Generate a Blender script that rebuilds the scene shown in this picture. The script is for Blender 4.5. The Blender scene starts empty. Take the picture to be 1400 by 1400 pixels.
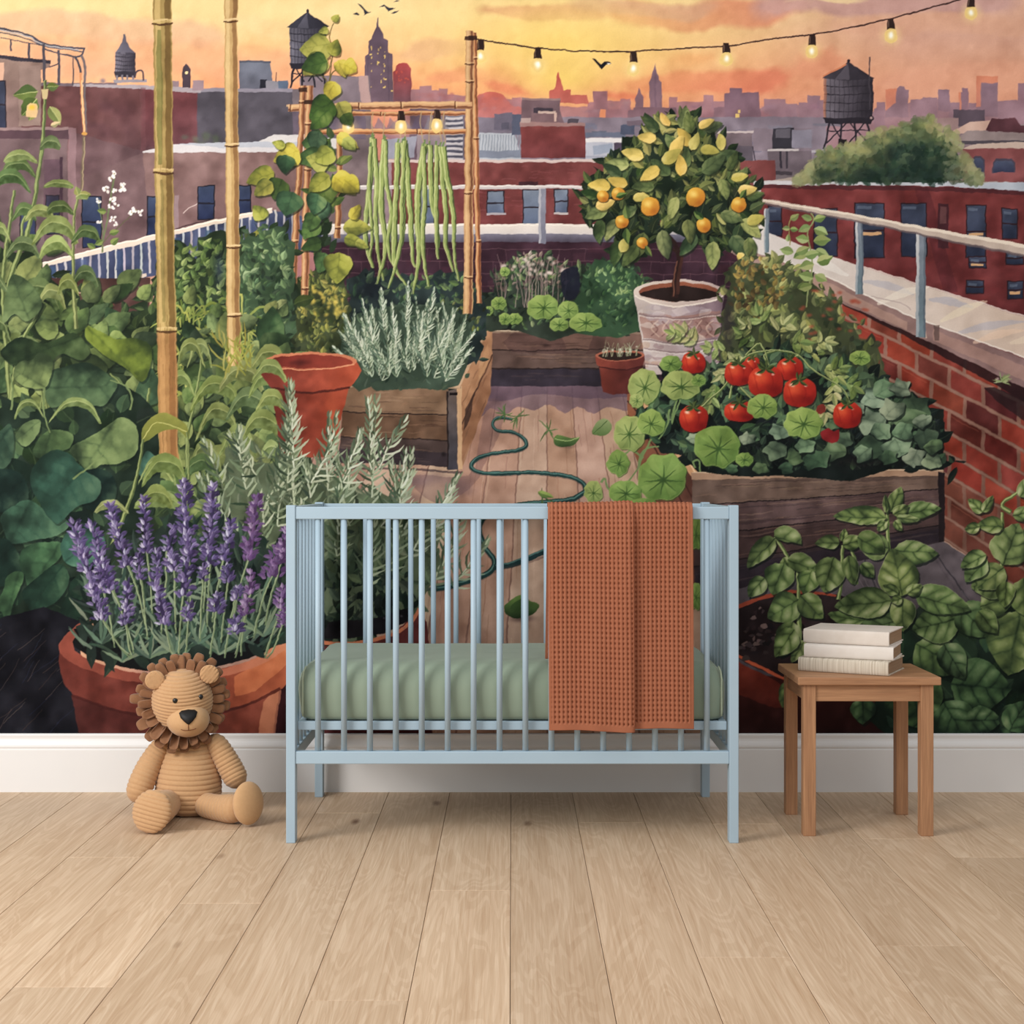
import bpy, bmesh, math, random
import numpy as np
from mathutils import Vector, Matrix
D = bpy.data; S = bpy.context.scene; COL = S.collection
# ---------------------------------------------------------------- camera, world, lights, exposure
FPX, HZ, EYE = 2021.0, 658.0, 0.992            # focal length and horizon row on a 1400 x 1400 frame, eye height in metres
cam = D.cameras.new('camera'); cam_o = D.objects.new('camera', cam); COL.objects.link(cam_o)
cam.sensor_width = 36; cam.lens = FPX / 1400 * 36; cam.shift_y = -(700 - HZ) / 1400; cam.clip_start = .05
cam_o.location = (0, 0, EYE); cam_o.rotation_euler = (math.radians(90), 0, 0); S.camera = cam_o
world = D.worlds.new('room_daylight'); S.world = world; world.use_nodes = True
world.node_tree.nodes['Background'].inputs[0].default_value = (.97, .985, 1.0, 1); world.node_tree.nodes['Background'].inputs[1].default_value = .62
def area(name, loc, target, sx, sy, power, col):
    l = D.lights.new(name, 'AREA'); l.shape = 'RECTANGLE'; l.size = sx; l.size_y = sy; l.energy = power; l.color = col
    o = D.objects.new(name, l); COL.objects.link(o); o.location = loc; o.rotation_euler = (Vector(target) - Vector(loc)).to_track_quat('-Z', 'Y').to_euler(); return o
area('window_daylight', (-3.2, 1.5, 2.3), (.1, 4.4, .5), 1.9, 1.6, 152, (1, .985, .96))
area('ceiling_bounce', (.4, 2.2, 2.9), (.2, 4.0, .3), 2.4, 1.8, 26, (1, .99, .975))
S.view_settings.view_transform = 'Standard'; S.view_settings.look = 'None'; S.view_settings.gamma = 1; S.view_settings.exposure = 0; S.view_settings.use_curve_mapping = False
# ---------------------------------------------------------------- helpers
def srgb(r, g, b):
    f = lambda v: v / 12.92 if v <= .04045 else ((v + .055) / 1.055) ** 2.4
    return (f(r / 255), f(g / 255), f(b / 255), 1)
def mat(name, base, rough=.6, spec=.3, bump=None, vary=None, build=None, sheen=0):
    """procedural material; vary=(scale xyz, amount, second colour, detail), bump=(scale xyz, strength, distance)"""
    m = D.materials.new(name); m.use_nodes = True; nt = m.node_tree; N, L = nt.nodes, nt.links; b = N['Principled BSDF']
    b.inputs['Base Color'].default_value = base; b.inputs['Roughness'].default_value = rough; b.inputs['Specular IOR Level'].default_value = spec
    if sheen: b.inputs['Sheen Weight'].default_value = sheen; b.inputs['Sheen Roughness'].default_value = .5
    tc = N.new('ShaderNodeTexCoord')
    def noise(scale, detail=4, rough=.55):
        mp = N.new('ShaderNodeMapping'); mp.inputs['Scale'].default_value = scale; L.new(tc.outputs['Object'], mp.inputs[0])
        n = N.new('ShaderNodeTexNoise'); n.inputs['Scale'].default_value = 1; n.inputs['Detail'].default_value = detail; n.inputs['Roughness'].default_value = rough; L.new(mp.outputs[0], n.inputs[0]); return n
    if vary:
        n = noise(vary[0], vary[3] if len(vary) > 3 else 4); r = N.new('ShaderNodeValToRGB'); r.color_ramp.elements[0].position = .5 - vary[1]; r.color_ramp.elements[1].position = .5 + vary[1]
        r.color_ramp.elements[0].color = base; r.color_ramp.elements[1].color = vary[2]; L.new(n.outputs[0], r.inputs[0]); L.new(r.outputs[0], b.inputs['Base Color'])
    if bump:
        n = noise(bump[0], 3); bp = N.new('ShaderNodeBump'); bp.inputs['Strength'].default_value = bump[1]; bp.inputs['Distance'].default_value = bump[2]; L.new(n.outputs[0], bp.inputs['Height']); L.new(bp.outputs[0], b.inputs['Normal'])
    if build: build(m, nt, N, L, b, tc, noise)
    return m
def tag(o, label=None, cat=None, group=None, kind=None):
    if label: o['label'] = label
    if cat: o['category'] = cat
    if group: o['group'] = group
    if kind: o['kind'] = kind
    return o
def thing(name, label, cat, loc, group=None, rz=0):
    o = D.objects.new(name, None); COL.objects.link(o); o.empty_display_size = .1; o.location = loc; o.rotation_euler = (0, 0, rz); return tag(o, label, cat, group)
def obj(name, bm, m, parent=None, smooth=False, label=None, loc=None):
    me = D.meshes.new(name)
    if isinstance(bm, bmesh.types.BMesh): bmesh.ops.recalc_face_normals(bm, faces=bm.faces); bm.to_mesh(me); bm.free()
    else: me.from_pydata(bm[0], [], bm[1])
    me.materials.append(m); o = D.objects.new(name, me); COL.objects.link(o)
    if parent: o.parent = parent
    if loc: o.location = loc
    if smooth: me.polygons.foreach_set('use_smooth', [True] * len(me.polygons))
    if label: o['label'] = label
    return o
def box(bm, x0, x1, y0, y1, z0, z1, bev=.002, seg=2):
    b = bmesh.new(); bmesh.ops.create_cube(b, size=1)
    for v in b.verts: v.co = Vector(((x0 + x1) / 2 + v.co.x * (x1 - x0), (y0 + y1) / 2 + v.co.y * (y1 - y0), (z0 + z1) / 2 + v.co.z * (z1 - z0)))
    if bev: bmesh.ops.bevel(b, geom=b.edges[:], offset=bev, segments=seg, affect='EDGES', profile=.5)
    t = D.meshes.new('tmp'); b.to_mesh(t); b.free(); bm.from_mesh(t); D.meshes.remove(t); return bm
def one_box(*a, **k): return box(bmesh.new(), *a, **k)
def loft(rings, cap=True, closed=True):
    """skin a list of rings (equal point counts) into verts, faces"""
    V = [tuple(p) for r in rings for p in r]; n = len(rings[0]); F = []
    for i in range(len(rings) - 1):
        for j in range(n if closed else n - 1):
            a, b = i * n + j, i * n + (j + 1) % n; F.append((a, b, b + n, a + n))
    if cap: F.append(tuple(range(n))[::-1]); F.append(tuple((len(rings) - 1) * n + j for j in range(n)))
    return V, F
def lofted(rings, **k):
    V, F = loft(rings, **k); bm = bmesh.new(); vs = [bm.verts.new(v) for v in V]
    for f in F:
        try: bm.faces.new([vs[i] for i in f])
        except ValueError: pass
    return bm
def at(px, py, Y): return Vector(((px - 700) * Y / FPX, Y, EYE - (py - HZ) * Y / FPX))
WALL = 4.735
# ---------------------------------------------------------------- the room shell
def oak(m, nt, N, L, b, tc, noise):
    at_ = N.new('ShaderNodeAttribute'); at_.attribute_name = 'plank'; sep = N.new('ShaderNodeSeparateColor'); L.new(at_.outputs['Color'], sep.inputs[0])
    off = N.new('ShaderNodeCombineXYZ'); mu = N.new('ShaderNodeMath'); mu.operation = 'MULTIPLY'; mu.inputs[1].default_value = 37; L.new(sep.outputs[0], mu.inputs[0]); L.new(mu.outputs[0], off.inputs[0]); L.new(mu.outputs[0], off.inputs[1])
    add = N.new('ShaderNodeVectorMath'); L.new(tc.outputs['Object'], add.inputs[0]); L.new(off.outputs[0], add.inputs[1])
    def tex(scale, detail, rough=.6, dist=0):
        mp = N.new('ShaderNodeMapping'); mp.inputs['Scale'].default_value = scale; L.new(add.outputs[0], mp.inputs[0]); n = N.new('ShaderNodeTexNoise'); n.inputs['Scale'].default_value = 1; n.inputs['Detail'].default_value = detail; n.inputs['Roughness'].default_value = rough; n.inputs['Distortion'].default_value = dist; L.new(mp.outputs[0], n.inputs[0]); return n
    def ramp(n, a, c, p0, p1):
        r = N.new('ShaderNodeValToRGB'); r.color_ramp.elements[0].position = p0; r.color_ramp.elements[1].position = p1; r.color_ramp.elements[0].color = a; r.color_ramp.elements[1].color = c; L.new(n, r.inputs[0]); return r.outputs[0]
    def mixc(a, c, f, mode='MIX', fac=None):
        x = N.new('ShaderNodeMix'); x.data_type = 'RGBA'; x.blend_type = mode; x.inputs[0].default_value = f
        if fac is not None: L.new(fac, x.inputs[0])
        L.new(a, x.inputs[6]); L.new(c, x.inputs[7]); return x.outputs[2]
    broad = tex((6, .9, 1), 3); grain = tex((130, 2.2, 1), 5, .65, .5); fine = tex((420, 9, 1), 3)
    c = ramp(broad.outputs[0], srgb(198, 172, 144), srgb(214, 190, 163), .3, .7)
    c = mixc(c, ramp(grain.outputs[0], srgb(196, 166, 134), srgb(255, 255, 255), .30, .62), .42, 'MULTIPLY')
    c = mixc(c, ramp(fine.outputs[0], (.84, .82, .79, 1), (1, 1, 1, 1), .3, .6), .4, 'MULTIPLY')
    wv = tex((9, 1.1, 1), 2, .5, 1.2); sn = N.new('ShaderNodeMath'); sn.operation = 'SINE'; m2 = N.new('ShaderNodeMath'); m2.operation = 'MULTIPLY'; m2.inputs[1].default_value = 70; L.new(wv.outputs[0], m2.inputs[0]); L.new(m2.outputs[0], sn.inputs[0])
    c = mixc(c, ramp(sn.outputs[0], (.82, .77, .71, 1), (1, 1, 1, 1), .0, .5), .42, 'MULTIPLY')
    vo = N.new('ShaderNodeTexVoronoi'); mp = N.new('ShaderNodeMapping'); mp.inputs['Scale'].default_value = (5.2, 1.9, 1); L.new(add.outputs[0], mp.inputs[0]); L.new(mp.outputs[0], vo.inputs[0]); vo.inputs['Scale'].default_value = 1
    c = mixc(c, ramp(vo.outputs['Distance'], srgb(130, 94, 66), (1, 1, 1, 1), .02, .09), .9, 'MULTIPLY')
    hv = N.new('ShaderNodeHueSaturation'); mr = N.new('ShaderNodeMapRange'); mr.inputs[3].default_value = .93; mr.inputs[4].default_value = 1.07; L.new(sep.outputs[1], mr.inputs[0]); L.new(mr.outputs[0], hv.inputs['Value']); L.new(c, hv.inputs['Color']); L.new(hv.outputs[0], b.inputs['Base Color'])
    bp = N.new('ShaderNodeBump'); bp.inputs['Strength'].default_value = .12; bp.inputs['Distance'].default_value = .001; L.new(grain.outputs[0], bp.inputs['Height']); L.new(bp.outputs[0], b.inputs['Normal'])
M_OAK = mat('oak_planks', srgb(212, 178, 138), .5, .28, build=oak)
def make_floor():
    """oak boards with real, thin gaps between them"""
    r = random.Random(4); W = .1949; bm = bmesh.new(); lay_ = bm.loops.layers.float_color.new('plank')
    joints = {-2: [2.824, 1.2], 2: [3.08, 1.0], 4: [3.157, .9], -1: [3.585, 1.6], -4: [3.474, 1.3], 1: [2.2, 4.3], 0: [2.3, .3], 3: [2.1, 4.28], -3: [2.45, 4.42], 5: [2.7, 4.1], -5: [2.9, 4.2], 6: [3.9, 1.9], -6: [2.2, 3.9]}
    for k in range(-16, 16):
        x0, x1 = -.0033 + k * W, -.0033 + (k + 1) * W; js = sorted([-1.2, 4.76] + joints.get(k, [r.uniform(0, 2), r.uniform(2.3, 4.5)]))
        for a, b_ in zip(js[:-1], js[1:]):
            n0 = len(bm.faces); box(bm, x0 + .0006, x1 - .0006, a + .0009, b_ - .0009, -.014, 0, bev=.0009, seg=1); bm.faces.ensure_lookup_table(); c = (r.random(), r.random(), 0, 1)
            for f in bm.faces[n0:]:
                for l in f.loops: l[lay_] = c
    o = obj('floor', bm, M_OAK); tag(o, 'pale oak plank floor with long boards running to the wall', kind='structure')
    g = obj('floor', one_box(-3.2, 3.2, -1.3, 4.9, -.05, -.0125, bev=0), mat('subfloor', srgb(92, 66, 44), .9)); g.name = 'floor_base'; tag(g, kind='structure')
make_floor()
M_WALL = mat('painted_wall', srgb(226, 220, 214), .9, .1, bump=((300, 300, 300), .05, .001))
o = obj('wall_back', one_box(-3.2, 3.2, WALL + .003, WALL + .12, -.02, 2.75, bev=0), M_WALL); tag(o, 'flat wall carrying the garden mural', kind='structure')
M_TRIM = mat('white_trim_paint', srgb(226, 224, 222), .42, .35, vary=((3, 3, 3), .3, srgb(222, 220, 218)))
def skirting():
    prof = [(.0, .0), (.018, .0), (.018, .134), (.0175, .1365), (.0155, .138), (.0155, .1395), (.0172, .141), (.0178, .145), (.017, .150), (.0145, .156), (.0115, .162), (.0098, .168), (.0098, .1735), (.0105, .177), (.0105, .181), (.0095, .1835), (.006, .185), (.0, .185)]
    rings = [[(x, WALL - .0005 - d, z) for d, z in prof] for x in (-3.2, 3.2)]
    o = obj('baseboard_back', lofted(rings), M_TRIM); tag(o, 'white moulded baseboard along the foot of the mural wall', kind='structure')
skirting()
# ---------------------------------------------------------------- the printed mural: painter
# Works in "print" units: x, y as on the wall picture (426.8 units = 1 m), y down.  Every depicted
# thing gets its own id, so that it can become a mesh of its own inside the mural.
import numpy as np, math, random
MX0, MX1, MY0, MY1, SS = -160, 1560, -80, 1006, 2
MW, MH = (MX1 - MX0) * SS, (MY1 - MY0) * SS
CAN = np.zeros((MH, MW, 3), np.float32)
IDB = np.zeros((MH, MW), np.int16)
MOTIFS = [('mural_ground', None, None)]
CUR = [0]
def motif(name, label=None, parent=None):
    MOTIFS.append((name, label, parent)); CUR[0] = len(MOTIFS) - 1; return CUR[0]
def use(i): CUR[0] = i
def _noise(cell, seed):
    r = np.random.RandomState(seed)
    gh, gw = MH // cell + 3, MW // cell + 3
    g = r.rand(gh, gw).astype(np.float32)
    y = np.arange(MH) / cell; x = np.arange(MW) / cell
    yi = y.astype(int); xi = x.astype(int); fy = (y - yi); fx = (x - xi)
    fy = (fy * fy * (3 - 2 * fy)).astype(np.float32)[:, None]; fx = (fx * fx * (3 - 2 * fx)).astype(np.float32)[None, :]
    a = g[yi][:, xi]; b = g[yi][:, xi + 1]; c = g[yi + 1][:, xi]; d = g[yi + 1][:, xi + 1]
    return (a * (1 - fx) + b * fx) * (1 - fy) + (c * (1 - fx) + d * fx) * fy
NZ = {'l': _noise(260, 1) * .6 + _noise(110, 2) * .4, 'm': _noise(48, 3) * .6 + _noise(22, 4) * .4, 's': _noise(12, 5) * .6 + _noise(6, 6) * .4}
def c3(c): return np.array(c, np.float32) / 255.0
def mix(a, b, t): return tuple(a[i] + (b[i] - a[i]) * t for i in range(3))
def jit(c, r, s=10):
    d = r.uniform(-s, s); return tuple(max(0, min(255, v + d + r.uniform(-s, s) * .35)) for v in c)
def smooth(p, n=5, closed=True):
    p = [tuple(q) for q in p]; m = len(p); out = []
    rng = range(m) if closed else range(m - 1)
    for i in rng:
        if closed: a, b, c, d = p[i - 1], p[i], p[(i + 1) % m], p[(i + 2) % m]
        else: a, b, c, d = p[max(i - 1, 0)], p[i], p[i + 1], p[min(i + 2, m - 1)]
        for k in range(n):
            t = k / n; t2 = t * t; t3 = t2 * t
            out.append(tuple(.5 * (2 * b[j] + (c[j] - a[j]) * t + (2 * a[j] - 5 * b[j] + 4 * c[j] - d[j]) * t2 + (3 * b[j] - a[j] - 3 * c[j] + d[j]) * t3) for j in range(2)))
    if not closed: out.append(p[-1])
    return out
def mask(pts):
    P = np.asarray(pts, np.float64); X = (P[:, 0] - MX0) * SS; Y = (P[:, 1] - MY0) * SS - .5
    y0 = max(0, int(math.floor(Y.min()))); y1 = min(MH, int(math.ceil(Y.max())) + 1)
    x0 = max(0, int(math.floor(X.min()))); x1 = min(MW, int(math.ceil(X.max())) + 1)
    if y1 <= y0 or x1 <= x0: return None
    X2 = np.roll(X, -1); Y2 = np.roll(Y, -1)
    k = Y != Y2; Xa, Ya, Xb, Yb = X[k], Y[k], X2[k], Y2[k]
    rows = np.arange(y0, y1)
    up = Yb > Ya; lo = np.where(up, Ya, Yb); hi = np.where(up, Yb, Ya)
    A = (rows[:, None] >= lo[None]) & (rows[:, None] < hi[None])
    ri, ei = np.nonzero(A)
    if len(ri) == 0: return None
    xc = Xa[ei] + (rows[ri] - Ya[ei]) * (Xb[ei] - Xa[ei]) / (Yb[ei] - Ya[ei])
    sg = np.where(up[ei], 1.0, -1.0)
    w = x1 - x0
    xc = np.clip(xc - x0, 0, w); fi = np.floor(xc).astype(int); fr = xc - fi
    D = np.zeros((y1 - y0, w + 2))
    np.add.at(D, (ri, fi), sg * (1 - fr)); np.add.at(D, (ri, fi + 1), sg * fr)
    M = np.minimum(np.abs(np.cumsum(D, 1)[:, :w]), 1).astype(np.float32)
    return y0, y1, x0, x1, M
def grid(r):
    y0, y1, x0, x1 = r[:4]
    return (np.arange(x0, x1, dtype=np.float32)[None, :] + .5) / SS + MX0, (np.arange(y0, y1, dtype=np.float32)[:, None] + .5) / SS + MY0
def lay(r, col, a=1.0, nz=0, kind='m', own=True):
    """col: (r,g,b) or array h,w,3 in 0..255; a: opacity; nz: tone variation in 0..255"""
    y0, y1, x0, x1, M = r
    if not isinstance(col, np.ndarray): col = np.array(col, np.float32)
    if nz: col = col + (NZ[kind][y0:y1, x0:x1, None] - .5) * (2 * nz)
    m = (M * a)[..., None]
    R = CAN[y0:y1, x0:x1]; R += (np.clip(col, 0, 255) / 255 - R) * m
    if own: I = IDB[y0:y1, x0:x1]; I[(M > .5) & (M * a > .35)] = CUR[0]
def poly(pts, col, a=1.0, nz=0, kind='m', sm=0, col2=None, g=None, own=True):
    """filled shape; col2 with g=(x0,y0,x1,y1): gradient from col to col2 along that line"""
    if sm: pts = smooth(pts, sm)
    r = mask(pts)
    if r is None: return
    if col2 is not None:
        if g is None: ys = [p[1] for p in pts]; g = (0, min(ys), 0, max(ys))
        X, Y = grid(r); dx, dy = g[2] - g[0], g[3] - g[1]
        t = np.clip(((X - g[0]) * dx + (Y - g[1]) * dy) / (dx * dx + dy * dy), 0, 1)
        t = np.broadcast_to(t, r[4].shape)[..., None]
        col = np.array(col, np.float32) * (1 - t) + np.array(col2, np.float32) * t
    lay(r, col, a, nz, kind, own)
def rect(x0, y0, x1, y1, col, **k): poly([(x0, y0), (x1, y0), (x1, y1), (x0, y1)], col, **k)
def line(pts, w, col, a=1.0, sm=5, w2=None, own=True, nz=0, mid=None):
    """tapered stroke; w start width, w2 end width, mid the width half-way"""
    if sm and len(pts) > 2: pts = smooth(pts, sm, False)
    n = len(pts); w2 = w if w2 is None else w2; L = []; R = []
    for i, p in enumerate(pts):
        q0 = pts[max(i - 1, 0)]; q1 = pts[min(i + 1, n - 1)]
        dx, dy = q1[0] - q0[0], q1[1] - q0[1]; l = math.hypot(dx, dy) or 1; t = i / (n - 1)
        ww = (w + (w2 - w) * t) if mid is None else (w + (mid - w) * min(1, 2 * t) if t < .5 else mid + (w2 - mid) * (2 * t - 1))
        nx, ny = -dy / l * ww / 2, dx / l * ww / 2
        L.append((p[0] + nx, p[1] + ny)); R.append((p[0] - nx, p[1] - ny))
    poly(L + R[::-1], col, a=a, own=own, nz=nz)
def soft(x, y, rx, ry, col, a=1.0, ang=0, p=2.0, own=False):
    r = max(rx, ry) * 1.0
    y0 = max(0, int((y - r - MY0) * SS)); y1 = min(MH, int((y + r - MY0) * SS)); x0 = max(0, int((x - r - MX0) * SS)); x1 = min(MW, int((x + r - MX0) * SS))
    if y1 <= y0 or x1 <= x0: return
    X, Y = grid((y0, y1, x0, x1)); c, s = math.cos(ang), math.sin(ang)
    u = ((X - x) * c + (Y - y) * s) / rx; v = (-(X - x) * s + (Y - y) * c) / ry
    d = np.clip(1 - np.sqrt(u * u + v * v), 0, 1); M = (d * d * (3 - 2 * d)) ** (p / 2)
    lay((y0, y1, x0, x1, M.astype(np.float32)), col, a, own=own)
def ell(x, y, rx, ry, ang=0, n=20):
    c, s = math.cos(ang), math.sin(ang)
    return [(x + rx * math.cos(t) * c - ry * math.sin(t) * s, y + rx * math.cos(t) * s + ry * math.sin(t) * c) for t in [2 * math.pi * i / n for i in range(n)]]
def wob(pts, r, s): return [(x + r.uniform(-s, s), y + r.uniform(-s, s)) for x, y in pts]
def leaf(x, y, L, W, ang, c1, c2, rib=None, bend=0, sharp=1.0, base=.25, a=1.0):
    """leaf from its stalk end; ang in degrees (0 right, 90 up); c1 / c2 the two halves; bend curls the tip"""
    A = math.radians(ang); n = 9; mid = []; up = []; dn = []
    for i in range(n + 1):
        t = i / n; th = A + bend * t
        if i == 0: px, py = x, y
        else: px += L / n * math.cos(th); py -= L / n * math.sin(th)
        w = W / 2 * (max(0.0, math.sin(math.pi * t ** (.55 + base))) ** sharp)
        nx, ny = math.sin(th), math.cos(th)
        mid.append((px, py)); up.append((px - nx * w, py - ny * w)); dn.append((px + nx * w, py + ny * w))
    poly(up + mid[::-1], c1, a=a); poly(dn + mid[::-1], c2, a=a)
    if rib is not None: line(mid, max(.7, W * .07), rib, sm=0, w2=.4, own=False, a=.8)

def finish():
    """watercolour character: wobbling edges, pooled pigment, granulation"""
    n1, n2 = _noise(9, 21), _noise(9, 22); n3, n4 = _noise(30, 23), _noise(30, 24)
    dx = ((n1 - .5) * 1.1 + (n3 - .5) * 1.8) * SS; dy = ((n2 - .5) * 1.1 + (n4 - .5) * 1.8) * SS
    yy, xx = np.mgrid[0:MH, 0:MW]; iy = np.clip(yy + dy, 0, MH - 1).astype(np.int32); ix = np.clip(xx + dx, 0, MW - 1).astype(np.int32)
    IDB[:] = IDB[iy, ix]; fy = np.clip(yy + dy - iy, 0, 1).astype(np.float32)[..., None]; fx = np.clip(xx + dx - ix, 0, 1).astype(np.float32)[..., None]; i2 = np.minimum(iy + 1, MH - 1); x2 = np.minimum(ix + 1, MW - 1)
    CAN[:] = (CAN[iy, ix] * (1 - fx) + CAN[iy, x2] * fx) * (1 - fy) + (CAN[i2, ix] * (1 - fx) + CAN[i2, x2] * fx) * fy
    l = CAN.mean(-1); k = np.clip(1.2 - 1.35 * l, .1, 1)
    m = (NZ['m'] - .5) * .26 + (NZ['s'] - .5) * .12 + (_noise(16, 31) - .5) * .10
    CAN.__imul__((1 + m * k)[..., None]); np.clip(CAN, 0, 1, CAN)
    b = (np.roll(l, 3, 0) + np.roll(l, -3, 0) + np.roll(l, 3, 1) + np.roll(l, -3, 1)) / 4 - l            # pigment edges
    CAN.__iadd__((np.clip(-b, -.12, .12) * .2)[..., None]); np.clip(CAN, 0, 1, CAN)
# ---- sky
motif('sky', 'painted sunset sky with peach and violet clouds')
def sky():
    H, W = CAN.shape[:2]
    X, Y = grid((0, H, 0, W)); Xn = (X - 700) / 700
    st = [(-80, (234, 190, 124)), (20, (246, 204, 132)), (70, (248, 180, 116)), (120, (246, 150, 100)), (175, (216, 132, 108)), (400, (160, 110, 115))]
    ys = np.array([s[0] for s in st], np.float32); cs = np.array([s[1] for s in st], np.float32)
    base = np.stack([np.interp(Y[:, 0], ys, cs[:, k]) for k in range(3)], -1)[:, None, :].repeat(W, 1).astype(np.float32)
    def wash(col, m):
        nonlocal base
        base = base + (np.array(col, np.float32) - base) * np.clip(m, 0, 1)[..., None]
    # left: flatter peach, right: rose and violet
    wash((238, 172, 122), np.clip((-Xn - .5) * 2.2, 0, .85) * np.clip((Y - 10) / 60, 0, 1))
    wash((222, 150, 122), np.clip((Xn - .28) * 1.5, 0, .75) * np.ones_like(Y))
    wash((205, 152, 142), np.clip((Xn - .5) * 2.0, 0, .55) * np.clip(1 - np.abs(Y - 40) / 70, 0, 1))
    n = NZ['l']; n2 = NZ['m']
    def bank(yc, h, xs, xe, col, k, sl=0, thr=.45):
        yy = yc + sl * (X - (xs + xe) / 2) + (n - .5) * 40
        m = np.clip(1 - np.abs(Y - yy) / h, 0, 1) * np.clip((X - xs) / 60, 0, 1) * np.clip((xe - X) / 60, 0, 1)
        m = np.clip((m - (1 - thr) * n2 * .6) * 3, 0, 1) * k
        wash(col, m)
    bank(40, 26, -200, 330, (226, 172, 130), .8, .06); bank(85, 36, -200, 500, (234, 158, 116), .6)
    bank(32, 16, 290, 480, (238, 196, 132), .6); bank(68, 22, 520, 660, (224, 160, 120), .8); bank(16, 14, 640, 860, (214, 140, 110), .9)
    bank(112, 18, 560, 720, (236, 128, 96), .75); bank(100, 24, 640, 740, (236, 132, 90), .6)
    bank(14, 24, 800, 1120, (228, 138, 102), .9, .03); bank(5, 14, 760, 1000, (206, 150, 128), .7)
    bank(8, 28, 1010, 1420, (198, 148, 140), .85); bank(62, 16, 900, 960, (240, 160, 96), .6); bank(108, 22, 830, 1100, (232, 120, 90), .75)
    bank(75, 18, 900, 1000, (238, 140, 88), .5); bank(44, 22, 1120, 1450, (226, 160, 128), .7); bank(100, 30, 1060, 1180, (230, 140, 104), .7)
    bank(5, 7, 1060, 1200, (240, 198, 140), .9, -.05); bank(118, 26, 1180, 1480, (236, 158, 126), .7); bank(95, 18, 0, 200, (236, 164, 122), .6)
    # glow of the painted sun
    for r, k, c in ((300, .75, (250, 200, 104)), (170, .8, (250, 202, 96)), (75, .8, (252, 206, 92))):
        d = np.sqrt(((X - 768) / r) ** 2 + ((Y - (62 if r > 100 else 108)) / (r * .42 if r > 100 else r * .5)) ** 2)
        wash(c, np.clip(1 - d, 0, 1) ** 1.2 * k)
    bank(126, 14, 640, 740, (238, 120, 88), .6); bank(128, 12, 810, 900, (236, 120, 86), .7)
    CAN[:] = base / 255; IDB[:] = CUR[0]
    CAN.__iadd__(((NZ['m'] - .5) * .03 + (NZ['s'] - .5) * .012)[..., None])
sky()
R = random.Random(7)
# ---- far hazy skyline
SKYL = motif('skyline', 'hazy violet city skyline painted along the horizon')
for (x0, x1, y) in ((560, 575, 122), (574, 590, 118), (590, 603, 124), (600, 612, 121), (612, 636, 130), (640, 665, 140), (690, 716, 136), (700, 712, 134), (803, 815, 140), (811, 831, 125), (831, 850, 138), (848, 862, 135), (915, 926, 133), (925, 962, 139), (961, 975, 130), (972, 992, 138), (1045, 1050, 135), (1050, 1074, 135), (1074, 1090, 142), (1092, 1104, 140), (1104, 1121, 131), (1118, 1126, 136), (1195, 1200, 148), (1198, 1210, 140), (1245, 1262, 136), (1262, 1282, 134), (1298, 1312, 140), (1325, 1336, 141), (1364, 1400, 138), (1392, 1460, 114)):
    poly([(x0, y), (x1, y), (x1, 185), (x0, 185)], mix((178, 118, 118), (150, 118, 132), min(1, abs(x0 - 760) / 350)), nz=8, col2=(150, 112, 122), g=(0, y, 0, y + 55), a=.93)
poly([(1040, 148), (1080, 142), (1130, 150), (1200, 152), (1250, 138), (1275, 134), (1300, 142), (1340, 146), (1400, 136), (1560, 140), (1560, 200), (1040, 200)], (158, 122, 132), nz=10, sm=3, a=.9)
poly([(560, 150), (600, 140), (640, 144), (700, 146), (800, 146), (860, 150), (930, 152), (1040, 150), (1040, 200), (560, 200)], (172, 118, 122), nz=12, sm=3, a=.85, col2=(140, 108, 122))
poly([(651, 175), (652, 135), (662, 128), (676, 126), (688, 130), (700, 145), (715, 150), (715, 178)], (214, 108, 92), nz=12, col2=(170, 112, 118), sm=4)
for _ in range(60): soft(R.uniform(565, 720), R.uniform(128, 150), R.uniform(4, 9), R.uniform(3, 7), jit((178, 112, 112), R, 12), .5)
for _ in range(70): soft(R.uniform(800, 1130), R.uniform(140, 178), R.uniform(6, 16), R.uniform(3, 8), jit((150, 112, 124), R, 14), .5)
# right-hand towers with glowing left edges
def tower(name, pts, col, glow=None, lab=None, wins=(), c2=None):
    motif(name, lab, 'skyline')
    poly(pts, col, nz=6, col2=c2 or mix(col, (165, 125, 130), .35))
    if glow: poly(glow, (236, 132, 92), a=.85, col2=(220, 130, 105))
    for (x, y, w, h) in wins: rect(x, y, x + w, y + h, (244, 196, 96), a=.85, own=False)
tower('tower_block', [(1211, 160), (1211, 122), (1226, 121), (1229, 117), (1235, 117), (1237, 122), (1242, 123), (1242, 160)], (148, 118, 130), [(1211, 122), (1226, 121), (1225, 140), (1217, 146), (1211, 152)])
tower('tower_block', [(1283, 152), (1283, 122), (1298, 122), (1299, 152)], (146, 116, 130))
tower('tower_block', [(1311, 152), (1311, 126), (1316, 126), (1316, 120), (1324, 120), (1325, 152)], (146, 112, 126), [(1311, 126), (1314, 126), (1314, 150), (1311, 150)])
tower('tower_block', [(1335, 160), (1335, 104), (1364, 104), (1364, 160)], (140, 112, 126), [(1335, 104), (1364, 104), (1364, 113), (1341, 113), (1341, 146), (1335, 146)])
tower('tower_block', [(990, 178), (990, 128), (997, 127), (997, 120), (1014, 120), (1015, 127), (1038, 126), (1040, 150), (1041, 178)], (128, 98, 112), None, None, ((1006, 155, 6, 7), (1010, 150, 3, 4), (984, 160, 5, 6)))
tower('tower_block', [(975, 170), (975, 147), (990, 145), (990, 170)], (140, 106, 116))
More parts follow.
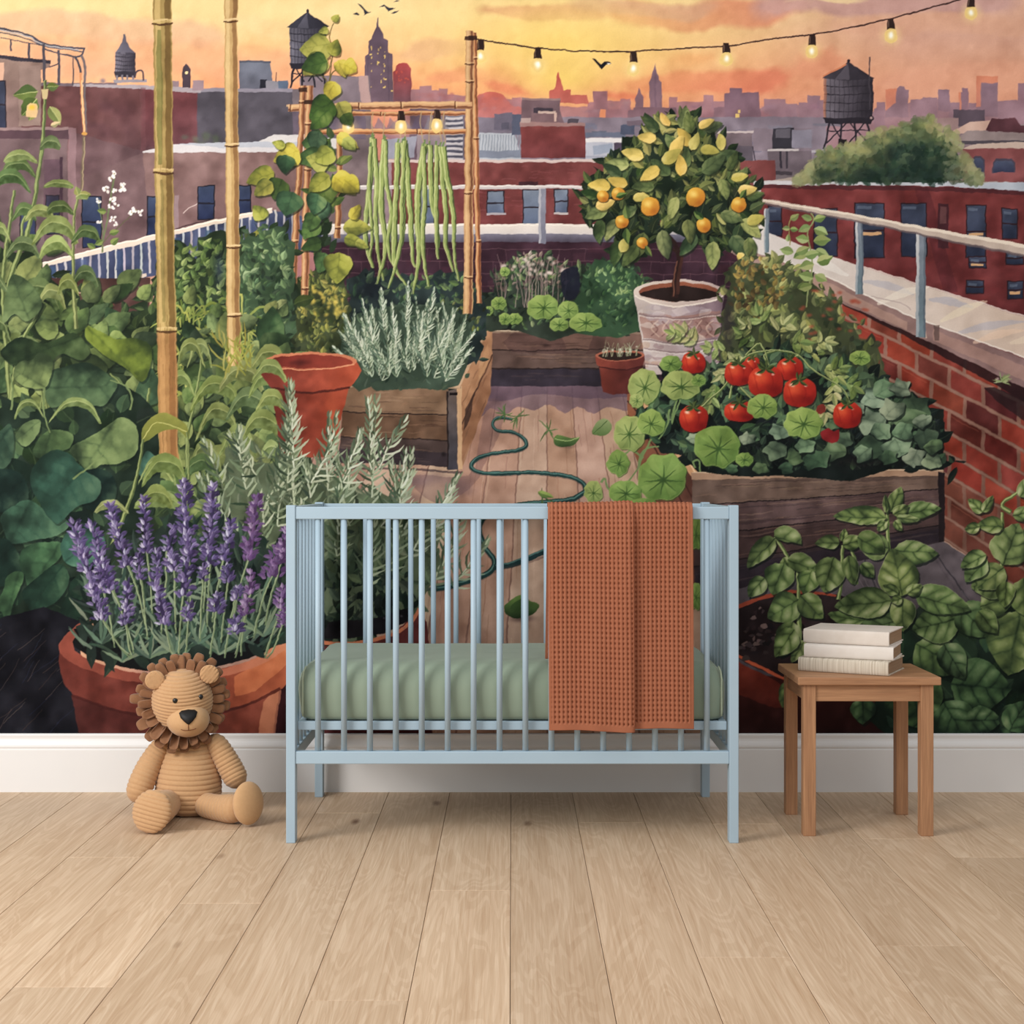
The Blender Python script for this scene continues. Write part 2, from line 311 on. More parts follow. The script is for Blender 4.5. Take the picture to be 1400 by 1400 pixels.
# red church
tower('church', [(751, 140), (751, 123), (757, 122), (759, 115), (762, 100), (763, 98), (764, 100), (767, 115), (770, 123), (780, 122), (780, 130), (803, 129), (805, 142)], (206, 92, 78), None, 'red church with a spire painted against the sun', c2=(196, 104, 92))
for a in ((820, 150, 8, 14),): rect(a[0], a[1], a[0] + a[2], a[1] + a[3], (240, 140, 92), a=.9, own=False)
# big tower, left of centre
tower('skyscraper', [(499, 142), (499, 76), (503, 73), (504, 56), (508, 53), (510, 46), (513, 40), (515, 36), (516, 24), (517, 24), (518, 36), (521, 40), (524, 46), (525, 53), (530, 56), (531, 72), (537, 74), (538, 142)], (106, 88, 104), None, 'stepped skyscraper with lit windows painted at left of centre', c2=(120, 96, 108))
for _ in range(26):
    x = R.choice((507, 515.5, 516.5, 524.5, 525.5, 520)); y = R.uniform(62, 122); rect(x, y, x + R.uniform(.9, 1.7), y + R.uniform(1.2, 3.5), (232, 190, 90), a=.85, own=False)
for (x, y) in ((534, 124), (523, 119), (526, 108), (516, 85), (505, 73)): rect(x, y, x + 3, y + 2, (236, 192, 96), a=.9, own=False)
line([(503, 142), (503, 78)], 1, (88, 74, 92), a=.5, own=False); line([(531, 74), (531, 140)], 1, (88, 74, 92), a=.5, own=False)
tower('tower_block', [(538, 142), (538, 98), (541, 96), (542, 89), (546, 86), (556, 86), (562, 93), (562, 142)], (176, 70, 70), c2=(128, 88, 98))
for _ in range(14): rect(*(lambda x, y: (x, y, x + 1.5, y + 2))(R.uniform(541, 558), R.uniform(92, 112)), (214, 88, 66), a=.7, own=False)
# second spire
tower('skyscraper', [(888, 150), (888, 112), (890, 108), (893, 98), (895, 91), (895.6, 86), (896.4, 91), (898, 98), (901, 108), (905, 112), (905, 150)], (132, 104, 118), None, 'slim pointed skyscraper painted right of the sun')
line([(896, 95), (896, 148)], 2.5, (118, 92, 108), a=.5, own=False)
tower('tower_block', [(868, 150), (868, 135), (871, 128), (873, 122), (874, 119), (876, 128), (879, 134), (879, 150)], (136, 104, 116))
tower('tower_block', [(859, 172), (859, 151), (866, 150), (866, 147), (925, 147), (927, 172)], (134, 102, 112))
tower('tower_block', [(811, 150), (811, 126), (829, 125), (831, 150)], (160, 110, 116))
# roofs of the middle distance
use(SKYL)
for _ in range(34):
    x = R.uniform(800, 1120); y = R.uniform(160, 176); w = R.uniform(10, 34); rect(x, y, x + w, y + R.uniform(3, 9), jit((142, 118, 128), R, 14), a=.6)
motif('rooftops', 'pale flat rooftops painted in the middle distance')
rect(560, 160, 1130, 225, (138, 124, 136), nz=12)
for _ in range(50):
    x = R.uniform(700, 1120); y = R.uniform(168, 215); w = R.uniform(12, 46); h = R.uniform(2, 7)
    rect(x, y, x + w, y + h, jit(R.choice(((176, 168, 176), (120, 116, 134), (154, 140, 148), (96, 98, 118))), R, 10), a=.8)
poly([(800, 190), (890, 188), (890, 217), (800, 218)], (176, 176, 188), nz=12); rect(800, 181, 855, 188, (110, 116, 136)); rect(800, 189, 880, 195, (222, 214, 210), a=.9)
rect(840, 195, 851, 213, (92, 80, 98)); poly([(810, 200), (838, 196), (838, 208), (812, 212)], (150, 158, 176)); rect(848, 171, 868, 184, (88, 94, 116)); rect(858, 165, 880, 172, (122, 104, 116)); rect(800, 213, 890, 216, (158, 158, 172))
rect(880, 176, 985, 205, (156, 146, 158), nz=12)
rect(978, 181, 1029, 232, (126, 108, 114), nz=8, col2=(96, 86, 94)); rect(976, 179, 1030, 182, (196, 176, 172)); rect(990, 200, 1029, 224, (98, 88, 98), nz=10); line([(1029, 200), (1034, 222), (1044, 232)], 1.5, (70, 62, 74))
rect(1000, 224, 1140, 260, (120, 108, 112), nz=10); rect(1030, 176, 1110, 206, (134, 118, 128), nz=10); rect(1056, 175, 1085, 203, (66, 62, 72)); rect(1060, 176, 1080, 188, (104, 98, 108)); rect(1082, 178, 1110, 202, (138, 132, 146), nz=8)
rect(1050, 203, 1092, 206, (190, 178, 176)); rect(1050, 206, 1110, 235, (118, 104, 112), nz=8); rect(1066, 206, 1069, 230, (70, 62, 74)); rect(1074, 206, 1077, 230, (78, 70, 80)); rect(1046, 234, 1084, 239, (82, 72, 80))
poly([(704, 182), (652, 182), (650, 220), (714, 220)], (172, 176, 184), nz=8)
for i in range(15): line([(656 + i * 4, 184), (655 + i * 4, 206)], 1.2, (136, 142, 154), sm=0, own=False)
rect(652, 206, 716, 216, (128, 134, 150)); rect(640, 160, 714, 182, (126, 116, 130), nz=14); rect(676, 155, 700, 178, (112, 104, 120)); rect(686, 168, 696, 176, (96, 92, 108)); rect(700, 157, 714, 184, (92, 96, 116))
rect(560, 140, 650, 222, (118, 96, 108), nz=14)
rect(608, 158, 634, 222, (120, 118, 132))
for i in range(9): rect(609, 160 + i * 7, 633, 163 + i * 7, (196, 186, 186), a=.9, own=False); rect(609, 164 + i * 7, 633, 166 + i * 7, (78, 76, 92), a=.8, own=False)
for i in range(7): poly([(492 + i * 17, 182), (500 + i * 17, 160), (512 + i * 17, 176)], jit((112, 104, 126), R, 14), a=.6)
rect(570, 180, 610, 220, (150, 132, 138), nz=16); poly([(528, 190), (570, 186), (566, 215), (530, 218)], (150, 148, 162), nz=12)
# brown house and red chimney block at the centre
motif('building', 'small brown house painted below the church')
poly([(713, 172), (713, 136), (766, 135), (766, 152), (772, 172)], (122, 96, 102), nz=8); rect(713, 134, 766, 137, (150, 120, 118)); rect(727, 153, 760, 168, (134, 104, 108)); rect(729, 148, 756, 155, (78, 66, 78)); rect(735, 152, 760, 155, (196, 164, 150)); rect(758, 154, 761, 166, (220, 180, 160), a=.8)
motif('building', 'dark red brick block painted on the centre rooftop')
poly([(713, 216), (712, 172), (800, 171), (800, 216)], (142, 72, 70), nz=8, col2=(126, 62, 64)); poly([(711, 167), (800, 168), (801, 173), (711, 173)], (160, 122, 118)); rect(712, 162, 726, 168, (176, 148, 142)); rect(776, 163, 791, 169, (90, 80, 90))
# ---- centre red building with white railing behind the beans
CB = motif('building', 'long red brick building painted behind the railing')
rect(485, 219, 1060, 320, (136, 72, 70), nz=12, col2=(126, 62, 62)); rect(530, 218, 880, 222, (206, 180, 172))
for _ in range(120):
    x = R.uniform(560, 860); y = R.uniform(224, 304); rect(x, y, x + R.uniform(8, 22), y + 1.2, jit((146, 78, 80), R, 10), a=.45, own=False)
rect(500, 222, 535, 310, (150, 126, 132), nz=12)
def window(x0, y0, x1, y1, frame=(58, 48, 58), glass=(96, 112, 136), glass2=(60, 72, 100), sash=True, lit=None):
    rect(x0 - 1.5, y0 - 1.5, x1 + 1.5, y1 + 1.5, frame); rect(x0, y0, x1, y1, glass, col2=glass2, nz=10)
    if sash: rect(x0, (y0 + y1) / 2 - 1, x1, (y0 + y1) / 2 + 1, frame, own=False)
    if lit: rect(x0 + 2, (y0 + y1) / 2 + 2, x1 - 3, (y0 + y1) / 2 + 2 + lit, (234, 170, 110), a=.85, own=False)
for (x0, y0, x1, y1) in ((667, 262, 688, 292), (716, 260, 736, 307), (759, 260, 775, 291), (574, 258, 592, 306)):
    window(x0, y0, x1, y1, glass=(126, 136, 152), glass2=(96, 108, 134))
rect(665, 291, 691, 294, (170, 160, 164)); rect(757, 290, 777, 293, (190, 176, 172)); rect(710, 248, 735, 254, (86, 48, 56))
# ---- left-hand buildings
motif('building', 'grey flat-roofed building painted behind the bamboo')
poly([(262, 126), (350, 122), (410, 122), (412, 104), (505, 104), (507, 142), (507, 320), (262, 320)], (120, 108, 114), nz=12, col2=(126, 104, 104))
poly([(270, 126), (400, 124), (400, 198), (270, 200)], (92, 86, 96), nz=8); poly([(410, 106), (497, 104), (505, 140), (505, 150), (410, 150)], (136, 120, 128), nz=8); poly([(490, 104), (503, 104), (507, 140), (494, 140)], (190, 150, 142), a=.8)
rect(400, 150, 500, 190, (112, 98, 112), nz=8)
poly([(327, 124), (327, 85), (370, 85), (374, 124)], (112, 116, 130), nz=6, col2=(104, 104, 118)); rect(327, 83, 371, 86, (92, 94, 108)); rect(355, 109, 365, 124, (50, 50, 62)); rect(364, 111, 381, 124, (136, 132, 140)); rect(381, 110, 393, 122, (96, 110, 132)); line([(378, 98), (378, 112)], 1, (60, 60, 70), sm=0)
rect(262, 121, 400, 126, (142, 134, 146)); poly([(252, 128), (270, 126), (270, 200), (250, 200)], (104, 84, 96))
poly([(350, 196), (374, 184), (420, 184), (470, 190), (470, 202), (350, 204)], (204, 196, 192), nz=10); rect(350, 198, 440, 203, (122, 130, 148))
motif('building', 'dark red brick warehouse painted at left behind the bamboo')
poly([(20, 116), (100, 115), (200, 119), (270, 126), (268, 200), (268, 330), (20, 340)], (116, 74, 74), nz=14, col2=(132, 102, 104), g=(0, 150, 0, 280))
poly([(195, 122), (270, 127), (268, 197), (192, 202)], (128, 70, 74), nz=10, col2=(116, 72, 78)); rect(20, 113, 160, 117, (122, 104, 112)); poly([(100, 114), (250, 118), (275, 124), (275, 127), (195, 122), (100, 117)], (166, 152, 156))
for _ in range(22): soft(R.uniform(125, 205), R.uniform(140, 260), R.uniform(15, 36), R.uniform(10, 26), jit((92, 60, 70), R, 10), .28)
poly([(192, 120), (199, 120), (199, 280), (192, 280)], (130, 82, 86), a=.5, own=False)
for _ in range(10): soft(R.uniform(252, 296), R.uniform(184, 197), 8, 6, jit((96, 104, 84), R, 10), .7)
motif('building', 'mauve building with a pale roof edge painted behind the bamboo')
poly([(95, 250), (200, 206), (235, 206), (420, 205), (420, 340), (95, 350)], (142, 110, 106), nz=14, col2=(124, 94, 94)); poly([(95, 180), (195, 206), (205, 330), (95, 340)], (116, 90, 94), nz=14, a=.7)
poly([(194, 207), (240, 197), (310, 194), (420, 194), (420, 207), (240, 209), (196, 209)], (206, 198, 198), nz=8); poly([(240, 197), (310, 194), (420, 194), (420, 200), (300, 202)], (166, 172, 186), a=.7)
for (x0, y0, x1, y1) in ((113, 269, 138, 338), (202, 270, 220, 322), (272, 255, 292, 300), (326, 254, 342, 292)):
    window(x0, y0, x1, y1, frame=(44, 40, 52), glass=(70, 82, 110), glass2=(46, 56, 92))
rect(238, 266, 244, 312, (160, 136, 140), a=.7); line([(240, 312), (270, 305), (300, 300)], 1.2, (80, 56, 62)); line([(250, 292), (256, 286), (270, 278)], 1.2, (206, 180, 172), own=False)
motif('building', 'beige building corner painted at the far left')
poly([(-160, 70), (0, 76), (68, 84), (68, 92), (55, 96), (30, 98), (30, 175), (-160, 178)], (146, 120, 108), nz=8, col2=(136, 108, 104)); poly([(-160, 70), (0, 75), (69, 83), (69, 88), (0, 80), (-160, 76)], (66, 60, 72))
rect(-10, 86, 5, 112, (214, 160, 132)); rect(26, 90, 56, 172, (150, 124, 114), nz=8); window(-6, 112, 7, 174, glass=(70, 76, 96), glass2=(58, 62, 84))
poly([(-160, 176), (93, 177), (95, 190), (-160, 190)], (100, 74, 82)); rect(-160, 174, 93, 178, (150, 122, 120)); poly([(-160, 190), (92, 190), (96, 420), (-160, 420)], (120, 96, 98), nz=12, col2=(102, 84, 88)); rect(93, 175, 104, 340, (150, 118, 122), a=.8)
rect(60, 218, 84, 330, (108, 82, 92)); rect(82, 215, 86, 330, (84, 60, 72)); window(28, 285, 48, 330, glass=(70, 80, 108), glass2=(46, 52, 84), sash=False); window(64, 268, 80, 320, glass=(70, 66, 86), glass2=(40, 44, 72), sash=False)
# railing of the beige building's roof
motif('roof_railing', 'blue-grey metal roof railing painted at the top left')
for p, w in (([(-160, 18), (0, 39), (40, 48), (58, 58), (90, 65), (117, 67)], 2.6), ([(-160, 26), (0, 45), (40, 54), (60, 62), (115, 72)], 1.6), ([(0, 52), (58, 62)], 1.2), ([(116, 66), (112, 76), (96, 77), (60, 66)], 2)): line(p, w, (82, 82, 96))
line([(0, 41), (40, 50), (58, 60), (110, 70)], 1.6, (176, 166, 164))
for (x, y0, y1, w) in ((15, 55, 70, 2.5), (40, 59, 80, 3), (60, 60, 112, 3.6), (81, 68, 116, 3.4), (100, 78, 116, 1.6)): rect(x - w / 2, y0, x + w / 2, y1, (90, 84, 94))
line([(66, 92), (78, 89), (82, 82)], 1.6, (92, 84, 92))
line([(102, 77), (109, 92), (112, 130), (115, 178)], 3, (88, 84, 94)); line([(112, 76), (116, 92), (116, 130), (117, 182)], 3.2, (120, 108, 110)); line([(110, 100), (113, 135), (115, 182)], 3.5, (222, 142, 92)); line([(112, 110), (114, 150), (115, 180)], 1.4, (246, 190, 130))
ri = ell(115, 183, 4.2, 2.6); poly(ri, (214, 150, 70)); line([(114, 186), (114, 215), (111, 262)], 3.6, (122, 104, 88)); line([(115, 188), (115, 215), (112, 262)], 1.3, (170, 150, 112))
# small chimneys, clock tower
motif('clock_tower', 'small dark clock tower painted behind the bamboo')
poly([(249.5, 119), (249.5, 95), (251, 91), (254.5, 86.5), (258, 91), (260, 95), (260, 120)], (88, 72, 82)); poly(ell(255, 99, 2, 2.2), (240, 210, 140))
use(SKYL); rect(234, 110, 245, 118, (150, 126, 132)); rect(263, 110, 278, 124, (158, 132, 138)); soft(140, 110, 7, 6, (128, 116, 126), .9)
# ---- three water towers
def water_tower(cx, top, eave, bot, foot, rw, tw, col, lab, legs=True, glow=0):
    motif('water_tower', lab)
    dark = mix(col, (25, 20, 30), .55); lite = mix(col, (190, 180, 190), .35)
    if legs:
        for s in (-1, -.35, .35, 1):
            line([(cx + s * tw * .72, bot), (cx + s * tw * .98, foot)], 2.6, dark, sm=0)
        for s in (-1, 0): line([(cx + s * tw * .7, bot + 3), (cx + (s + .8) * tw, foot - 8)], 1.8, dark, sm=0); line([(cx + (s + 1) * tw * .7, bot + 3), (cx + s * tw * .9, foot - 8)], 1.8, dark, sm=0)
        line([(cx - tw * .85, bot + (foot - bot) * .4), (cx + tw * .85, bot + (foot - bot) * .35)], 1.4, dark, sm=0)
    poly([(cx - tw, eave), (cx + tw, eave), (cx + tw * .98, bot), (cx - tw * .98, bot)], lite, col2=dark, g=(cx - tw * 1.2, 0, cx + tw * 1.1, 0), nz=6)
    n = 11
    for i in range(n): x = cx - tw + (i + .5) * 2 * tw / n; line([(x, eave), (x, bot)], .8, dark, a=.6, sm=0, own=False)
    for i in range(1, 5): y = eave + (bot - eave) * i / 5; line([(cx - tw, y - 1), (cx, y + 1), (cx + tw, y - 1)], 1.2, dark, a=.9, own=False)
    if glow: poly([(cx - tw, eave), (cx - tw + 4, eave), (cx - tw + 3, bot), (cx - tw, bot)], (200, 120, 84), a=.6, own=False)
    poly([(cx - tw * 1.04, bot - 2), (cx + tw * 1.04, bot - 2), (cx + tw * .9, bot + 6), (cx - tw * .9, bot + 6)], dark)
    poly([(cx - rw, eave + 1), (cx - 2, top + 3), (cx, top - 1), (cx + 2, top + 3), (cx + rw, eave + 1), (cx, eave + 4)], mix(col, (20, 20, 30), .15), col2=dark, g=(cx - rw, 0, cx + rw, 0))
    poly([(cx - rw * .5, eave + 2), (cx - 1, top + 3), (cx + rw * .05, eave + 3)], lite, a=.45, own=False); poly(ell(cx, top + .5, 2, 2.4), dark)
    if glow: line([(cx - rw + 1, eave - 1), (cx - 3, top + 5)], 2.2, (214, 124, 84), sm=0, own=False)
water_tower(421, 14, 36, 88, 120, 29, 25, (84, 84, 98), 'dark water tower painted behind the climbing bean plant')
water_tower(1160, 83, 106, 163, 204, 36, 34, (92, 84, 94), 'dark water tower with lattice legs painted at right', glow=1)
line([(1189, 78), (1189, 150)], 1.6, (80, 72, 80), sm=0); poly(ell(1192, 161, 3.6, 4), (60, 50, 58)); poly(ell(1192, 161, 1.8, 2.2), (170, 140, 136)); rect(1146, 190, 1158, 206, (48, 42, 46))
water_tower(171, 60, 72, 100, 110, 14, 14, (118, 112, 126), 'small grey water tower with a pointed roof painted at left', legs=False)
poly([(157, 72), (162, 66), (167, 58), (169, 47), (171, 47), (173, 58), (179, 67), (185, 72)], (122, 118, 132), col2=(96, 90, 104), g=(157, 0, 185, 0))
for x in (160, 167, 173, 181): rect(x - 1, 103, x + 1.5, 111, (128, 120, 130))
rect(155, 109, 200, 113, (150, 140, 146)); line([(184, 107), (186, 99), (191, 96), (195, 100), (195, 111)], 2.2, (84, 74, 84))
# ---- right-hand houses, bush and red building
motif('building', 'low red house with arched windows painted at the far right')
poly([(1255, 178), (1300, 166), (1310, 172), (1410, 170), (1560, 170), (1560, 250), (1255, 250)], (146, 124, 128), nz=10); rect(1303, 150, 1346, 172, (104, 88, 100)); rect(1268, 161, 1310, 178, (172, 140, 138), nz=20)
poly([(1290, 186), (1325, 166), (1355, 165), (1352, 178), (1310, 182)], (206, 164, 146), nz=10); poly([(1348, 178), (1356, 162), (1388, 161), (1396, 172), (1420, 172), (1560, 185), (1560, 190), (1370, 186)], (104, 62, 70), nz=8)
poly([(1305, 192), (1322, 178), (1410, 182), (1560, 186), (1560, 196), (1310, 194)], (152, 134, 132), nz=8); rect(1310, 192, 1560, 197, (92, 84, 92)); poly([(1316, 203), (1330, 197), (1392, 194), (1560, 194), (1560, 204)], (196, 168, 152))
rect(1316, 203, 1560, 250, (148, 84, 84), nz=8)
for (x, y, x1, y1) in ((1357, 220, 1388, 236), (1328, 216, 1346, 242)):
    poly([(x, y1), (x, y + 3), (x + 5, y - 3), (x1 - 5, y - 3), (x1, y + 3), (x1, y1)], (84, 76, 92)); poly([(x + 2, y1), (x + 2, y + 4), (x + 6, y), (x1 - 6, y), (x1 - 2, y + 4), (x1 - 2, y1)], (84, 92, 116), col2=(60, 64, 90))
poly([(1030, 252), (1080, 242), (1200, 243), (1400, 250), (1560, 256), (1560, 262), (1030, 262)], (168, 150, 140), nz=10)
RB = motif('building', 'dark red brick apartment building painted at right')
poly([(1030, 250), (1300, 250), (1560, 262), (1560, 560), (1030, 420)], (154, 72, 66), nz=14, col2=(120, 52, 54), g=(1050, 0, 1060, 420)); poly([(1030, 247), (1200, 247), (1310, 249), (1420, 250), (1560, 252), (1560, 268), (1400, 262), (1300, 255), (1030, 252)], (196, 190, 190), nz=8, col2=(172, 180, 192), g=(1030, 0, 1400, 0))
poly([(1030, 252), (1300, 256), (1560, 268), (1560, 274), (1300, 262), (1030, 257)], (92, 44, 50), a=.8)
for _ in range(70): soft(R.uniform(1040, 1420), R.uniform(262, 420), R.uniform(10, 40), R.uniform(2, 8), jit((140, 60, 58), R, 16), .3)
poly([(1250, 258), (1270, 258), (1310, 400), (1290, 400)], (84, 34, 44), a=.35, own=False)
for (x0, y0, x1, y1, lit) in ((1050, 283, 1068, 322, 0), (1113, 286, 1144, 350, 0), (1169, 279, 1208, 352, 4), (1233, 279, 1266, 350, 0), (1322, 281, 1347, 352, 4), (1371, 286, 1390, 326, 0), (1326, 352, 1348, 366, 3), (1376, 345, 1398, 361, 0), (1322, 384, 1344, 400, 0), (1378, 385, 1398, 408, 4)):
    window(x0, y0, x1, y1, frame=(62, 36, 44), glass=(74, 82, 104), glass2=(46, 54, 78), lit=lit)
    rect(x0 + 2, y0 + 3, x0 + (x1 - x0) * .6, y0 + 7, (120, 132, 150), a=.5, own=False)
rect(1282, 278, 1297, 340, (84, 42, 50)); rect(1285, 282, 1294, 306, (112, 70, 72))
BUSH = motif('bush', 'round green bush painted on the rooftop at right')
R2 = random.Random(3)
TOPX = (1084, 1096, 1106, 1122, 1140, 1168, 1190, 1215, 1240, 1256, 1276, 1290, 1306, 1318, 1330, 1346); TOPY = (246, 238, 222, 204, 200, 192, 178, 172, 164, 156, 158, 172, 182, 202, 226, 244)
poly([(1092, 248), (1104, 232), (1118, 214), (1140, 206), (1170, 198), (1200, 184), (1240, 172), (1262, 166), (1284, 178), (1302, 196), (1312, 220), (1316, 244), (1250, 250), (1150, 249)], (104, 118, 80), nz=14, sm=3, col2=(46, 68, 54))
for i in range(900):
    x = R2.uniform(1086, 1342); top = np.interp(x, TOPX, TOPY); y = top + 2 + (250 - top) * R2.random() ** 1.1; k = min(1, max(0, (y - top) / 62)); ix, iy = int((x - MX0) * SS), int((y - MY0) * SS)
    k = min(1, max(0, k + (float(NZ['m'][iy, ix]) - .5) * 1.1)); c = mix((158, 158, 104), (38, 62, 50), k ** .75)
    if x > 1292 or x < 1110: c = mix(c, (150, 148, 108), .45)
    poly(wob(ell(x, min(y, 248), R2.uniform(2.5, 8), R2.uniform(2, 5.5), R2.uniform(0, 3), 7), R2, 1.8), jit(c, R2, 14), a=.6, sm=2)
for (x, y, rx, ry) in ((1128, 238, 24, 11), (1190, 238, 30, 12), (1258, 226, 24, 16), (1272, 240, 26, 9), (1218, 210, 12, 18), (1256, 205, 14, 14)): soft(x, y, rx, ry, (32, 52, 46), .6)
for (x, y) in ((1212, 192), (1182, 206), (1262, 172), (1140, 214)): soft(x, y, 15, 8, (168, 164, 92), .45)
# ---- birds and string lights
for pts in ([(488, 4), (494, 7), (498, 12), (503, 17), (508, 16), (499, 21), (497, 14)], [(482, 19), (487, 17), (492, 20), (489, 21)], [(497, 22), (501, 17), (507, 16), (500, 20)], [(517, 10), (525, 6), (532, 11), (538, 11), (531, 16), (526, 9)], [(530, 17), (535, 12), (541, 11), (534, 15)], [(535, 19), (540, 15), (546, 14), (540, 18)], [(538, 3), (542, 0), (547, 1), (542, 2)]):
    motif('bird', 'small black bird painted above the skyscraper', 'sky'); poly(pts, (58, 62, 76))
motif('bird', 'single black gull painted below the string lights', 'sky')
poly([(809, 80), (814, 81), (818, 85), (822, 88), (826, 84), (834, 84), (836, 87), (829, 88), (825, 92), (822, 95), (818, 90)], (34, 34, 46)); poly([(829, 86), (836, 86), (832, 88)], (236, 224, 210), own=False)
STR = motif('string_light_cable', 'dark cable of the painted string lights')
line([(645, 53), (660, 55), (700, 60), (735, 66), (800, 70), (862, 71), (900, 68), (990, 63), (1050, 54), (1110, 47), (1160, 38), (1217, 26), (1260, 14), (1310, 0), (1390, -28), (1480, -70)], 2, (74, 50, 48))
def bulb(x, y, s=1.0, glow=1):
    s *= 1.1; y += 2
    motif('light_bulb', 'glowing round bulb with a black socket', 'string_light_cable')
    soft(x, y + 2, 19 * s, 19 * s, (253, 214, 130), .55 * glow)
    poly([(x - 5 * s, y - 6 * s), (x - 4.6 * s, y - 13 * s), (x - 3.4 * s, y - 19 * s), (x + 3.4 * s, y - 19 * s), (x + 4.6 * s, y - 13 * s), (x + 5 * s, y - 6 * s)], (64, 44, 40)); line([(x - 3 * s, y - 17 * s), (x - 3 * s, y - 8 * s)], 1.3 * s, (120, 92, 76), sm=0, own=False)
    poly([(x - 4.6 * s, y - 6 * s), (x + 4.6 * s, y - 6 * s), (x + 7.6 * s, y + 1 * s), (x + 6.4 * s, y + 7.5 * s), (x, y + 11 * s), (x - 6.4 * s, y + 7.5 * s), (x - 7.6 * s, y + 1 * s)], (246, 200, 110), sm=4, a=.9); poly(ell(x, y + 2 * s, 7.4 * s, 8 * s), (232, 186, 104), a=.35, own=False)
    soft(x, y + 1.5, 5.5 * s, 7.5 * s, (255, 246, 204), .95); soft(x, y + 1, 3 * s, 5 * s, (255, 253, 236), 1)
for (x, y) in ((657, 73), (735, 85), (866, 90), (993, 77), (1110, 66), (1218, 45), (1328, 14)): bulb(x, y)
# ---------------------------------------------------------------- plant brushes
def inside(pts, r, n):
    P = np.array(pts); x0, y0 = P.min(0); x1, y1 = P.max(0); m = mask(pts); out = []
    if m is None: return out
    a, b, c, d, M = m; k = 0
    while len(out) < n and k < n * 30:
        k += 1; x, y = r.uniform(x0, x1), r.uniform(y0, y1); i, j = int((y - MY0) * SS) - a, int((x - MX0) * SS) - c
        if 0 <= i < M.shape[0] and 0 <= j < M.shape[1] and M[i, j] > .5: out.append((x, y))
    return out
def foliage(pts, n, size, dark, mid, light, seed, ang=None, wid=.5, base=True, lit=.5, a=.95, basecol=None, bend=.5, rib=False, key=None):
    """a mass of leaves: dark ones first, light ones last and higher up"""
    r = random.Random(seed)
    if base:
        Q = smooth(pts, 5); poly([(x + r.uniform(-.5, .5) * size[1], y + r.uniform(-.5, .5) * size[1]) for x, y in Q], basecol or dark, nz=14)
        for x, y in Q[::2]: leaf(x, y, r.uniform(*size), size[0] * .8, r.uniform(0, 360), jit(mix(basecol or dark, mid, r.random() * .7), r, 10), basecol or dark)
    ys = [p[1] for p in pts]; y0, y1 = min(ys), max(ys)
    for i, (x, y) in enumerate(inside(pts, r, n)):
        t = i / n; h = 1 - (y - y0) / (y1 - y0 + 1)
        iy, ix = min(MH - 1, max(0, int((y - MY0) * SS))), min(MW - 1, max(0, int((x - MX0) * SS))); k = min(1, max(0, t * .7 + (h - .5) * lit + r.uniform(-.25, .2) + (float(NZ['m'][iy, ix]) - .5) * 1.3))
        c = mix(dark, mid, k * 2) if k < .5 else mix(mid, light, (k - .5) * 2)
        c = jit(c, r, 12); L = size[0] + (size[1] - size[0]) * r.random() ** 1.6; A = r.uniform(20, 160) if ang is None else r.uniform(*ang)
        leaf(x, y, L, L * wid * r.uniform(.7, 1.2), A, c, mix(c, dark, .35), rib=mix(c, light, .4) if rib and L > 8 else None, bend=r.uniform(-bend, bend), a=a)
def needle(x, y, L, ang, c, w=2, bend=.3):
    A = math.radians(ang); p = [(x, y)]
    for i in range(3): p.append((p[-1][0] + L / 3 * math.cos(A + bend * i / 2), p[-1][1] - L / 3 * math.sin(A + bend * i / 2)))
    line(p, w * .5, c, sm=0, mid=w, w2=.5)
def sprig(x, y, L, ang, nl, nlen, w, dark, mid, light, r, bend=0, stem=(120, 126, 96), spread=38):
    A = math.radians(ang); n = nl; P = [(x, y)]; th = A
    for i in range(n): th = A + bend * i / n; P.append((P[-1][0] + L / n * math.cos(th), P[-1][1] - L / n * math.sin(th)))
    line(P, w * .9, mix(stem, dark, .3), sm=0, w2=w * .4)
    for i, (px, py) in enumerate(P):
        t = i / n; l = nlen * (1 - .55 * abs(t - .35) ** 1.2) * r.uniform(.75, 1.15) * (1 - .35 * t); d = math.degrees(A + bend * t)
        for s in (-1, 1):
            sp = spread * (1.15 - .75 * t) * r.uniform(.7, 1.3); k = r.random()
            c = jit(mix(dark, mid, r.random()), r, 8) if s > 0 else jit(mix(mid, light, r.random()), r, 8)
            needle(px, py, l, d + s * sp, c, w, -s * r.uniform(-.1, .7))
        if r.random() < .5: needle(px, py, l * .8, d + r.uniform(-14, 14), jit(light, r, 10), w * .7, 0)
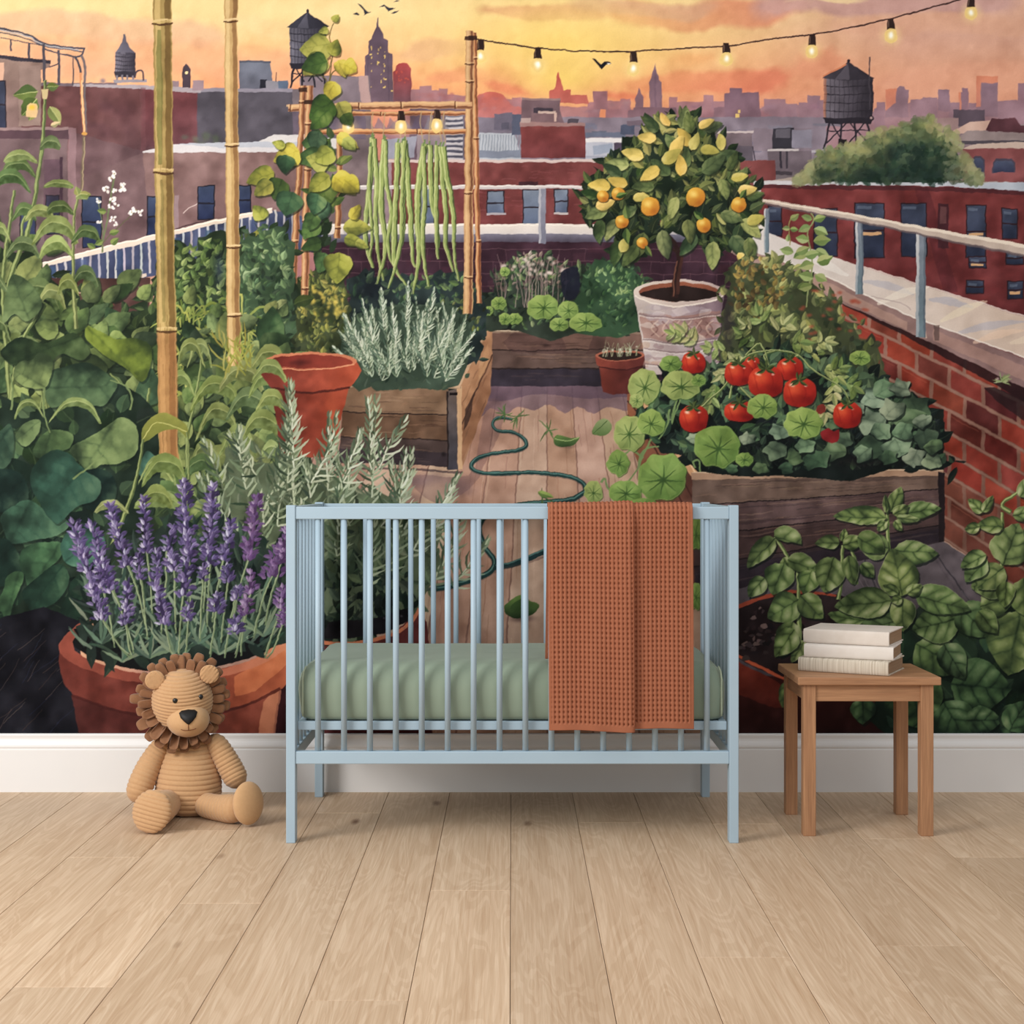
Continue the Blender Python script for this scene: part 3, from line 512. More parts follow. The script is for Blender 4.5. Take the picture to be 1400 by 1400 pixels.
def nast(x, y, rx, ry, r, c=(132, 158, 74), rot=0, dark=(62, 92, 42), light=(176, 190, 104), cx=None, cy=None, notch=True):
    """round nasturtium leaf with rays from its centre"""
    n = 16; P = []
    for i in range(n):
        t = 2 * math.pi * i / n + rot; k = 1 + r.uniform(-.05, .05) + (.04 if i % 2 else -.03)
        if notch and i == 4: k -= .1
        P.append((x + rx * k * math.cos(t), y + ry * k * math.sin(t)))
    cx = x + rx * .05 if cx is None else cx; cy = y + ry * .08 if cy is None else cy
    poly([(a + 1.2, b + 1.6) for a, b in P], dark, sm=3, a=.6); poly(P, mix(c, light, .3), sm=3, col2=mix(c, dark, .35), g=(x - rx * .5, y - ry, x + rx * .5, y + ry), nz=10)
    Q = smooth(P, 3)
    for i in range(0, n, 2):
        p, q = P[i], P[(i + 1) % n]
        poly([(cx, cy), (cx + (p[0] - cx) * .9, cy + (p[1] - cy) * .9), (cx + (q[0] - cx) * .9, cy + (q[1] - cy) * .9)], light if i % 4 else dark, a=.16, own=False)
    for i in range(0, n, 2):
        t = 2 * math.pi * i / n + rot + r.uniform(-.12, .12); l = r.uniform(.62, .85)
        line([(cx, cy), (cx + rx * l * .55 * math.cos(t) + r.uniform(-1, 1), cy + ry * l * .55 * math.sin(t)), (cx + rx * l * math.cos(t), cy + ry * l * math.sin(t))], 2.2 * max(.4, rx / 24), dark, w2=.4, own=False, a=.75)
    line(Q[:int(len(Q) * .55)], .9, light, sm=0, own=False, a=.4); soft(cx, cy, rx * .25, ry * .25, dark, .4)
def pixleaf(pts, base, tip, dark, mid, light, nv=5, vein=.3, bulge=.3, side=1, edge=.25, seed=0, sm=0, tipdark_sign=1):
    """leaf painted tone by tone: blistered between curved veins, lit on one side, dark along the midrib and rim"""
    if sm: pts = smooth(pts, sm)
    r = mask(pts)
    if r is None: return
    X, Y = grid(r); dx, dy = tip[0] - base[0], tip[1] - base[1]; L = math.hypot(dx, dy) or 1; dx /= L; dy /= L
    W = max(1.0, max(abs(-(p[0] - base[0]) * dy + (p[1] - base[1]) * dx) for p in pts))
    u = ((X - base[0]) * dx + (Y - base[1]) * dy) / L; v = (-(X - base[0]) * dy + (Y - base[1]) * dx) / W
    y0, y1, x0, x1, M = r; n = NZ['m'][y0:y1, x0:x1] - .5; n2 = NZ['s'][y0:y1, x0:x1] - .5
    av = np.abs(v); ph = (u - .30 * av ** 1.15 + n * .10) * nv + .35 + (v > 0) * .3; f = ph - np.floor(ph); d = np.minimum(f, 1 - f)
    vn = np.exp(-(d / .075) ** 2) * np.clip(1.05 - av, 0, 1) * np.clip(.55 + n * 2.2, .1, 1) + 1.1 * np.exp(-(av * W / max(.9, W * .045)) ** 2) * np.clip(1.15 - u, .3, 1); bl = np.sin(np.pi * f) * np.exp(-((av - .42) / .34) ** 2)
    g = 1 if (-dx if abs(dx) > .3 else dy * .0 + 1) * side > 0 else -1; lit = np.clip(.5 - g * v * .38, 0, 1)
    t = .42 + .62 * (lit - .5) - .22 * (u - .5) * tipdark_sign + bulge * (bl - .35) * (.5 + lit) - vein * np.clip(vn, 0, 1.2) + n * .55 + n2 * .16 - edge * np.clip((av - .6) / .4, 0, 1) * (1 - lit) 
    t = np.clip(t, 0, 1)[..., None]; D_, M_, L_ = (np.array(c, np.float32) for c in (dark, mid, light))
    lay(r, np.where(t < .5, D_ + (M_ - D_) * t * 2, M_ + (L_ - M_) * (t - .5) * 2).astype(np.float32))
def ovleaf(x, y, L, W, ang, dark, mid, light, bend=0, k=.72, **kw):
    A = math.radians(ang); n = 12; th = A; up = []; dn = []; px, py = x, y
    for i in range(n + 1):
        t = i / n; th = A + bend * t
        if i: px += L / n * math.cos(th); py -= L / n * math.sin(th)
        w = W / 2 * max(0.0, math.sin(math.pi * min(1, t ** k))) ** .8; nx, ny = math.sin(th), math.cos(th); up.append((px - nx * w, py - ny * w)); dn.append((px + nx * w, py + ny * w))
    O = up + dn[::-1]; poly([(a + 1.5, b + 2.5) for a, b in O], mix(dark, (14, 22, 20), .5), a=.55); pixleaf(O, (x, y), (px, py), dark, mid, light, side=1 if math.cos(A) <= 0 else -1, **kw)
def veined(pts, c1, c2, base, tip, dark, light, nv=4, sm=5, va=.6, curve=.15):
    """large leaf: outline, midrib from base to tip, side veins"""
    xs = [p[0] for p in pts]; ys = [p[1] for p in pts]
    poly(pts, c1, sm=sm, col2=c2, g=(min(xs), min(ys), max(xs) * .5 + min(xs) * .5, max(ys)), nz=12)
    bx, by = base; tx, ty = tip; dx, dy = tx - bx, ty - by; l = math.hypot(dx, dy) or 1; nx, ny = -dy / l, dx / l
    W = max(abs((p[0] - bx) * nx + (p[1] - by) * ny) for p in pts) * .8
    mid = [(bx, by), (bx + dx * .5 + nx * l * curve * .4, by + dy * .5 + ny * l * curve * .4), (tx, ty)]
    line(mid, max(1, l * .022), dark, w2=.6, a=va, own=False); line([(p[0] + .9, p[1] - .9) for p in mid], max(.7, l * .012), light, w2=.4, a=va * .7, own=False)
    for i in range(nv):
        t = .08 + i * .7 / nv
        for s in (-1, 1):
            x, y = bx + dx * t, by + dy * t; k = W * (1 - t * .75) * (.75 if i == 0 else 1)
            q = [(x, y), (x + dx * .12 + nx * s * k * .5, y + dy * .12 + ny * s * k * .5), (x + dx * .2 + nx * s * k * .95, y + dy * .2 + ny * s * k * .95)]
            line(q, max(.8, l * .013), dark, w2=.4, a=va * .8, own=False); line([(a + .8, b - .8) for a, b in q], .8, light, w2=.3, a=va * .45, own=False)
R = random.Random(11)
# ---------------------------------------------------------------- roof parapet and railings
motif('parapet', 'dark maroon brick parapet with a white ledge painted at the back')
rect(430, 322, 1060, 540, (76, 46, 60), nz=10, col2=(58, 40, 54))
for i in range(9):
    y = 340 + i * 17; line([(430, y), (1060, y + 1)], 1, (124, 88, 96), a=.6, sm=0, own=False)
    for k in range(18): x = 440 + k * 36 + (i % 2) * 18; line([(x, y), (x, y + 17)], .9, (120, 84, 94), a=.5, sm=0, own=False)
for _ in range(60): x, y = R.uniform(440, 1040), R.uniform(335, 420); rect(x, y, x + R.uniform(10, 30), y + R.uniform(4, 12), jit((88, 48, 62), R, 12), a=.35, own=False)
rect(430, 306, 1050, 322, (226, 210, 194), nz=6, col2=(206, 194, 188)); rect(430, 320, 1050, 331, (128, 124, 140), col2=(92, 84, 100)); line([(430, 308), (1050, 308)], 1.4, (244, 232, 214), sm=0, own=False)
for (x, w) in ((470, 30), (610, 40), (820, 60), (905, 40)): rect(x, 309, x + w, 331, (110, 112, 132), a=.3, own=False)
motif('railing', 'pale metal railing painted behind the beans and lemon tree')
line([(485, 256), (700, 256), (760, 255), (825, 257), (1040, 262)], 5, (196, 184, 182), sm=0); line([(485, 254), (700, 254), (830, 255)], 1.6, (228, 216, 206), sm=0, own=False)
for x in (575, 741, 1015): rect(x - 5, 258, x + 5, 333, (142, 142, 156), nz=6, col2=(118, 118, 134)); rect(x - 5, 258, x - 2, 333, (184, 180, 184), a=.7, own=False)
motif('railing', 'cream and blue balustrade painted at left behind the bamboo')
poly([(100, 350), (238, 317), (372, 288), (440, 300), (440, 350), (372, 330), (238, 372), (100, 400), (0, 420), (0, 378)], (76, 84, 116), nz=16)
for i in range(34):
    x = 20 + i * 11.5; t = (x - 100) / 272; y = 352 - t * 64; line([(x, y), (x + 1, y + 46)], 3, jit((196, 186, 184), R, 22), sm=0, a=.85)
for i in range(12): x = R.uniform(20, 370); y = 358 - (x - 100) / 272 * 64; rect(x, y, x + R.uniform(4, 9), y + R.uniform(20, 44), jit((72, 92, 128), R, 14), a=.7)
line([(0, 376), (100, 352), (160, 338), (238, 318), (310, 300), (372, 288)], 6.5, (222, 198, 176), sm=0, nz=8); line([(0, 374), (100, 349), (238, 315), (372, 285)], 1.8, (244, 228, 206), sm=0, own=False); line([(0, 420), (100, 397), (200, 376)], 5, (206, 182, 164), sm=0)
motif('brick_wall', 'sunlit patch of brick painted among the leaves at left')
rect(20, 380, 205, 470, (92, 62, 58), nz=14)
for i in range(26): x, y = R.uniform(40, 160), R.uniform(384, 446); rect(x, y, x + R.uniform(14, 30), y + R.uniform(4, 8), jit(R.choice(((176, 106, 76), (206, 150, 116), (120, 66, 56), (210, 170, 140))), R, 12), a=.9)
# ---------------------------------------------------------------- deck
motif('deck', 'pinkish plank deck painted between the planter boxes')
poly([(560, 520), (900, 520), (960, 640), (1285, 735), (1330, 765), (1400, 812), (1560, 900), (1560, 1006), (440, 1006), (500, 640)], (176, 138, 116), nz=14, col2=(170, 132, 110))
def plank_x(k, y): return 748 + k * 34 * (1 + (y - 530) / 560)
for k in range(-9, 14):
    c = jit(R.choice(((190, 152, 128), (176, 134, 110), (198, 164, 138), (166, 128, 108), (182, 144, 124))), R, 8)
    poly([(plank_x(k, 520), 520), (plank_x(k + 1, 520), 520), (plank_x(k + 1, 1006), 1006), (plank_x(k, 1006), 1006)], c, nz=12, a=.75)
    line([(plank_x(k, 520), 520), (plank_x(k, 700), 700), (plank_x(k, 1006), 1006)], 1.2, (126, 92, 80), w2=2.6, a=.8, sm=0, own=False)
for _ in range(160):
    y = R.uniform(540, 990); k = R.uniform(-4, 5); l = R.uniform(20, 70) * (1 + (y - 520) / 300); line([(plank_x(k, y), y), (plank_x(k + .04, y + l), y + l)], .8, jit(R.choice(((140, 98, 78), (208, 174, 148), (150, 100, 72), (122, 86, 76))), R, 10), a=.5, mid=2, w2=.5, own=False, sm=0)
P = [(630, 560), (650, 528), (900, 528), (880, 552), (855, 562), (830, 556), (812, 566), (790, 556), (772, 566), (752, 553), (730, 562), (708, 556), (690, 566), (670, 558), (655, 572)]
poly(P, (112, 90, 106), a=.65, own=False, sm=3, nz=12); poly([(640, 545), (656, 528), (900, 526), (880, 540), (800, 545), (740, 538), (690, 548)], (92, 72, 92), a=.5, own=False, sm=3)
poly([(560, 650), (640, 650), (655, 600), (668, 545), (690, 560), (680, 600), (660, 640), (650, 660), (600, 690)], (118, 88, 88), a=.4, own=False, sm=3)
for k in range(6): soft(R.uniform(560, 650), R.uniform(650, 690), 30, 14, (104, 84, 92), .35)
poly([(1000, 760), (1284, 736), (1330, 766), (1400, 813), (1560, 900), (1560, 1006), (1000, 1006)], (96, 88, 96), a=.9, own=False, nz=14, col2=(62, 58, 68))
for (x, x2) in ((1180, 1215), (1225, 1275), (1282, 1345), (1020, 1030), (1050, 1070)): line([(x, 760), (x2, 850)], 1.8, (62, 58, 66), sm=0, own=False, a=.8)
for _ in range(24): x, y = R.uniform(1010, 1340), R.uniform(762, 850); line([(x, y), (x + R.uniform(10, 26), y + R.uniform(20, 50))], 1, jit((142, 132, 136), R, 16), a=.4, mid=4, w2=1, own=False, sm=0)
# right-hand parapet
motif('parapet', 'red brick parapet with a broad stone cap painted at right')
poly([(1080, 372), (1120, 388), (1250, 448), (1400, 520), (1560, 598), (1560, 900), (1400, 812), (1285, 735), (1080, 600)], (158, 112, 96), nz=14, col2=(120, 84, 70), g=(1150, 420, 1330, 760))
def wall_pt(u, v):
    """u along the wall (0 far .. 1 near edge of the picture), v down the courses (0 top .. 1)"""
    x = 1080 + 320 * u; yt = 372 + 148 * u; yb = 592 + 218 * u; return (x, yt + (yb - yt) * v)
brk = ((150, 58, 42), (134, 50, 40), (116, 46, 42), (162, 70, 48), (142, 66, 52), (104, 44, 42))
for j in range(9):
    v0, v1 = j / 9 + .010, (j + 1) / 9 - .010; k = 0; u = -.02 + (j % 2) * .06
    while u < 1.55:
        w = .115 + .045 * u; c = jit(R.choice(brk), R, 10)
        if j > 5: c = mix(c, (112, 70, 54), .6)
        poly([wall_pt(u + .008, v0), wall_pt(u + w - .008, v0), wall_pt(u + w - .008, v1), wall_pt(u + .008, v1)], c, nz=14)
        if R.random() < .4: line([wall_pt(u + .01, v0 + .015), wall_pt(u + w - .02, v0 + .015)], 1.2, mix(c, (200, 120, 90), .4), sm=0, own=False, a=.6)
        u += w
for j in range(10):
    v = j / 9; line([wall_pt(u / 8, v) for u in range(0, 13)], 1.2 + j * .12, (168, 128, 112), sm=0, own=False, a=.4, w2=3.5)
poly([(1120, 396), (1250, 456), (1400, 528), (1560, 606), (1560, 632), (1400, 548), (1250, 466), (1120, 400)], (52, 30, 34), a=.85, own=False)
poly([(1345, 530), (1400, 545), (1560, 620), (1560, 660), (1400, 575)], (50, 32, 36), a=.75, sm=2, own=False)
poly([(1005, 330), (1060, 352), (1120, 372), (1250, 434), (1400, 490), (1560, 556), (1560, 606), (1400, 530), (1250, 458), (1110, 396), (1040, 366), (1000, 345)], (158, 126, 116), nz=12, col2=(136, 106, 104), g=(1000, 0, 1400, 0))
poly([(1090, 385), (1140, 405), (1200, 433), (1240, 452), (1240, 440), (1140, 390), (1100, 374)], (190, 150, 130), a=.5, own=False); poly([(1275, 450), (1400, 500), (1560, 566), (1560, 585), (1400, 520), (1275, 466)], (180, 138, 122), a=.5, own=False)
poly([(1000, 322), (1050, 318), (1120, 345), (1170, 362), (1265, 392), (1400, 433), (1560, 482), (1560, 556), (1400, 488), (1250, 434), (1120, 374), (1050, 350), (1000, 336)], (204, 192, 184), nz=8, col2=(208, 180, 160), g=(1050, 0, 1400, 0))
for (a, b, c) in (((1180, 385), (1250, 402), (168, 166, 176)), ((1200, 415), (1270, 392), (230, 214, 192)), ((1270, 410), (1330, 420), (164, 164, 178)), ((1285, 440), (1350, 412), (228, 206, 172)), ((1310, 455), (1400, 440), (170, 168, 180)), ((1330, 468), (1400, 452), (232, 190, 160)), ((1160, 378), (1100, 352), (226, 216, 204)), ((1380, 470), (1440, 462), (226, 200, 170))):
    line([a, ((a[0] + b[0]) / 2, (a[1] + b[1]) / 2 - 3), b], 3, c, a=.6, mid=12, own=False, w2=2)
line([(1050, 350), (1120, 374), (1250, 434), (1400, 488), (1560, 556)], 1.8, (232, 218, 202), sm=0, own=False, a=.9); line([(1170, 361), (1265, 391), (1400, 432)], 1.6, (236, 222, 208), sm=0, own=False, a=.8)
line([(1262, 434), (1266, 462)], 2, (200, 170, 150), sm=0, own=False); line([(1190, 405), (1232, 414), (1246, 424)], 1, (170, 150, 146), own=False); poly([(1276, 444), (1284, 444), (1284, 466), (1277, 466)], (96, 76, 72), a=.7, own=False)
motif('railing', 'pale metal handrail on posts painted along the right parapet')
for (x, y0, y1, w) in ((1048, 285, 345, 7), (1175, 302, 402, 10), (1259, 318, 461, 13)):
    rect(x - w / 2, y0, x + w / 2, y1, (128, 134, 146), nz=6, col2=(104, 124, 132)); rect(x - w / 2, y0, x - w / 2 + w * .3, y1, (206, 200, 196), a=.85, own=False, col2=(150, 158, 164)); rect(x + w * .3, y0, x + w / 2, y1, (88, 98, 110), a=.6, own=False)
poly([(1030, 271), (1060, 274), (1170, 293), (1262, 310), (1400, 334), (1560, 362), (1560, 382), (1400, 350), (1262, 321), (1170, 303), (1060, 281), (1030, 277)], (190, 168, 152), nz=8); poly([(1030, 271), (1170, 293), (1262, 310), (1400, 334), (1560, 362), (1560, 368), (1400, 339), (1262, 314), (1170, 296), (1030, 273)], (228, 206, 182), own=False)
poly([(1030, 275), (1170, 301), (1262, 320), (1400, 348), (1560, 380), (1560, 384), (1400, 352), (1262, 323), (1170, 304), (1030, 278)], (112, 96, 98), a=.8, own=False)
# hose
motif('garden_hose', 'dark green garden hose snaking across the painted deck')
H1 = [(700, 574), (682, 572), (674, 580), (680, 590), (700, 592), (716, 600), (718, 612), (700, 618), (670, 622), (650, 630), (644, 640), (656, 647), (690, 648), (735, 647), (775, 652), (796, 661), (800, 672), (785, 682), (760, 686), (700, 694), (668, 704), (655, 722), (662, 748), (676, 768), (668, 784), (630, 798), (596, 806)]
line(H1, 4.2, (96, 74, 70), a=.35, own=False, w2=9); H1b = [(x, y - 1) for x, y in H1]
line(H1b, 4, (36, 70, 68), w2=8); line([(x - .3, y - 2) for x, y in H1], 1.2, (96, 136, 126), w2=2.2, own=False, a=.8)
line([(676, 776), (700, 772), (740, 756), (775, 742)], 8, (36, 66, 68)); line([(678, 773), (700, 769), (740, 753), (775, 739)], 2, (84, 122, 116), own=False); line([(676, 782), (740, 763), (775, 749)], 3, (92, 72, 70), own=False, a=.4)
# ---------------------------------------------------------------- planter boxes
WD = ((120, 88, 68), (104, 76, 62), (132, 100, 78), (90, 68, 60))
def boards(q, n, cols, r, dark=(50, 36, 34), grain=14, shade=None):
    """q: four corners (tl, tr, br, bl) of a planked side, n boards high"""
    (ax, ay), (bx, by), (cx, cy), (dx, dy) = q
    def P(u, v): tx, ty = ax + (bx - ax) * u, ay + (by - ay) * u; ex, ey = dx + (cx - dx) * u, dy + (cy - dy) * u; return (tx + (ex - tx) * v, ty + (ey - ty) * v)
    for i in range(n):
        c = jit(cols[i % len(cols)], r, 6); v0, v1 = i / n, (i + 1) / n
        poly([P(0, v0), P(1, v0), P(1, v1), P(0, v1)], c, nz=14)
        for _ in range(grain):
            u = r.uniform(0, .85); v = r.uniform(v0, v1); w = r.uniform(.08, .3); line([P(u, v), P(u + w * .5, v + r.uniform(-.01, .01)), P(min(1, u + w), v)], .8, jit(mix(c, r.choice((dark, (176, 138, 108))), .45), r, 8), a=.55, mid=r.uniform(1, 2.6), w2=.5, own=False)
        if i: line([P(0, v0), P(.3, v0 + r.uniform(-.01, .02)), P(.6, v0 + r.uniform(-.02, .01)), P(1, v0)], 1.6, dark, own=False, a=.9)
    if shade: poly([P(0, shade), P(1, shade), P(1, 1), P(0, 1)], (46, 40, 56), a=.45, own=False)
motif('planter_box', 'long low wooden planter box painted at the back of the deck')
rect(660, 400, 890, 470, (38, 42, 40)); boards([(672, 454), (880, 454), (880, 528), (668, 528)], 3, ((112, 82, 70), (104, 80, 72), (74, 62, 72)), R, shade=.68); line([(672, 453), (880, 455)], 3, (142, 116, 98), sm=0); line([(672, 452), (760, 453)], 1.2, (190, 164, 136), sm=0, own=False)
poly([(700, 455), (765, 456), (775, 480), (800, 485), (812, 456), (830, 456), (826, 470), (840, 482), (700, 482)], (84, 58, 56), a=.45, own=False, sm=2); soft(748, 473, 9, 4, (60, 40, 38), .7)
BX = motif('planter_box', 'large wooden planter box of rosemary painted left of the deck')
poly([(480, 400), (680, 400), (668, 440), (620, 535), (470, 535)], (36, 46, 36), nz=10)
boards([(627, 530), (674, 434), (671, 536), (630, 644)], 2, ((168, 120, 82), (146, 100, 72)), R, dark=(84, 56, 44)); poly([(636, 560), (650, 535), (642, 575), (634, 590)], (70, 48, 40), a=.8, own=False); poly([(655, 500), (668, 470), (666, 500), (656, 520)], (188, 140, 96), a=.5, own=False, sm=2)
boards([(472, 528), (613, 532), (613, 638), (462, 632)], 3, ((128, 98, 74), (112, 82, 64), (88, 70, 64)), R, shade=.82)
poly([(612, 534), (627, 530), (627, 642), (612, 642)], (112, 96, 88), nz=8, col2=(72, 70, 80)); line([(612, 535), (612, 641)], 1.8, (48, 36, 36), sm=0); poly([(624, 530), (631, 528), (632, 642), (626, 642)], (196, 152, 112), nz=6)
line([(470, 527), (560, 526), (618, 529), (630, 529)], 4.5, (160, 132, 104), sm=0); line([(470, 526), (560, 525), (625, 527)], 1.3, (206, 178, 146), sm=0, own=False); poly([(614, 527), (628, 531), (674, 436), (670, 424), (660, 428)], (190, 150, 116), nz=10); line([(622, 528), (664, 430)], 1.6, (220, 184, 146), sm=0, own=False); line([(616, 526), (656, 434)], 1.4, (70, 50, 42), sm=0, own=False)
poly([(652, 424), (668, 420), (674, 428), (674, 440), (668, 432), (654, 430)], (154, 116, 88)); line([(614, 538), (625, 538)], 4, (36, 28, 30), sm=0, own=False); soft(606, 621, 5, 5, (40, 30, 32), .9)
line([(460, 640), (560, 642), (632, 646)], 3, (60, 48, 56), a=.6, own=False)
RBX = motif('planter_box', 'dark wooden planter box of tomatoes painted at right')
poly([(860, 530), (1000, 510), (1290, 560), (1290, 650), (950, 660), (880, 580)], (30, 38, 34), nz=10)
poly([(858, 530), (862, 526), (946, 645), (950, 650), (952, 818), (930, 760), (858, 600)], (150, 92, 62), nz=12, col2=(96, 60, 50), g=(860, 0, 960, 0))
for a in ((.3, 2), (.62, 2)): line([(858, 530 + 60 * a[0]), (900, 580 + 66 * a[0]), (950, 650 + 120 * a[0])], 2, (84, 46, 38), own=False)
poly([(856, 522), (866, 520), (905, 565), (948, 640), (958, 650), (945, 652), (900, 590), (860, 535)], (206, 148, 104), nz=8); line([(862, 524), (905, 572), (950, 646)], 1.6, (232, 184, 136), own=False)
boards([(946, 648), (1289, 644), (1284, 742), (950, 818)], 4, ((110, 84, 76), (98, 74, 70), (88, 66, 66), (70, 56, 60)), R, dark=(40, 30, 34), grain=26, shade=.8); poly([(944, 646), (1290, 642), (1289, 650), (945, 656)], (168, 132, 106), nz=8); line([(946, 646), (1289, 642)], 1.4, (202, 166, 134), sm=0, own=False)
poly([(1283, 644), (1292, 646), (1291, 740), (1284, 742)], (44, 34, 38))
# ---------------------------------------------------------------- back planting
DK = (26, 40, 36)
motif('herb_bed', 'mixed leafy herbs painted in the back planter box')
foliage([(668, 450), (672, 390), (690, 362), (720, 350), (745, 346), (770, 362), (800, 368), (850, 352), (880, 380), (886, 452)], 320, (7, 15), (36, 48, 42), (86, 114, 72), (148, 164, 104), 5, basecol=(54, 66, 54))
foliage([(670, 400), (690, 355), (730, 345), (776, 362), (770, 395)], 120, (5, 10), (74, 62, 62), (150, 124, 112), (206, 184, 166), 6, base=False, a=.85)
foliage([(790, 450), (800, 372), (850, 358), (886, 390), (888, 448)], 190, (6, 12), (42, 70, 50), (100, 136, 84), (152, 174, 110), 8, basecol=(58, 88, 60))
for i in range(26): x = R.uniform(680, 780); line([(x, 420), (x + R.uniform(-6, 6), 390), (x + R.uniform(-12, 12), R.uniform(345, 366))], 1.4, jit((150, 128, 120), R, 20), w2=.6, own=False, a=.8); soft(x + R.uniform(-8, 8), R.uniform(350, 376), 5, 4, (214, 190, 178), .8)
poly([(768, 372), (790, 366), (792, 398), (778, 412), (768, 400)], (36, 38, 60), a=.85, sm=3)
for (x, y, rx, ry) in ((682, 415, 11, 9), (704, 436, 10, 8), (668, 425, 6, 7), (742, 420, 21, 17), (776, 424, 14, 12), (764, 443, 13, 9), (800, 441, 22, 13), (690, 372, 7, 6), (690, 436, 8, 8)):
    motif('nasturtium_leaf', None, 'herb_bed'); nast(x, y, rx, ry, R, (140, 166, 82))
# dark planting under the beans
motif('hedge', 'dark low greenery painted under the hanging beans')
foliage([(470, 470), (480, 385), (520, 372), (560, 380), (620, 374), (660, 400), (664, 440), (640, 500), (480, 500)], 260, (7, 16), (34, 46, 50), (62, 90, 68), (110, 132, 78), 9, basecol=(44, 58, 58))
soft(510, 395, 30, 22, (30, 36, 52), .6)
foliage([(600, 420), (640, 400), (664, 430), (640, 490), (610, 470)], 70, (6, 12), (50, 62, 40), (98, 108, 58), (150, 152, 74), 10, base=False)
motif('thyme_bush', 'yellow-green bushy herb painted between the bamboo and the rosemary')
foliage([(385, 480), (384, 420), (400, 388), (430, 372), (462, 378), (476, 410), (486, 470), (470, 500), (390, 500)], 330, (6, 13), (48, 60, 38), (106, 114, 58), (172, 160, 76), 12, basecol=(64, 74, 46))
for _ in range(26): soft(R.uniform(425, 472), R.uniform(392, 432), 4, 6, (206, 176, 70), .7, ang=R.uniform(0, 3))
# rosemary in the box
motif('rosemary', 'silvery rosemary bush painted in the wooden planter box')
foliage([(470, 510), (480, 445), (520, 415), (600, 415), (642, 450), (625, 528), (500, 530)], 150, (8, 16), (48, 66, 52), (88, 108, 86), (124, 140, 114), 13, basecol=(66, 84, 68), wid=.25)
for i in range(46):
    x = 487 + (i * 37 % 140) + R.uniform(-6, 6); y = 520 - R.uniform(0, 42); sprig(x, y, R.uniform(40, 72), R.uniform(66, 116) - (x - 560) * .22, 11, R.uniform(12, 17), 2.1, (70, 92, 76), (124, 142, 116), (190, 198, 168), R, R.uniform(-.3, .3))
for (x, y, a, L) in ((524, 412, 94, 55), (556, 408, 88, 60), (585, 412, 80, 56), (492, 440, 118, 55), (508, 432, 104, 60), (540, 430, 96, 52), (604, 436, 66, 56), (625, 455, 56, 50), (573, 440, 85, 50), (615, 480, 50, 55), (480, 470, 130, 45)):
    sprig(x - math.cos(math.radians(a)) * 10, y + 40, L, a, 12, 15, 2.2, (84, 106, 88), (140, 156, 130), (206, 210, 184), R)
# ---------------------------------------------------------------- lemon tree
LT = motif('lemon_tree', 'round lemon tree with yellow-orange fruit painted in a pale urn')
motif('urn', 'whitewashed terracotta urn', 'lemon_tree')
poly([(866, 400), (872, 430), (878, 470), (884, 512), (982, 512), (984, 470), (986, 430), (991, 402)], (196, 178, 170), nz=16, col2=(136, 112, 122), g=(880, 0, 985, 0))
poly([(874, 428), (930, 432), (985, 424), (983, 460), (930, 470), (879, 462)], (160, 116, 104), a=.7, nz=20, own=False)
for _ in range(60): x, y = R.uniform(876, 980), R.uniform(415, 510); poly(wob(ell(x, y, R.uniform(4, 14), R.uniform(2, 6), 0, 8), R, 2), jit(R.choice(((212, 198, 190), (150, 124, 126), (188, 142, 120), (174, 160, 164))), R, 10), a=.4, sm=2, own=False)
for (x0, x1, y) in ((874, 986, 430), (878, 984, 464), (880, 984, 476), (882, 982, 497)): line([(x0, y), ((x0 + x1) / 2, y + 5), (x1, y - 2)], 2, (130, 106, 108), a=.6, own=False); line([(x0, y + 2), ((x0 + x1) / 2, y + 7), (x1, y)], 1.2, (226, 212, 200), a=.6, own=False)
for k in range(6): x = 890 + k * 15; line([(x, 440), (x + 9, 450), (x, 460)], 2, (126, 88, 84), a=.6, own=False); line([(x + 10, 438), (x + 1, 450), (x + 12, 461)], 2, (214, 180, 158), a=.5, own=False)
poly(ell(928.5, 400, 62.5, 18, 0, 40), (214, 192, 176), nz=8, col2=(180, 156, 150), g=(866, 0, 991, 0)); poly(ell(928.5, 399, 55, 13, 0, 40), (158, 92, 66), col2=(120, 66, 52), g=(0, 386, 0, 412)); poly([(874, 402), (900, 394), (930, 391), (960, 394), (984, 402), (960, 410), (928, 412), (896, 409)], (54, 38, 36), nz=12, sm=3)
line([(868, 404), (890, 414), (928, 418.5), (966, 414), (989, 404)], 2, (236, 218, 198), own=False, a=.8)
motif('trunk', 'slim dark trunk', 'lemon_tree')
line([(922, 406), (925, 380), (928, 355), (924, 336), (910, 318), (892, 300)], 10, (62, 38, 36), w2=4); line([(926, 402), (929, 372), (932, 352), (936, 335), (945, 310)], 5, (84, 50, 42), w2=3); line([(920, 404), (922, 380), (925, 356)], 2, (124, 80, 62), own=False)
for q in ([(926, 345), (900, 330), (870, 322)], [(928, 340), (956, 325), (985, 318)]): line(q, 3, (66, 42, 38), w2=1.2)
CRN = motif('crown', 'glossy green crown', 'lemon_tree')
CR = [(800, 285), (806, 255), (826, 230), (845, 212), (868, 190), (890, 172), (920, 162), (945, 160), (965, 180), (990, 200), (1015, 232), (1032, 262), (1036, 290), (1026, 318), (1000, 345), (975, 350), (950, 330), (920, 312), (892, 320), (870, 350), (845, 345), (838, 318), (812, 305)]
foliage(CR, 460, (12, 26), (30, 44, 34), (84, 100, 54), (172, 164, 92), 21, wid=.5, basecol=(36, 52, 38), lit=.6, bend=.7, rib=True)
lr = random.Random(5)
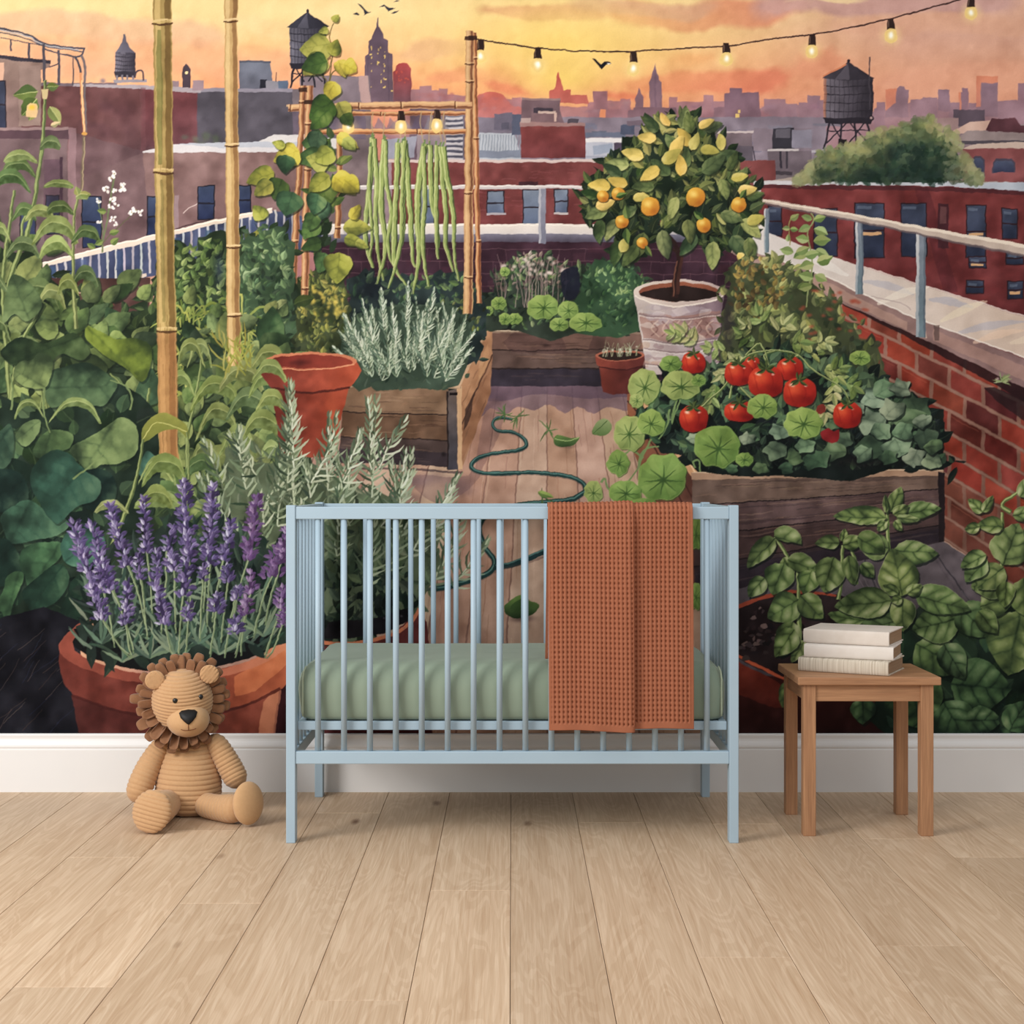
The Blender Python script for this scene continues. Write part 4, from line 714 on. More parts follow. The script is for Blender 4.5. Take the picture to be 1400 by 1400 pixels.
for (x, y, A, L) in ((930, 175, 60, 32), (900, 180, 140, 32), (945, 182, 110, 30), (965, 180, 40, 26), (880, 215, 160, 30), (860, 225, 175, 34), (980, 215, 20, 30), (995, 232, 60, 28), (850, 240, 150, 30), (840, 262, 190, 34), (830, 285, 200, 34), (818, 270, 150, 26), (845, 300, 230, 34), (822, 300, 250, 34), (848, 330, 240, 36), (880, 318, 260, 40), (905, 315, 280, 40), (870, 335, 240, 36), (950, 318, 250, 38), (975, 330, 270, 40), (1000, 322, 300, 40), (1015, 300, 320, 36), (1020, 270, 10, 26), (1005, 250, 40, 28), (985, 290, 330, 34), (960, 235, 30, 40), (935, 230, 80, 30), (915, 240, 130, 34), (895, 255, 170, 32), (925, 270, 250, 32), (870, 285, 200, 30), (940, 300, 280, 34), (985, 245, 300, 30), (930, 205, 150, 30), (1022, 325, 290, 34)):
    k = lr.random(); c = mix((62, 84, 50), (158, 160, 92), k); c = jit(c, lr, 10); ovleaf(x, y, L, L * .52, A, mix(c, (24, 40, 30), .65), c, mix(c, (214, 204, 132), .55), bend=lr.uniform(-.6, .6), nv=3, vein=.12, bulge=.10)
for (x, y, A, L) in ((956, 176, 50, 24), (915, 172, 130, 22), (898, 190, 170, 28), (940, 200, 100, 30), (920, 215, 80, 34), (908, 225, 60, 32), (958, 205, 10, 26), (945, 205, 70, 26), (880, 215, 160, 32), (903, 232, 190, 32), (835, 255, 170, 32), (858, 252, 165, 28), (1000, 245, 20, 24), (1008, 262, 10, 28), (865, 272, 20, 24), (1022, 305, 30, 26), (848, 345, 60, 24), (815, 283, 20, 28), (985, 205, 80, 24), (930, 240, 80, 30), (1010, 345, 300, 20)):
    c = jit(lr.choice(((240, 194, 96), (226, 184, 84), (198, 180, 86))), lr, 12); ovleaf(x, y, L, L * .55, A, mix(c, (110, 112, 50), .6), c, mix(c, (244, 222, 160), .6), bend=lr.uniform(-.7, .7), nv=3, vein=.08, bulge=.05)
for (x, y, r1) in ((845, 265, 9), (889, 282, 13), (951, 270, 13), (1010, 280, 10.5), (962, 308, 10), (850, 303, 9), (878, 332, 7.5), (824, 268, 8)):
    motif('lemon', None, 'lemon_tree'); poly(ell(x + .6, y + .8, r1 + 1, r1 + 1), (60, 52, 28), a=.7); poly(ell(x, y, r1, r1 * 1.02), (238, 176, 58), col2=(190, 110, 28), g=(x - r1, y - r1, x + r1 * .7, y + r1)); soft(x - r1 * .25, y - r1 * .3, r1 * .7, r1 * .6, (252, 206, 100), .8); soft(x + r1 * .3, y + r1 * .5, r1 * .6, r1 * .5, (170, 92, 24), .5)
use(CRN)
for (x, y, A, L) in ((858, 300, 100, 20), (842, 270, 20, 16), (962, 300, 140, 18), (1012, 272, 60, 16), (855, 312, 280, 22), (882, 336, 300, 18)): leaf(x, y, L, L * .5, A, jit((120, 140, 70), lr), jit((64, 88, 48), lr))
motif('flower_pot', 'small terracotta pot of sprouts painted beside the urn')
poly([(817, 492), (824, 536), (838, 540), (862, 538), (874, 532), (880, 492)], (134, 62, 50), nz=10, col2=(94, 44, 44), g=(824, 0, 880, 0)); poly([(815, 486), (816, 499), (830, 505), (865, 505), (880, 498), (881, 486)], (152, 72, 56), col2=(112, 52, 48), g=(815, 0, 881, 0)); line([(818, 501), (848, 506), (879, 500)], 1.5, (84, 36, 36), own=False)
poly(ell(848, 486, 33, 7.5, 0, 30), (176, 100, 76)); poly(ell(848, 486.5, 29, 5.5, 0, 30), (60, 42, 36))
for _ in range(26): x = R.uniform(824, 872); line([(x, 487), (x + R.uniform(-3, 3), 478), (x + R.uniform(-6, 6), R.uniform(464, 480))], 1, jit((150, 152, 120), R, 20), w2=.6); soft(x, R.uniform(474, 482), 2.5, 2, (206, 206, 180), .7)
# ---------------------------------------------------------------- bean trellis
TR = motif('bean_trellis', 'bamboo trellis hung with long green beans and bulbs')
def cane(pts, w, c=(190, 132, 84), w2=None, nodes=(), name='bamboo_cane', par='bean_trellis', hi=(226, 176, 122), lo=(116, 70, 48)):
    motif(name, None, par); w2 = w2 or w
    line(pts, w, c, w2=w2, sm=3, nz=10); off = w * .28
    line([(x - off * .9, y + (0 if abs(pts[0][0] - pts[-1][0]) < abs(pts[0][1] - pts[-1][1]) else -off)) for x, y in pts], w * .3, hi, own=False, a=.7, sm=3)
    v = abs(pts[0][0] - pts[-1][0]) < abs(pts[0][1] - pts[-1][1])
    line([(x + (off if v else 0), y + (0 if v else off)) for x, y in pts], w * .32, lo, own=False, a=.75, sm=3)
    for (x, y) in nodes:
        if v: line([(x - w * .58, y), (x, y + 1), (x + w * .58, y)], 1.6, (92, 56, 40)); line([(x - w * .5, y - 2), (x + w * .5, y - 2)], 1.4, hi, own=False, sm=0)
        else: line([(x, y - w * .5), (x, y + w * .5)], 1.6, (104, 64, 44), sm=0); line([(x + 2, y - w * .4), (x + 2, y + w * .3)], 1.2, hi, own=False, sm=0)
cane([(464, 176), (464, 250), (461, 325)], 8, (176, 116, 72), nodes=((464, 225), (462, 312)))
cane([(437, 180), (540, 180), (638, 180)], 7, (206, 132, 82), nodes=((570, 180),))
cane([(440, 155), (540, 155), (638, 155)], 6, (190, 122, 78), nodes=((520, 155),))
cane([(648, 44), (650, 140), (652, 260), (655, 415)], 7, (196, 124, 76), nodes=((649, 80), (651, 190), (654, 330)))
cane([(642, 42), (642, 140), (641, 260), (640, 430)], 11, (196, 146, 98), nodes=((642, 88), (642, 112), (641, 264), (641, 380)), w2=13)
cane([(394, 147), (425, 147), (520, 144), (646, 144)], 10, (206, 150, 104), nodes=((397, 147), (490, 145), (548, 144), (622, 144)))
cane([(414, 117), (411, 200), (404, 320), (400, 408)], 8, (176, 116, 76), nodes=((413, 140), (409, 215), (403, 330)), w2=9)
cane([(423, 118), (421, 200), (418, 320), (416, 415)], 9.5, (184, 124, 84), nodes=((422, 170), (420, 232), (418, 302), (417, 395)), w2=11)
use(TR)
for (x, y) in ((414, 120), (422, 137), (646, 49), (641, 50)): rect(x - 6, y, x + 6, y + 6, (66, 42, 34), a=.85)
for x in (510, 527, 550, 553, 576, 590, 602, 607): line([(x, 153), (x - 2, 168), (x + R.uniform(-4, 4), 196)], 1.3, (176, 150, 108), a=.9)
for (x, y) in ((476, 170), (548, 169), (597, 168)): bulb(x, y, .95, .7)
for (P, w) in (([(508, 188), (506, 240), (500, 290), (500, 330), (508, 362), (511, 366)], 7), ([(510, 190), (514, 240), (513, 300), (516, 345), (524, 384)], 7), ([(506, 200), (504, 260), (508, 320), (506, 350)], 5), ([(525, 190), (521, 240), (520, 280), (526, 330), (523, 360), (514, 388)], 8), ([(527, 192), (527, 250), (534, 290), (530, 330), (533, 352), (540, 366)], 6), ([(544, 195), (541, 250), (539, 300), (538, 350), (543, 372), (556, 390)], 8), ([(550, 195), (552, 240), (551, 280), (551, 320), (545, 348)], 6), ([(553, 196), (557, 240), (560, 290), (562, 330), (563, 355), (569, 366)], 8), ([(553, 192), (549, 260), (547, 330), (536, 378), (530, 394)], 6), ([(580, 196), (573, 240), (570, 290), (572, 340), (570, 370), (564, 402)], 9), ([(587, 198), (588, 240), (590, 280), (597, 310), (600, 340)], 7), ([(596, 198), (596, 240), (595, 290), (597, 340), (600, 355)], 7), ([(602, 200), (605, 250), (609, 290), (608, 330), (614, 352), (620, 372)], 7), ([(606, 200), (610, 240), (616, 270), (620, 310), (620, 345), (627, 384)], 7), ([(578, 200), (580, 270), (577, 330), (582, 372), (586, 392)], 6)):
    motif('bean_pod', None, 'bean_trellis')
    line([(x + 1, y) for x, y in P], w, (82, 98, 54), w2=1.5, mid=w); line(P, w * .8, (148, 162, 90), w2=1, mid=w * .75); line([(x - w * .18, y) for x, y in P], w * .28, (196, 202, 130), w2=.6, own=False, a=.85)
    line([P[0], (P[0][0] + 1, P[0][1] - 6)], 2.4, (112, 136, 80))
    for t in P[1:-1]: soft(t[0], t[1], w * .5, 7, (120, 142, 70), .35)
motif('climbing_bean', 'yellow-green climbing bean plant painted on the left canes')
foliage([(432, 190), (450, 170), (470, 230), (462, 320), (440, 380), (420, 330), (430, 260)], 45, (14, 26), (44, 64, 40), (80, 104, 50), (130, 140, 60), 31, basecol=(50, 66, 44), base=False)
for q in ([(450, 135), (447, 112), (440, 104), (432, 100)], [(447, 120), (455, 100), (468, 94), (480, 92)], [(452, 92), (455, 70), (450, 50), (456, 32)], [(446, 130), (452, 100), (452, 80)]): line(q, 2, (112, 100, 60), w2=1)
vr = random.Random(9)
VL = [(452, 60, 44, 34, 200, 0), (446, 78, 40, 30, 215, 0), (447, 84, 36, 28, 190, 1), (452, 76, 24, 18, 60, 0), (462, 82, 26, 18, 300, 2), (470, 88, 20, 22, 340, 2), (458, 112, 30, 22, 250, 2), (462, 140, 30, 24, 300, 0), (455, 138, 40, 34, 215, 1), (448, 150, 36, 24, 240, 1), (470, 155, 20, 18, 300, 1), (460, 186, 34, 16, 340, 2), (446, 190, 34, 28, 200, 1), (436, 180, 30, 24, 250, 3), (470, 190, 22, 16, 320, 0), (440, 212, 36, 26, 190, 1), (450, 225, 34, 26, 160, 0), (455, 205, 30, 26, 220, 0), (410, 205, 40, 30, 205, 2), (392, 212, 26, 24, 260, 3), (375, 236, 40, 26, 195, 0), (385, 245, 30, 28, 240, 1), (400, 262, 36, 34, 250, 3), (446, 245, 44, 34, 255, 1), (455, 240, 40, 28, 330, 2), (450, 240, 36, 24, 210, 0), (470, 246, 26, 26, 330, 2), (372, 250, 30, 22, 210, 0), (434, 300, 34, 26, 230, 1), (470, 312, 38, 22, 10, 0), (470, 325, 30, 16, 340, 0), (440, 330, 30, 18, 200, 1), (480, 300, 24, 14, 60, 2), (445, 345, 30, 24, 250, 1), (464, 345, 44, 36, 262, 0), (430, 290, 26, 22, 260, 1), (440, 275, 26, 22, 280, 3), (360, 300, 24, 20, 120, 0), (390, 200, 20, 12, 160, 0), (456, 30, 12, 10, 60, 0), (448, 40, 14, 10, 200, 0), (436, 265, 30, 26, 250, 3), (350, 335, 22, 24, 70, 0), (486, 330, 20, 12, 330, 0)]
VC = [((160, 158, 66), (120, 124, 50)), ((86, 112, 58), (54, 78, 46)), ((196, 176, 58), (168, 144, 48)), ((76, 106, 76), (54, 82, 60))]
for (x, y, L, W, A, c) in VL:
    a, b = VC[c]; a = jit(a, vr, 12); ovleaf(x, y, L, W * 1.12, A, mix(b, (26, 44, 32), .45), a, mix(a, (226, 214, 120), .45), bend=vr.uniform(-.35, .35), k=.62, nv=3, vein=.12, bulge=.08)
# ---------------------------------------------------------------- right bed: tomatoes, nasturtiums, parapet plants
R = random.Random(21)
motif('parapet_plants', 'olive and gold shrubs painted along the right parapet')
foliage([(985, 480), (990, 400), (1003, 362), (1030, 350), (1075, 362), (1110, 380), (1160, 430), (1195, 470), (1205, 530), (1150, 560), (1000, 540)], 380, (8, 20), (52, 62, 44), (116, 126, 72), (176, 172, 100), 41, basecol=(74, 82, 54), wid=.6)
foliage([(1002, 420), (1005, 365), (1040, 352), (1072, 366), (1070, 420), (1040, 445)], 90, (7, 13), (84, 70, 44), (140, 120, 60), (184, 156, 80), 42, base=False, wid=.6)
for _ in range(30): x, y = R.uniform(1095, 1185), R.uniform(395, 470); soft(x, y, 6, 4, (170, 76, 54), .7)
soft(995, 440, 14, 60, (52, 42, 50), .7); soft(1090, 470, 40, 22, (60, 68, 46), .4)
motif('vine', 'pale green climbing vine painted against the right railing')
line([(1102, 420), (1106, 392), (1110, 360), (1104, 320), (1112, 300), (1108, 292)], 2, (136, 146, 92)); line([(1080, 335), (1078, 310), (1082, 296)], 1.4, (150, 140, 80))
for (x, y, L, A) in ((1110, 300, 16, 170), (1112, 300, 18, 10), (1108, 310, 18, 190), (1112, 312, 22, -20), (1106, 328, 20, 175), (1112, 330, 24, 5), (1106, 345, 24, 190), (1114, 343, 22, -10), (1112, 360, 22, 200), (1116, 358, 24, 10), (1112, 380, 22, 170), (1114, 375, 20, -30), (1110, 390, 20, 200), (1080, 300, 14, 30), (1080, 312, 12, 170), (1080, 313, 12, 0), (1077, 330, 10, 100), (1085, 345, 20, 165), (1088, 346, 20, 20), (1100, 350, 20, 10)):
    leaf(x, y, L, L * .62, A, jit((150, 164, 98), R, 14), jit((118, 138, 78), R, 12), bend=R.uniform(-.4, .4))
TB = motif('tomato_plant', 'tomato plant with ripe red fruit painted in the right planter box')
foliage([(872, 590), (880, 540), (920, 500), (980, 500), (1060, 480), (1120, 490), (1200, 520), (1270, 560), (1288, 620), (1286, 642), (955, 644), (930, 620)], 620, (12, 27), (26, 38, 36), (70, 98, 68), (118, 142, 98), 51, basecol=(26, 36, 34), wid=.62, rib=True)
soft(1010, 625, 70, 16, (24, 28, 30), .7); soft(1180, 630, 90, 14, (30, 26, 30), .75)
motif('ivy', 'grey-green lobed ivy leaves painted beside the brick wall', 'tomato_plant')
for (x, y, r1) in ((1196, 545, 22), (1212, 532, 20), (1250, 555, 24), (1245, 575, 22), (1192, 575, 24), (1220, 560, 20), (1190, 612, 24), (1228, 610, 22), (1265, 600, 20), (1250, 625, 18), (1275, 630, 16), (1150, 600, 18), (1230, 530, 16), (1160, 522, 14), (1140, 618, 18), (1115, 630, 20), (1085, 625, 16), (1060, 615, 18), (1040, 640, 12), (1276, 610, 14), (1205, 590, 16), (1170, 560, 14), (1180, 620, 16), (1140, 580, 13), (1066, 590, 15), (1100, 610, 14), (1022, 600, 13), (1235, 590, 16), (1262, 575, 14), (1215, 625, 15), (1000, 640, 10), (950, 600, 12), (1075, 640, 11)):
    n = 10; P = [(x + r1 * (1 if i % 2 else .78) * math.cos(6.283 * i / n + R.uniform(-.2, .2)), y + r1 * (.95 if i % 2 else .76) * math.sin(6.283 * i / n) * .8) for i in range(n)]
    c = jit(R.choice(((110, 134, 98), (94, 122, 82), (134, 152, 122), (82, 110, 80))), R, 12)
    P = wob(P, R, r1 * .14); A_ = R.uniform(0, 6.28); poly([(a + 2, b + 3) for a, b in P], (24, 34, 32), a=.7, sm=3); pixleaf(P, (x - r1 * math.cos(A_), y - r1 * .7 * math.sin(A_)), (x + r1 * math.cos(A_), y + r1 * .7 * math.sin(A_)), mix(c, (28, 44, 38), .65), c, mix(c, (186, 196, 156), .5), nv=2, vein=.12, bulge=.16, sm=3, side=R.choice((-1, 1)))
use(TB)
def pinnate(x, y, n, d, L, ang, r, c=(140, 152, 84)):
    px, py = x, y
    L *= r.uniform(.8, 1.15)
    for i in range(max(2, n - 1)):
        a = math.radians(ang) - i * .2; d = 9.5; px += d * math.cos(a); py -= d * math.sin(a)
        for s in (-1, 1): k = jit(c, r, 18); ovleaf(px, py, L * (1 - i / n * .4) * r.uniform(.75, 1.15), L * r.uniform(.34, .5), math.degrees(a) + s * r.uniform(35, 62), mix(k, (46, 66, 38), .6), k, mix(k, (206, 206, 150), .4), bend=r.uniform(-.9, .9), nv=3, vein=.2, bulge=.1)
    leaf(px, py, L, L * .4, math.degrees(a), jit(c, r), mix(c, (60, 84, 50), .4))
for (x, y, n, A) in ((1040, 470, 4, 165), (1000, 478, 4, 190), (960, 470, 4, 160), (1060, 460, 3, 60), (1046, 448, 3, 120), (1100, 488, 3, 30), (1120, 500, 4, -20), (1135, 520, 3, -70), (1150, 520, 3, -20), (985, 520, 3, 240), (975, 535, 3, -100), (1020, 480, 3, 220), (1130, 508, 3, 20), (1110, 470, 3, 10), (940, 462, 3, 170), (1035, 455, 3, 150), (1075, 470, 3, 10), (1000, 500, 3, 230), (1130, 545, 3, -90)): pinnate(x, y, n, 8, 19, A, R, R.choice(((150, 160, 92), (124, 142, 78), (168, 168, 108))))
for q in ([(998, 545), (1008, 500), (1030, 484), (1062, 479), (1092, 486), (1114, 508), (1150, 530), (1162, 552)], [(945, 570), (968, 548), (990, 530), (1008, 500)], [(1050, 498), (1045, 486), (1060, 480)], [(1010, 528), (1030, 548)], [(1092, 486), (1080, 492)], [(1020, 486), (1040, 470), (1052, 500)]): line(q, 3.4, (90, 108, 60), w2=2); line([(x - .6, y - 1) for x, y in q], 1.4, (176, 182, 116), own=False, w2=.8)
def tomato(x, y, rx, ry, r, lab=None):
    motif('tomato', lab, 'tomato_plant')
    P = [(x - rx, y), (x - rx * .82, y - ry * .68), (x - rx * .3, y - ry * .98), (x, y - ry * .86), (x + rx * .35, y - ry), (x + rx * .85, y - ry * .66), (x + rx, y + ry * .05), (x + rx * .78, y + ry * .72), (x, y + ry), (x - rx * .78, y + ry * .7)]
    poly([(a + 1.5, b + 2) for a, b in P], (50, 24, 24), sm=4, a=.6); poly(P, (216, 62, 36), sm=4, col2=(146, 24, 22), g=(x - rx * .6, y - ry, x + rx * .7, y + ry))
    soft(x - rx * .35, y - ry * .25, rx * .75, ry * .7, (236, 92, 48), .75); soft(x + rx * .5, y + ry * .5, rx * .6, ry * .5, (120, 16, 20), .5)
    line([(x - rx * .7, y - ry * .5), (x - rx * .55, y), (x - rx * .4, y + ry * .6)], 1.5, (160, 30, 26), own=False, a=.4); line([(x + rx * .2, y - ry * .7), (x + rx * .4, y), (x + rx * .2, y + ry * .7)], 1.5, (140, 24, 24), own=False, a=.4)
    soft(x - rx * .45, y - ry * .5, rx * .28, ry * .18, (255, 208, 180), .9, .4); soft(x + rx * .4, y - ry * .45, rx * .16, ry * .12, (255, 220, 200), .7)
    motif('calyx', None, 'tomato_plant') if False else None
    for a in (20, 75, 120, 170, 215, 320): leaf(x, y - ry * .8, rx * .62, rx * .2, a + r.uniform(-12, 12), (84, 100, 48), (52, 68, 38), bend=r.uniform(-.8, .8))
    line([(x, y - ry * .8), (x + r.uniform(-3, 3), y - ry * 1.25)], 2, (84, 96, 54), own=False)
for a in ((1028, 500, 11, 12), (1009, 511, 19, 17), (1080, 504, 18, 16), (1047, 522, 24, 22), (1093, 537, 22.5, 20), (948, 496, 16.5, 15), (948, 573, 19.5, 19), (1011, 563, 20.5, 14.5), (1158, 568, 19.5, 18.5)): tomato(*a, R)
motif('nasturtium_flower', 'small dark red flower', 'tomato_plant'); poly([(1121, 592), (1132, 586), (1140, 590), (1148, 588), (1147, 600), (1138, 606), (1126, 602)], (150, 36, 40), sm=3, nz=10); poly([(1118, 555), (1126, 552), (1128, 562), (1116, 566)], (140, 52, 42), sm=2)
NAS = motif('nasturtium', 'trailing nasturtium with round leaves painted spilling over the planter edge')
for q in ([(916, 560), (912, 580), (900, 600)], [(925, 545), (918, 580), (930, 545)], [(890, 600), (880, 620), (872, 640), (858, 660)], [(880, 625), (862, 615), (850, 625)], [(872, 640), (880, 615), (900, 610)], [(822, 660), (826, 655), (832, 668), (850, 672)], [(950, 640), (948, 632), (955, 630), (957, 645)]): line(q, 3, (116, 140, 84), w2=2)
for (x, y, rx, ry, c) in ((917, 497, 15, 12, 0), (881, 528, 21, 25, 1), (930, 527, 27, 20, 1), (980, 611, 31, 29, 0), (860, 592, 21, 24, 1), (890, 578, 19, 18, 2), (845, 633, 15, 17, 0), (905, 653, 34, 33, 0), (855, 673, 22, 16, 0), (811, 673, 13, 15, 1), (1097, 579, 26, 21, 2), (1176, 489, 14, 10, 2), (1042, 556, 20, 17, 2), (870, 548, 9, 10, 1), (1018, 628, 12, 9, 0), (955, 520, 10, 8, 0), (880, 692, 20, 12, 0), (952, 730, 10, 22, 0), (951, 815, 9, 18, 0)):
    motif('nasturtium_leaf', None, 'nasturtium'); nast(x, y, rx, ry, R, ((116, 148, 66), (160, 170, 96), (138, 164, 76))[c], R.uniform(0, .4))
motif('fallen_leaf', 'curled green leaf painted on the deck'); soft(773, 610, 22, 5, (90, 70, 66), .5); poly([(757, 600), (762, 595), (780, 599), (792, 598), (784, 608), (768, 612), (758, 608)], (104, 132, 66), sm=3, col2=(58, 86, 46)); line([(758, 600), (775, 603), (791, 598)], 1, (160, 178, 110), own=False)
motif('fallen_leaf', 'pale upright leaf painted on the deck'); poly([(810, 594), (814, 580), (824, 572), (834, 576), (836, 586), (828, 595)], (146, 160, 106), sm=3, col2=(96, 122, 66)); line([(811, 594), (830, 575)], 1, (80, 104, 54), sm=0, own=False)
motif('fallen_leaf', 'curled leaf painted on the deck below the hose'); soft(714, 846, 28, 8, (96, 74, 72), .7); poly([(690, 828), (702, 818), (716, 812), (724, 822), (737, 826), (728, 840), (708, 846), (692, 840)], (112, 140, 66), sm=3, col2=(44, 66, 36)); poly([(700, 826), (716, 818), (722, 826), (712, 836), (700, 836)], (58, 84, 42), sm=3, a=.8)
motif('fallen_sprig', 'spiky green sprigs painted on the deck')
for (x, y) in ((706, 570), (750, 588), (690, 566), (742, 680)):
    for k in range(8): needle(x, y, R.uniform(8, 20), R.uniform(0, 360), jit((84, 112, 62), R, 14), 2, R.uniform(-.5, .5))
leaf(735, 672, 24, 9, -20, (136, 156, 76), (100, 124, 60))
# ---------------------------------------------------------------- left planting behind the bamboo
motif('leafy_bed', 'tall mixed green planting painted behind the bamboo poles')
foliage([(-160, 330), (-60, 300), (0, 320), (60, 370), (110, 400), (150, 430), (190, 420), (215, 380), (240, 350), (290, 330), (350, 318), (392, 330), (404, 430), (384, 470), (396, 560), (400, 720), (-160, 860)], 900, (12, 30), (34, 50, 36), (72, 92, 52), (118, 132, 74), 61, basecol=(46, 62, 42), wid=.5, rib=True)
foliage([(215, 420), (235, 350), (280, 332), (312, 345), (310, 440), (250, 470)], 200, (9, 18), (54, 76, 44), (110, 132, 70), (160, 174, 102), 62, base=False, wid=.5)
foliage([(328, 470), (330, 340), (352, 316), (392, 325), (402, 420), (386, 480)], 260, (8, 16), (48, 68, 50), (98, 126, 82), (150, 170, 116), 63, base=True, wid=.5, basecol=(70, 94, 66))
soft(300, 370, 12, 34, (52, 66, 96), .6); soft(262, 440, 20, 30, (36, 52, 40), .5)
GR = motif('grass', 'arching yellow-green grass painted between the two bamboo poles')
for _ in range(190):
    x, y = R.uniform(245, 345), R.uniform(430, 560); a = R.uniform(35, 150); c = jit(mix((92, 112, 50), (172, 174, 84), R.random()), R, 10); A = math.radians(a); L = R.uniform(22, 58); s = 1 if a < 90 else -1
    line([(x, y), (x + L * .5 * math.cos(A), y - L * .6 * math.sin(A)), (x + L * math.cos(A) + s * 6, y - L * .5 * math.sin(A) + 6)], 1.5, c, mid=3.4, w2=.5)
CORN = motif('tall_stalks', 'tall leafy stalks painted at the far left')
def stalk(P, w, c=(116, 132, 74)): line(P, w, mix(c, (50, 64, 40), .4), w2=w * .5); line([(x - w * .15, y) for x, y in P], w * .45, mix(c, (190, 196, 128), .4), w2=w * .2, own=False)
def arch(x, y, dx, dy, w, c, r):
    """long arching leaf from a stalk, drooping at its tip"""
    P = smooth([(x, y), (x + dx * .35, y - dy), (x + dx * .78, y - dy * .85), (x + dx * 1.02, y + dy * .1)], 5, False); n = len(P); w *= 1.25; U = []; D_ = []; M_ = []
    for i, (a, b) in enumerate(P): t = i / (n - 1); k = w * (.16 + .84 * math.sin(math.pi * min(1, t * .92 + .06)) ** .9) if t < .97 else .5; U.append((a, b - k * .35)); D_.append((a - dx * .03, b + k * .65)); M_.append((a, b + k * .08))
    poly(U + D_[::-1], mix(c, (44, 62, 38), .42), col2=mix(c, (60, 80, 44), .2), nz=18, kind='s'); poly(U + M_[::-1], mix(c, (186, 190, 128), .1), nz=18, a=.75); line(M_, .8, mix(c, (206, 206, 144), .4), mid=1.4, w2=.3, sm=0, own=False, a=.7)
def ovate(x, y, L, W, ang, c, r):
    ovleaf(x, y, L, W, ang, mix(c, (30, 46, 34), .62), c, mix(c, (180, 190, 120), .45), bend=r.uniform(-.4, .4), k=.66, nv=3, vein=.10, bulge=.10)
motif('bean_leaves', 'broad olive leaves painted among the left planting')
lr2 = random.Random(77); LL = []
for (x0, x1, y0, y1, n, s0, s1) in ((-150, 212, 330, 480, 90, 20, 46), (-150, 215, 450, 640, 90, 28, 60), (240, 390, 470, 720, 80, 26, 54), (250, 400, 380, 500, 30, 14, 30)):
    for _ in range(n): LL.append((lr2.uniform(x0, x1), lr2.uniform(y0, y1), lr2.uniform(s0, s1)))
for (x, y, L) in sorted(LL, key=lambda q: q[1]):
    if y < 380 + abs(x - 40) * .1 and x > 60: continue
    c = lr2.choice(((98, 116, 66), (118, 132, 76), (78, 98, 58), (134, 146, 84), (62, 84, 56))); ovate(x, y, L, L * lr2.uniform(.5, .85), lr2.choice((-1, 1)) * lr2.uniform(10, 120) - 40 + 90 * (lr2.random() < .3), jit(c, lr2, 12), lr2)
use(CORN)
stalk([(8, 440), (14, 380), (40, 310), (52, 240), (60, 180), (62, 110)], 8); stalk([(16, 560), (8, 470), (4, 380), (14, 300), (20, 260)], 8); stalk([(16, 620), (16, 540), (30, 470), (50, 430), (56, 400)], 7); stalk([(104, 450), (100, 380), (101, 300), (108, 268)], 6, (130, 138, 80)); stalk([(30, 330), (32, 300), (45, 280), (60, 200)], 5)
stalk([(52, 600), (60, 540), (78, 660)], 3); stalk([(165, 700), (185, 650), (200, 560), (204, 530)], 7); stalk([(258, 680), (256, 600), (270, 530), (278, 470)], 6); stalk([(68, 600), (60, 560), (56, 530)], 4); stalk([(182, 580), (178, 540), (150, 510)], 4)
for (x, y, dx, dy, w, c) in ((55, 200, 28, 8, 14, 0), (48, 240, -46, 18, 14, 0), (50, 220, -44, 10, 12, 1), (40, 260, -50, 22, 16, 0), (60, 255, 40, 6, 9, 1), (16, 300, 34, 16, 14, 0), (14, 330, -30, 20, 14, 1), (8, 350, 46, 20, 16, 0), (34, 300, 40, 14, 14, 1), (45, 330, 60, 26, 20, 1), (100, 290, -36, 10, 13, 0), (104, 270, 16, 4, 9, 1), (98, 330, 40, 16, 14, 0), (100, 350, -46, 20, 16, 1), (12, 400, -50, 24, 18, 0), (20, 420, 60, 30, 22, 0), (50, 420, 40, 24, 16, 1), (98, 390, 36, 20, 16, 0), (108, 400, -30, 18, 16, 1), (16, 470, -36, 30, 16, 0), (190, 640, 60, 30, 18, 1), (260, 560, 70, 36, 20, 1), (266, 540, -40, 26, 16, 1), (268, 600, 60, 40, 18, 1), (300, 530, 60, 26, 22, 1), (310, 570, 60, 30, 22, 0), (258, 640, 44, 30, 20, 1), (300, 620, 50, 30, 20, 1), (180, 660, 56, 20, 16, 1), (190, 700, 70, 30, 26, 0), (70, 575, 68, 26, 13, 1), (256, 500, 34, 30, 14, 1), (330, 600, 56, 30, 22, 1), (345, 500, 46, 20, 20, 1), (340, 540, 50, 26, 18, 1), (280, 500, -38, 30, 14, 1), (300, 660, -50, 30, 18, 0), (350, 640, 40, 30, 16, 1)):
    arch(x, y, dx, dy, w, jit(((92, 114, 66), (136, 148, 82))[c], R, 12), R)
for (x, y, L, W, A, c) in ((52, 125, 34, 24, 190, 0), (50, 135, 32, 24, 230, 0), (64, 120, 18, 12, 10, 0), (68, 145, 30, 16, 300, 1), (70, 172, 14, 8, 20, 2), (108, 268, 14, 10, 110, 1), (110, 266, 14, 10, 0, 1), (46, 150, 16, 12, 250, 1)):
    k = ((104, 124, 58), (150, 154, 84), (214, 180, 130))[c]; leaf(x, y, L, W, A, jit(k, R), jit(mix(k, (60, 80, 44), .4), R), rib=(190, 190, 120))
poly([(36, 144), (40, 141), (50, 142), (52, 152), (50, 160), (36, 160)], (220, 176, 120)); soft(43, 147, 8, 6, (240, 176, 40), .95); poly([(56, 122), (66, 122), (64, 135), (58, 135)], (196, 170, 120))
motif('white_blossom', 'white blossom stalk painted left of the tall bamboo')
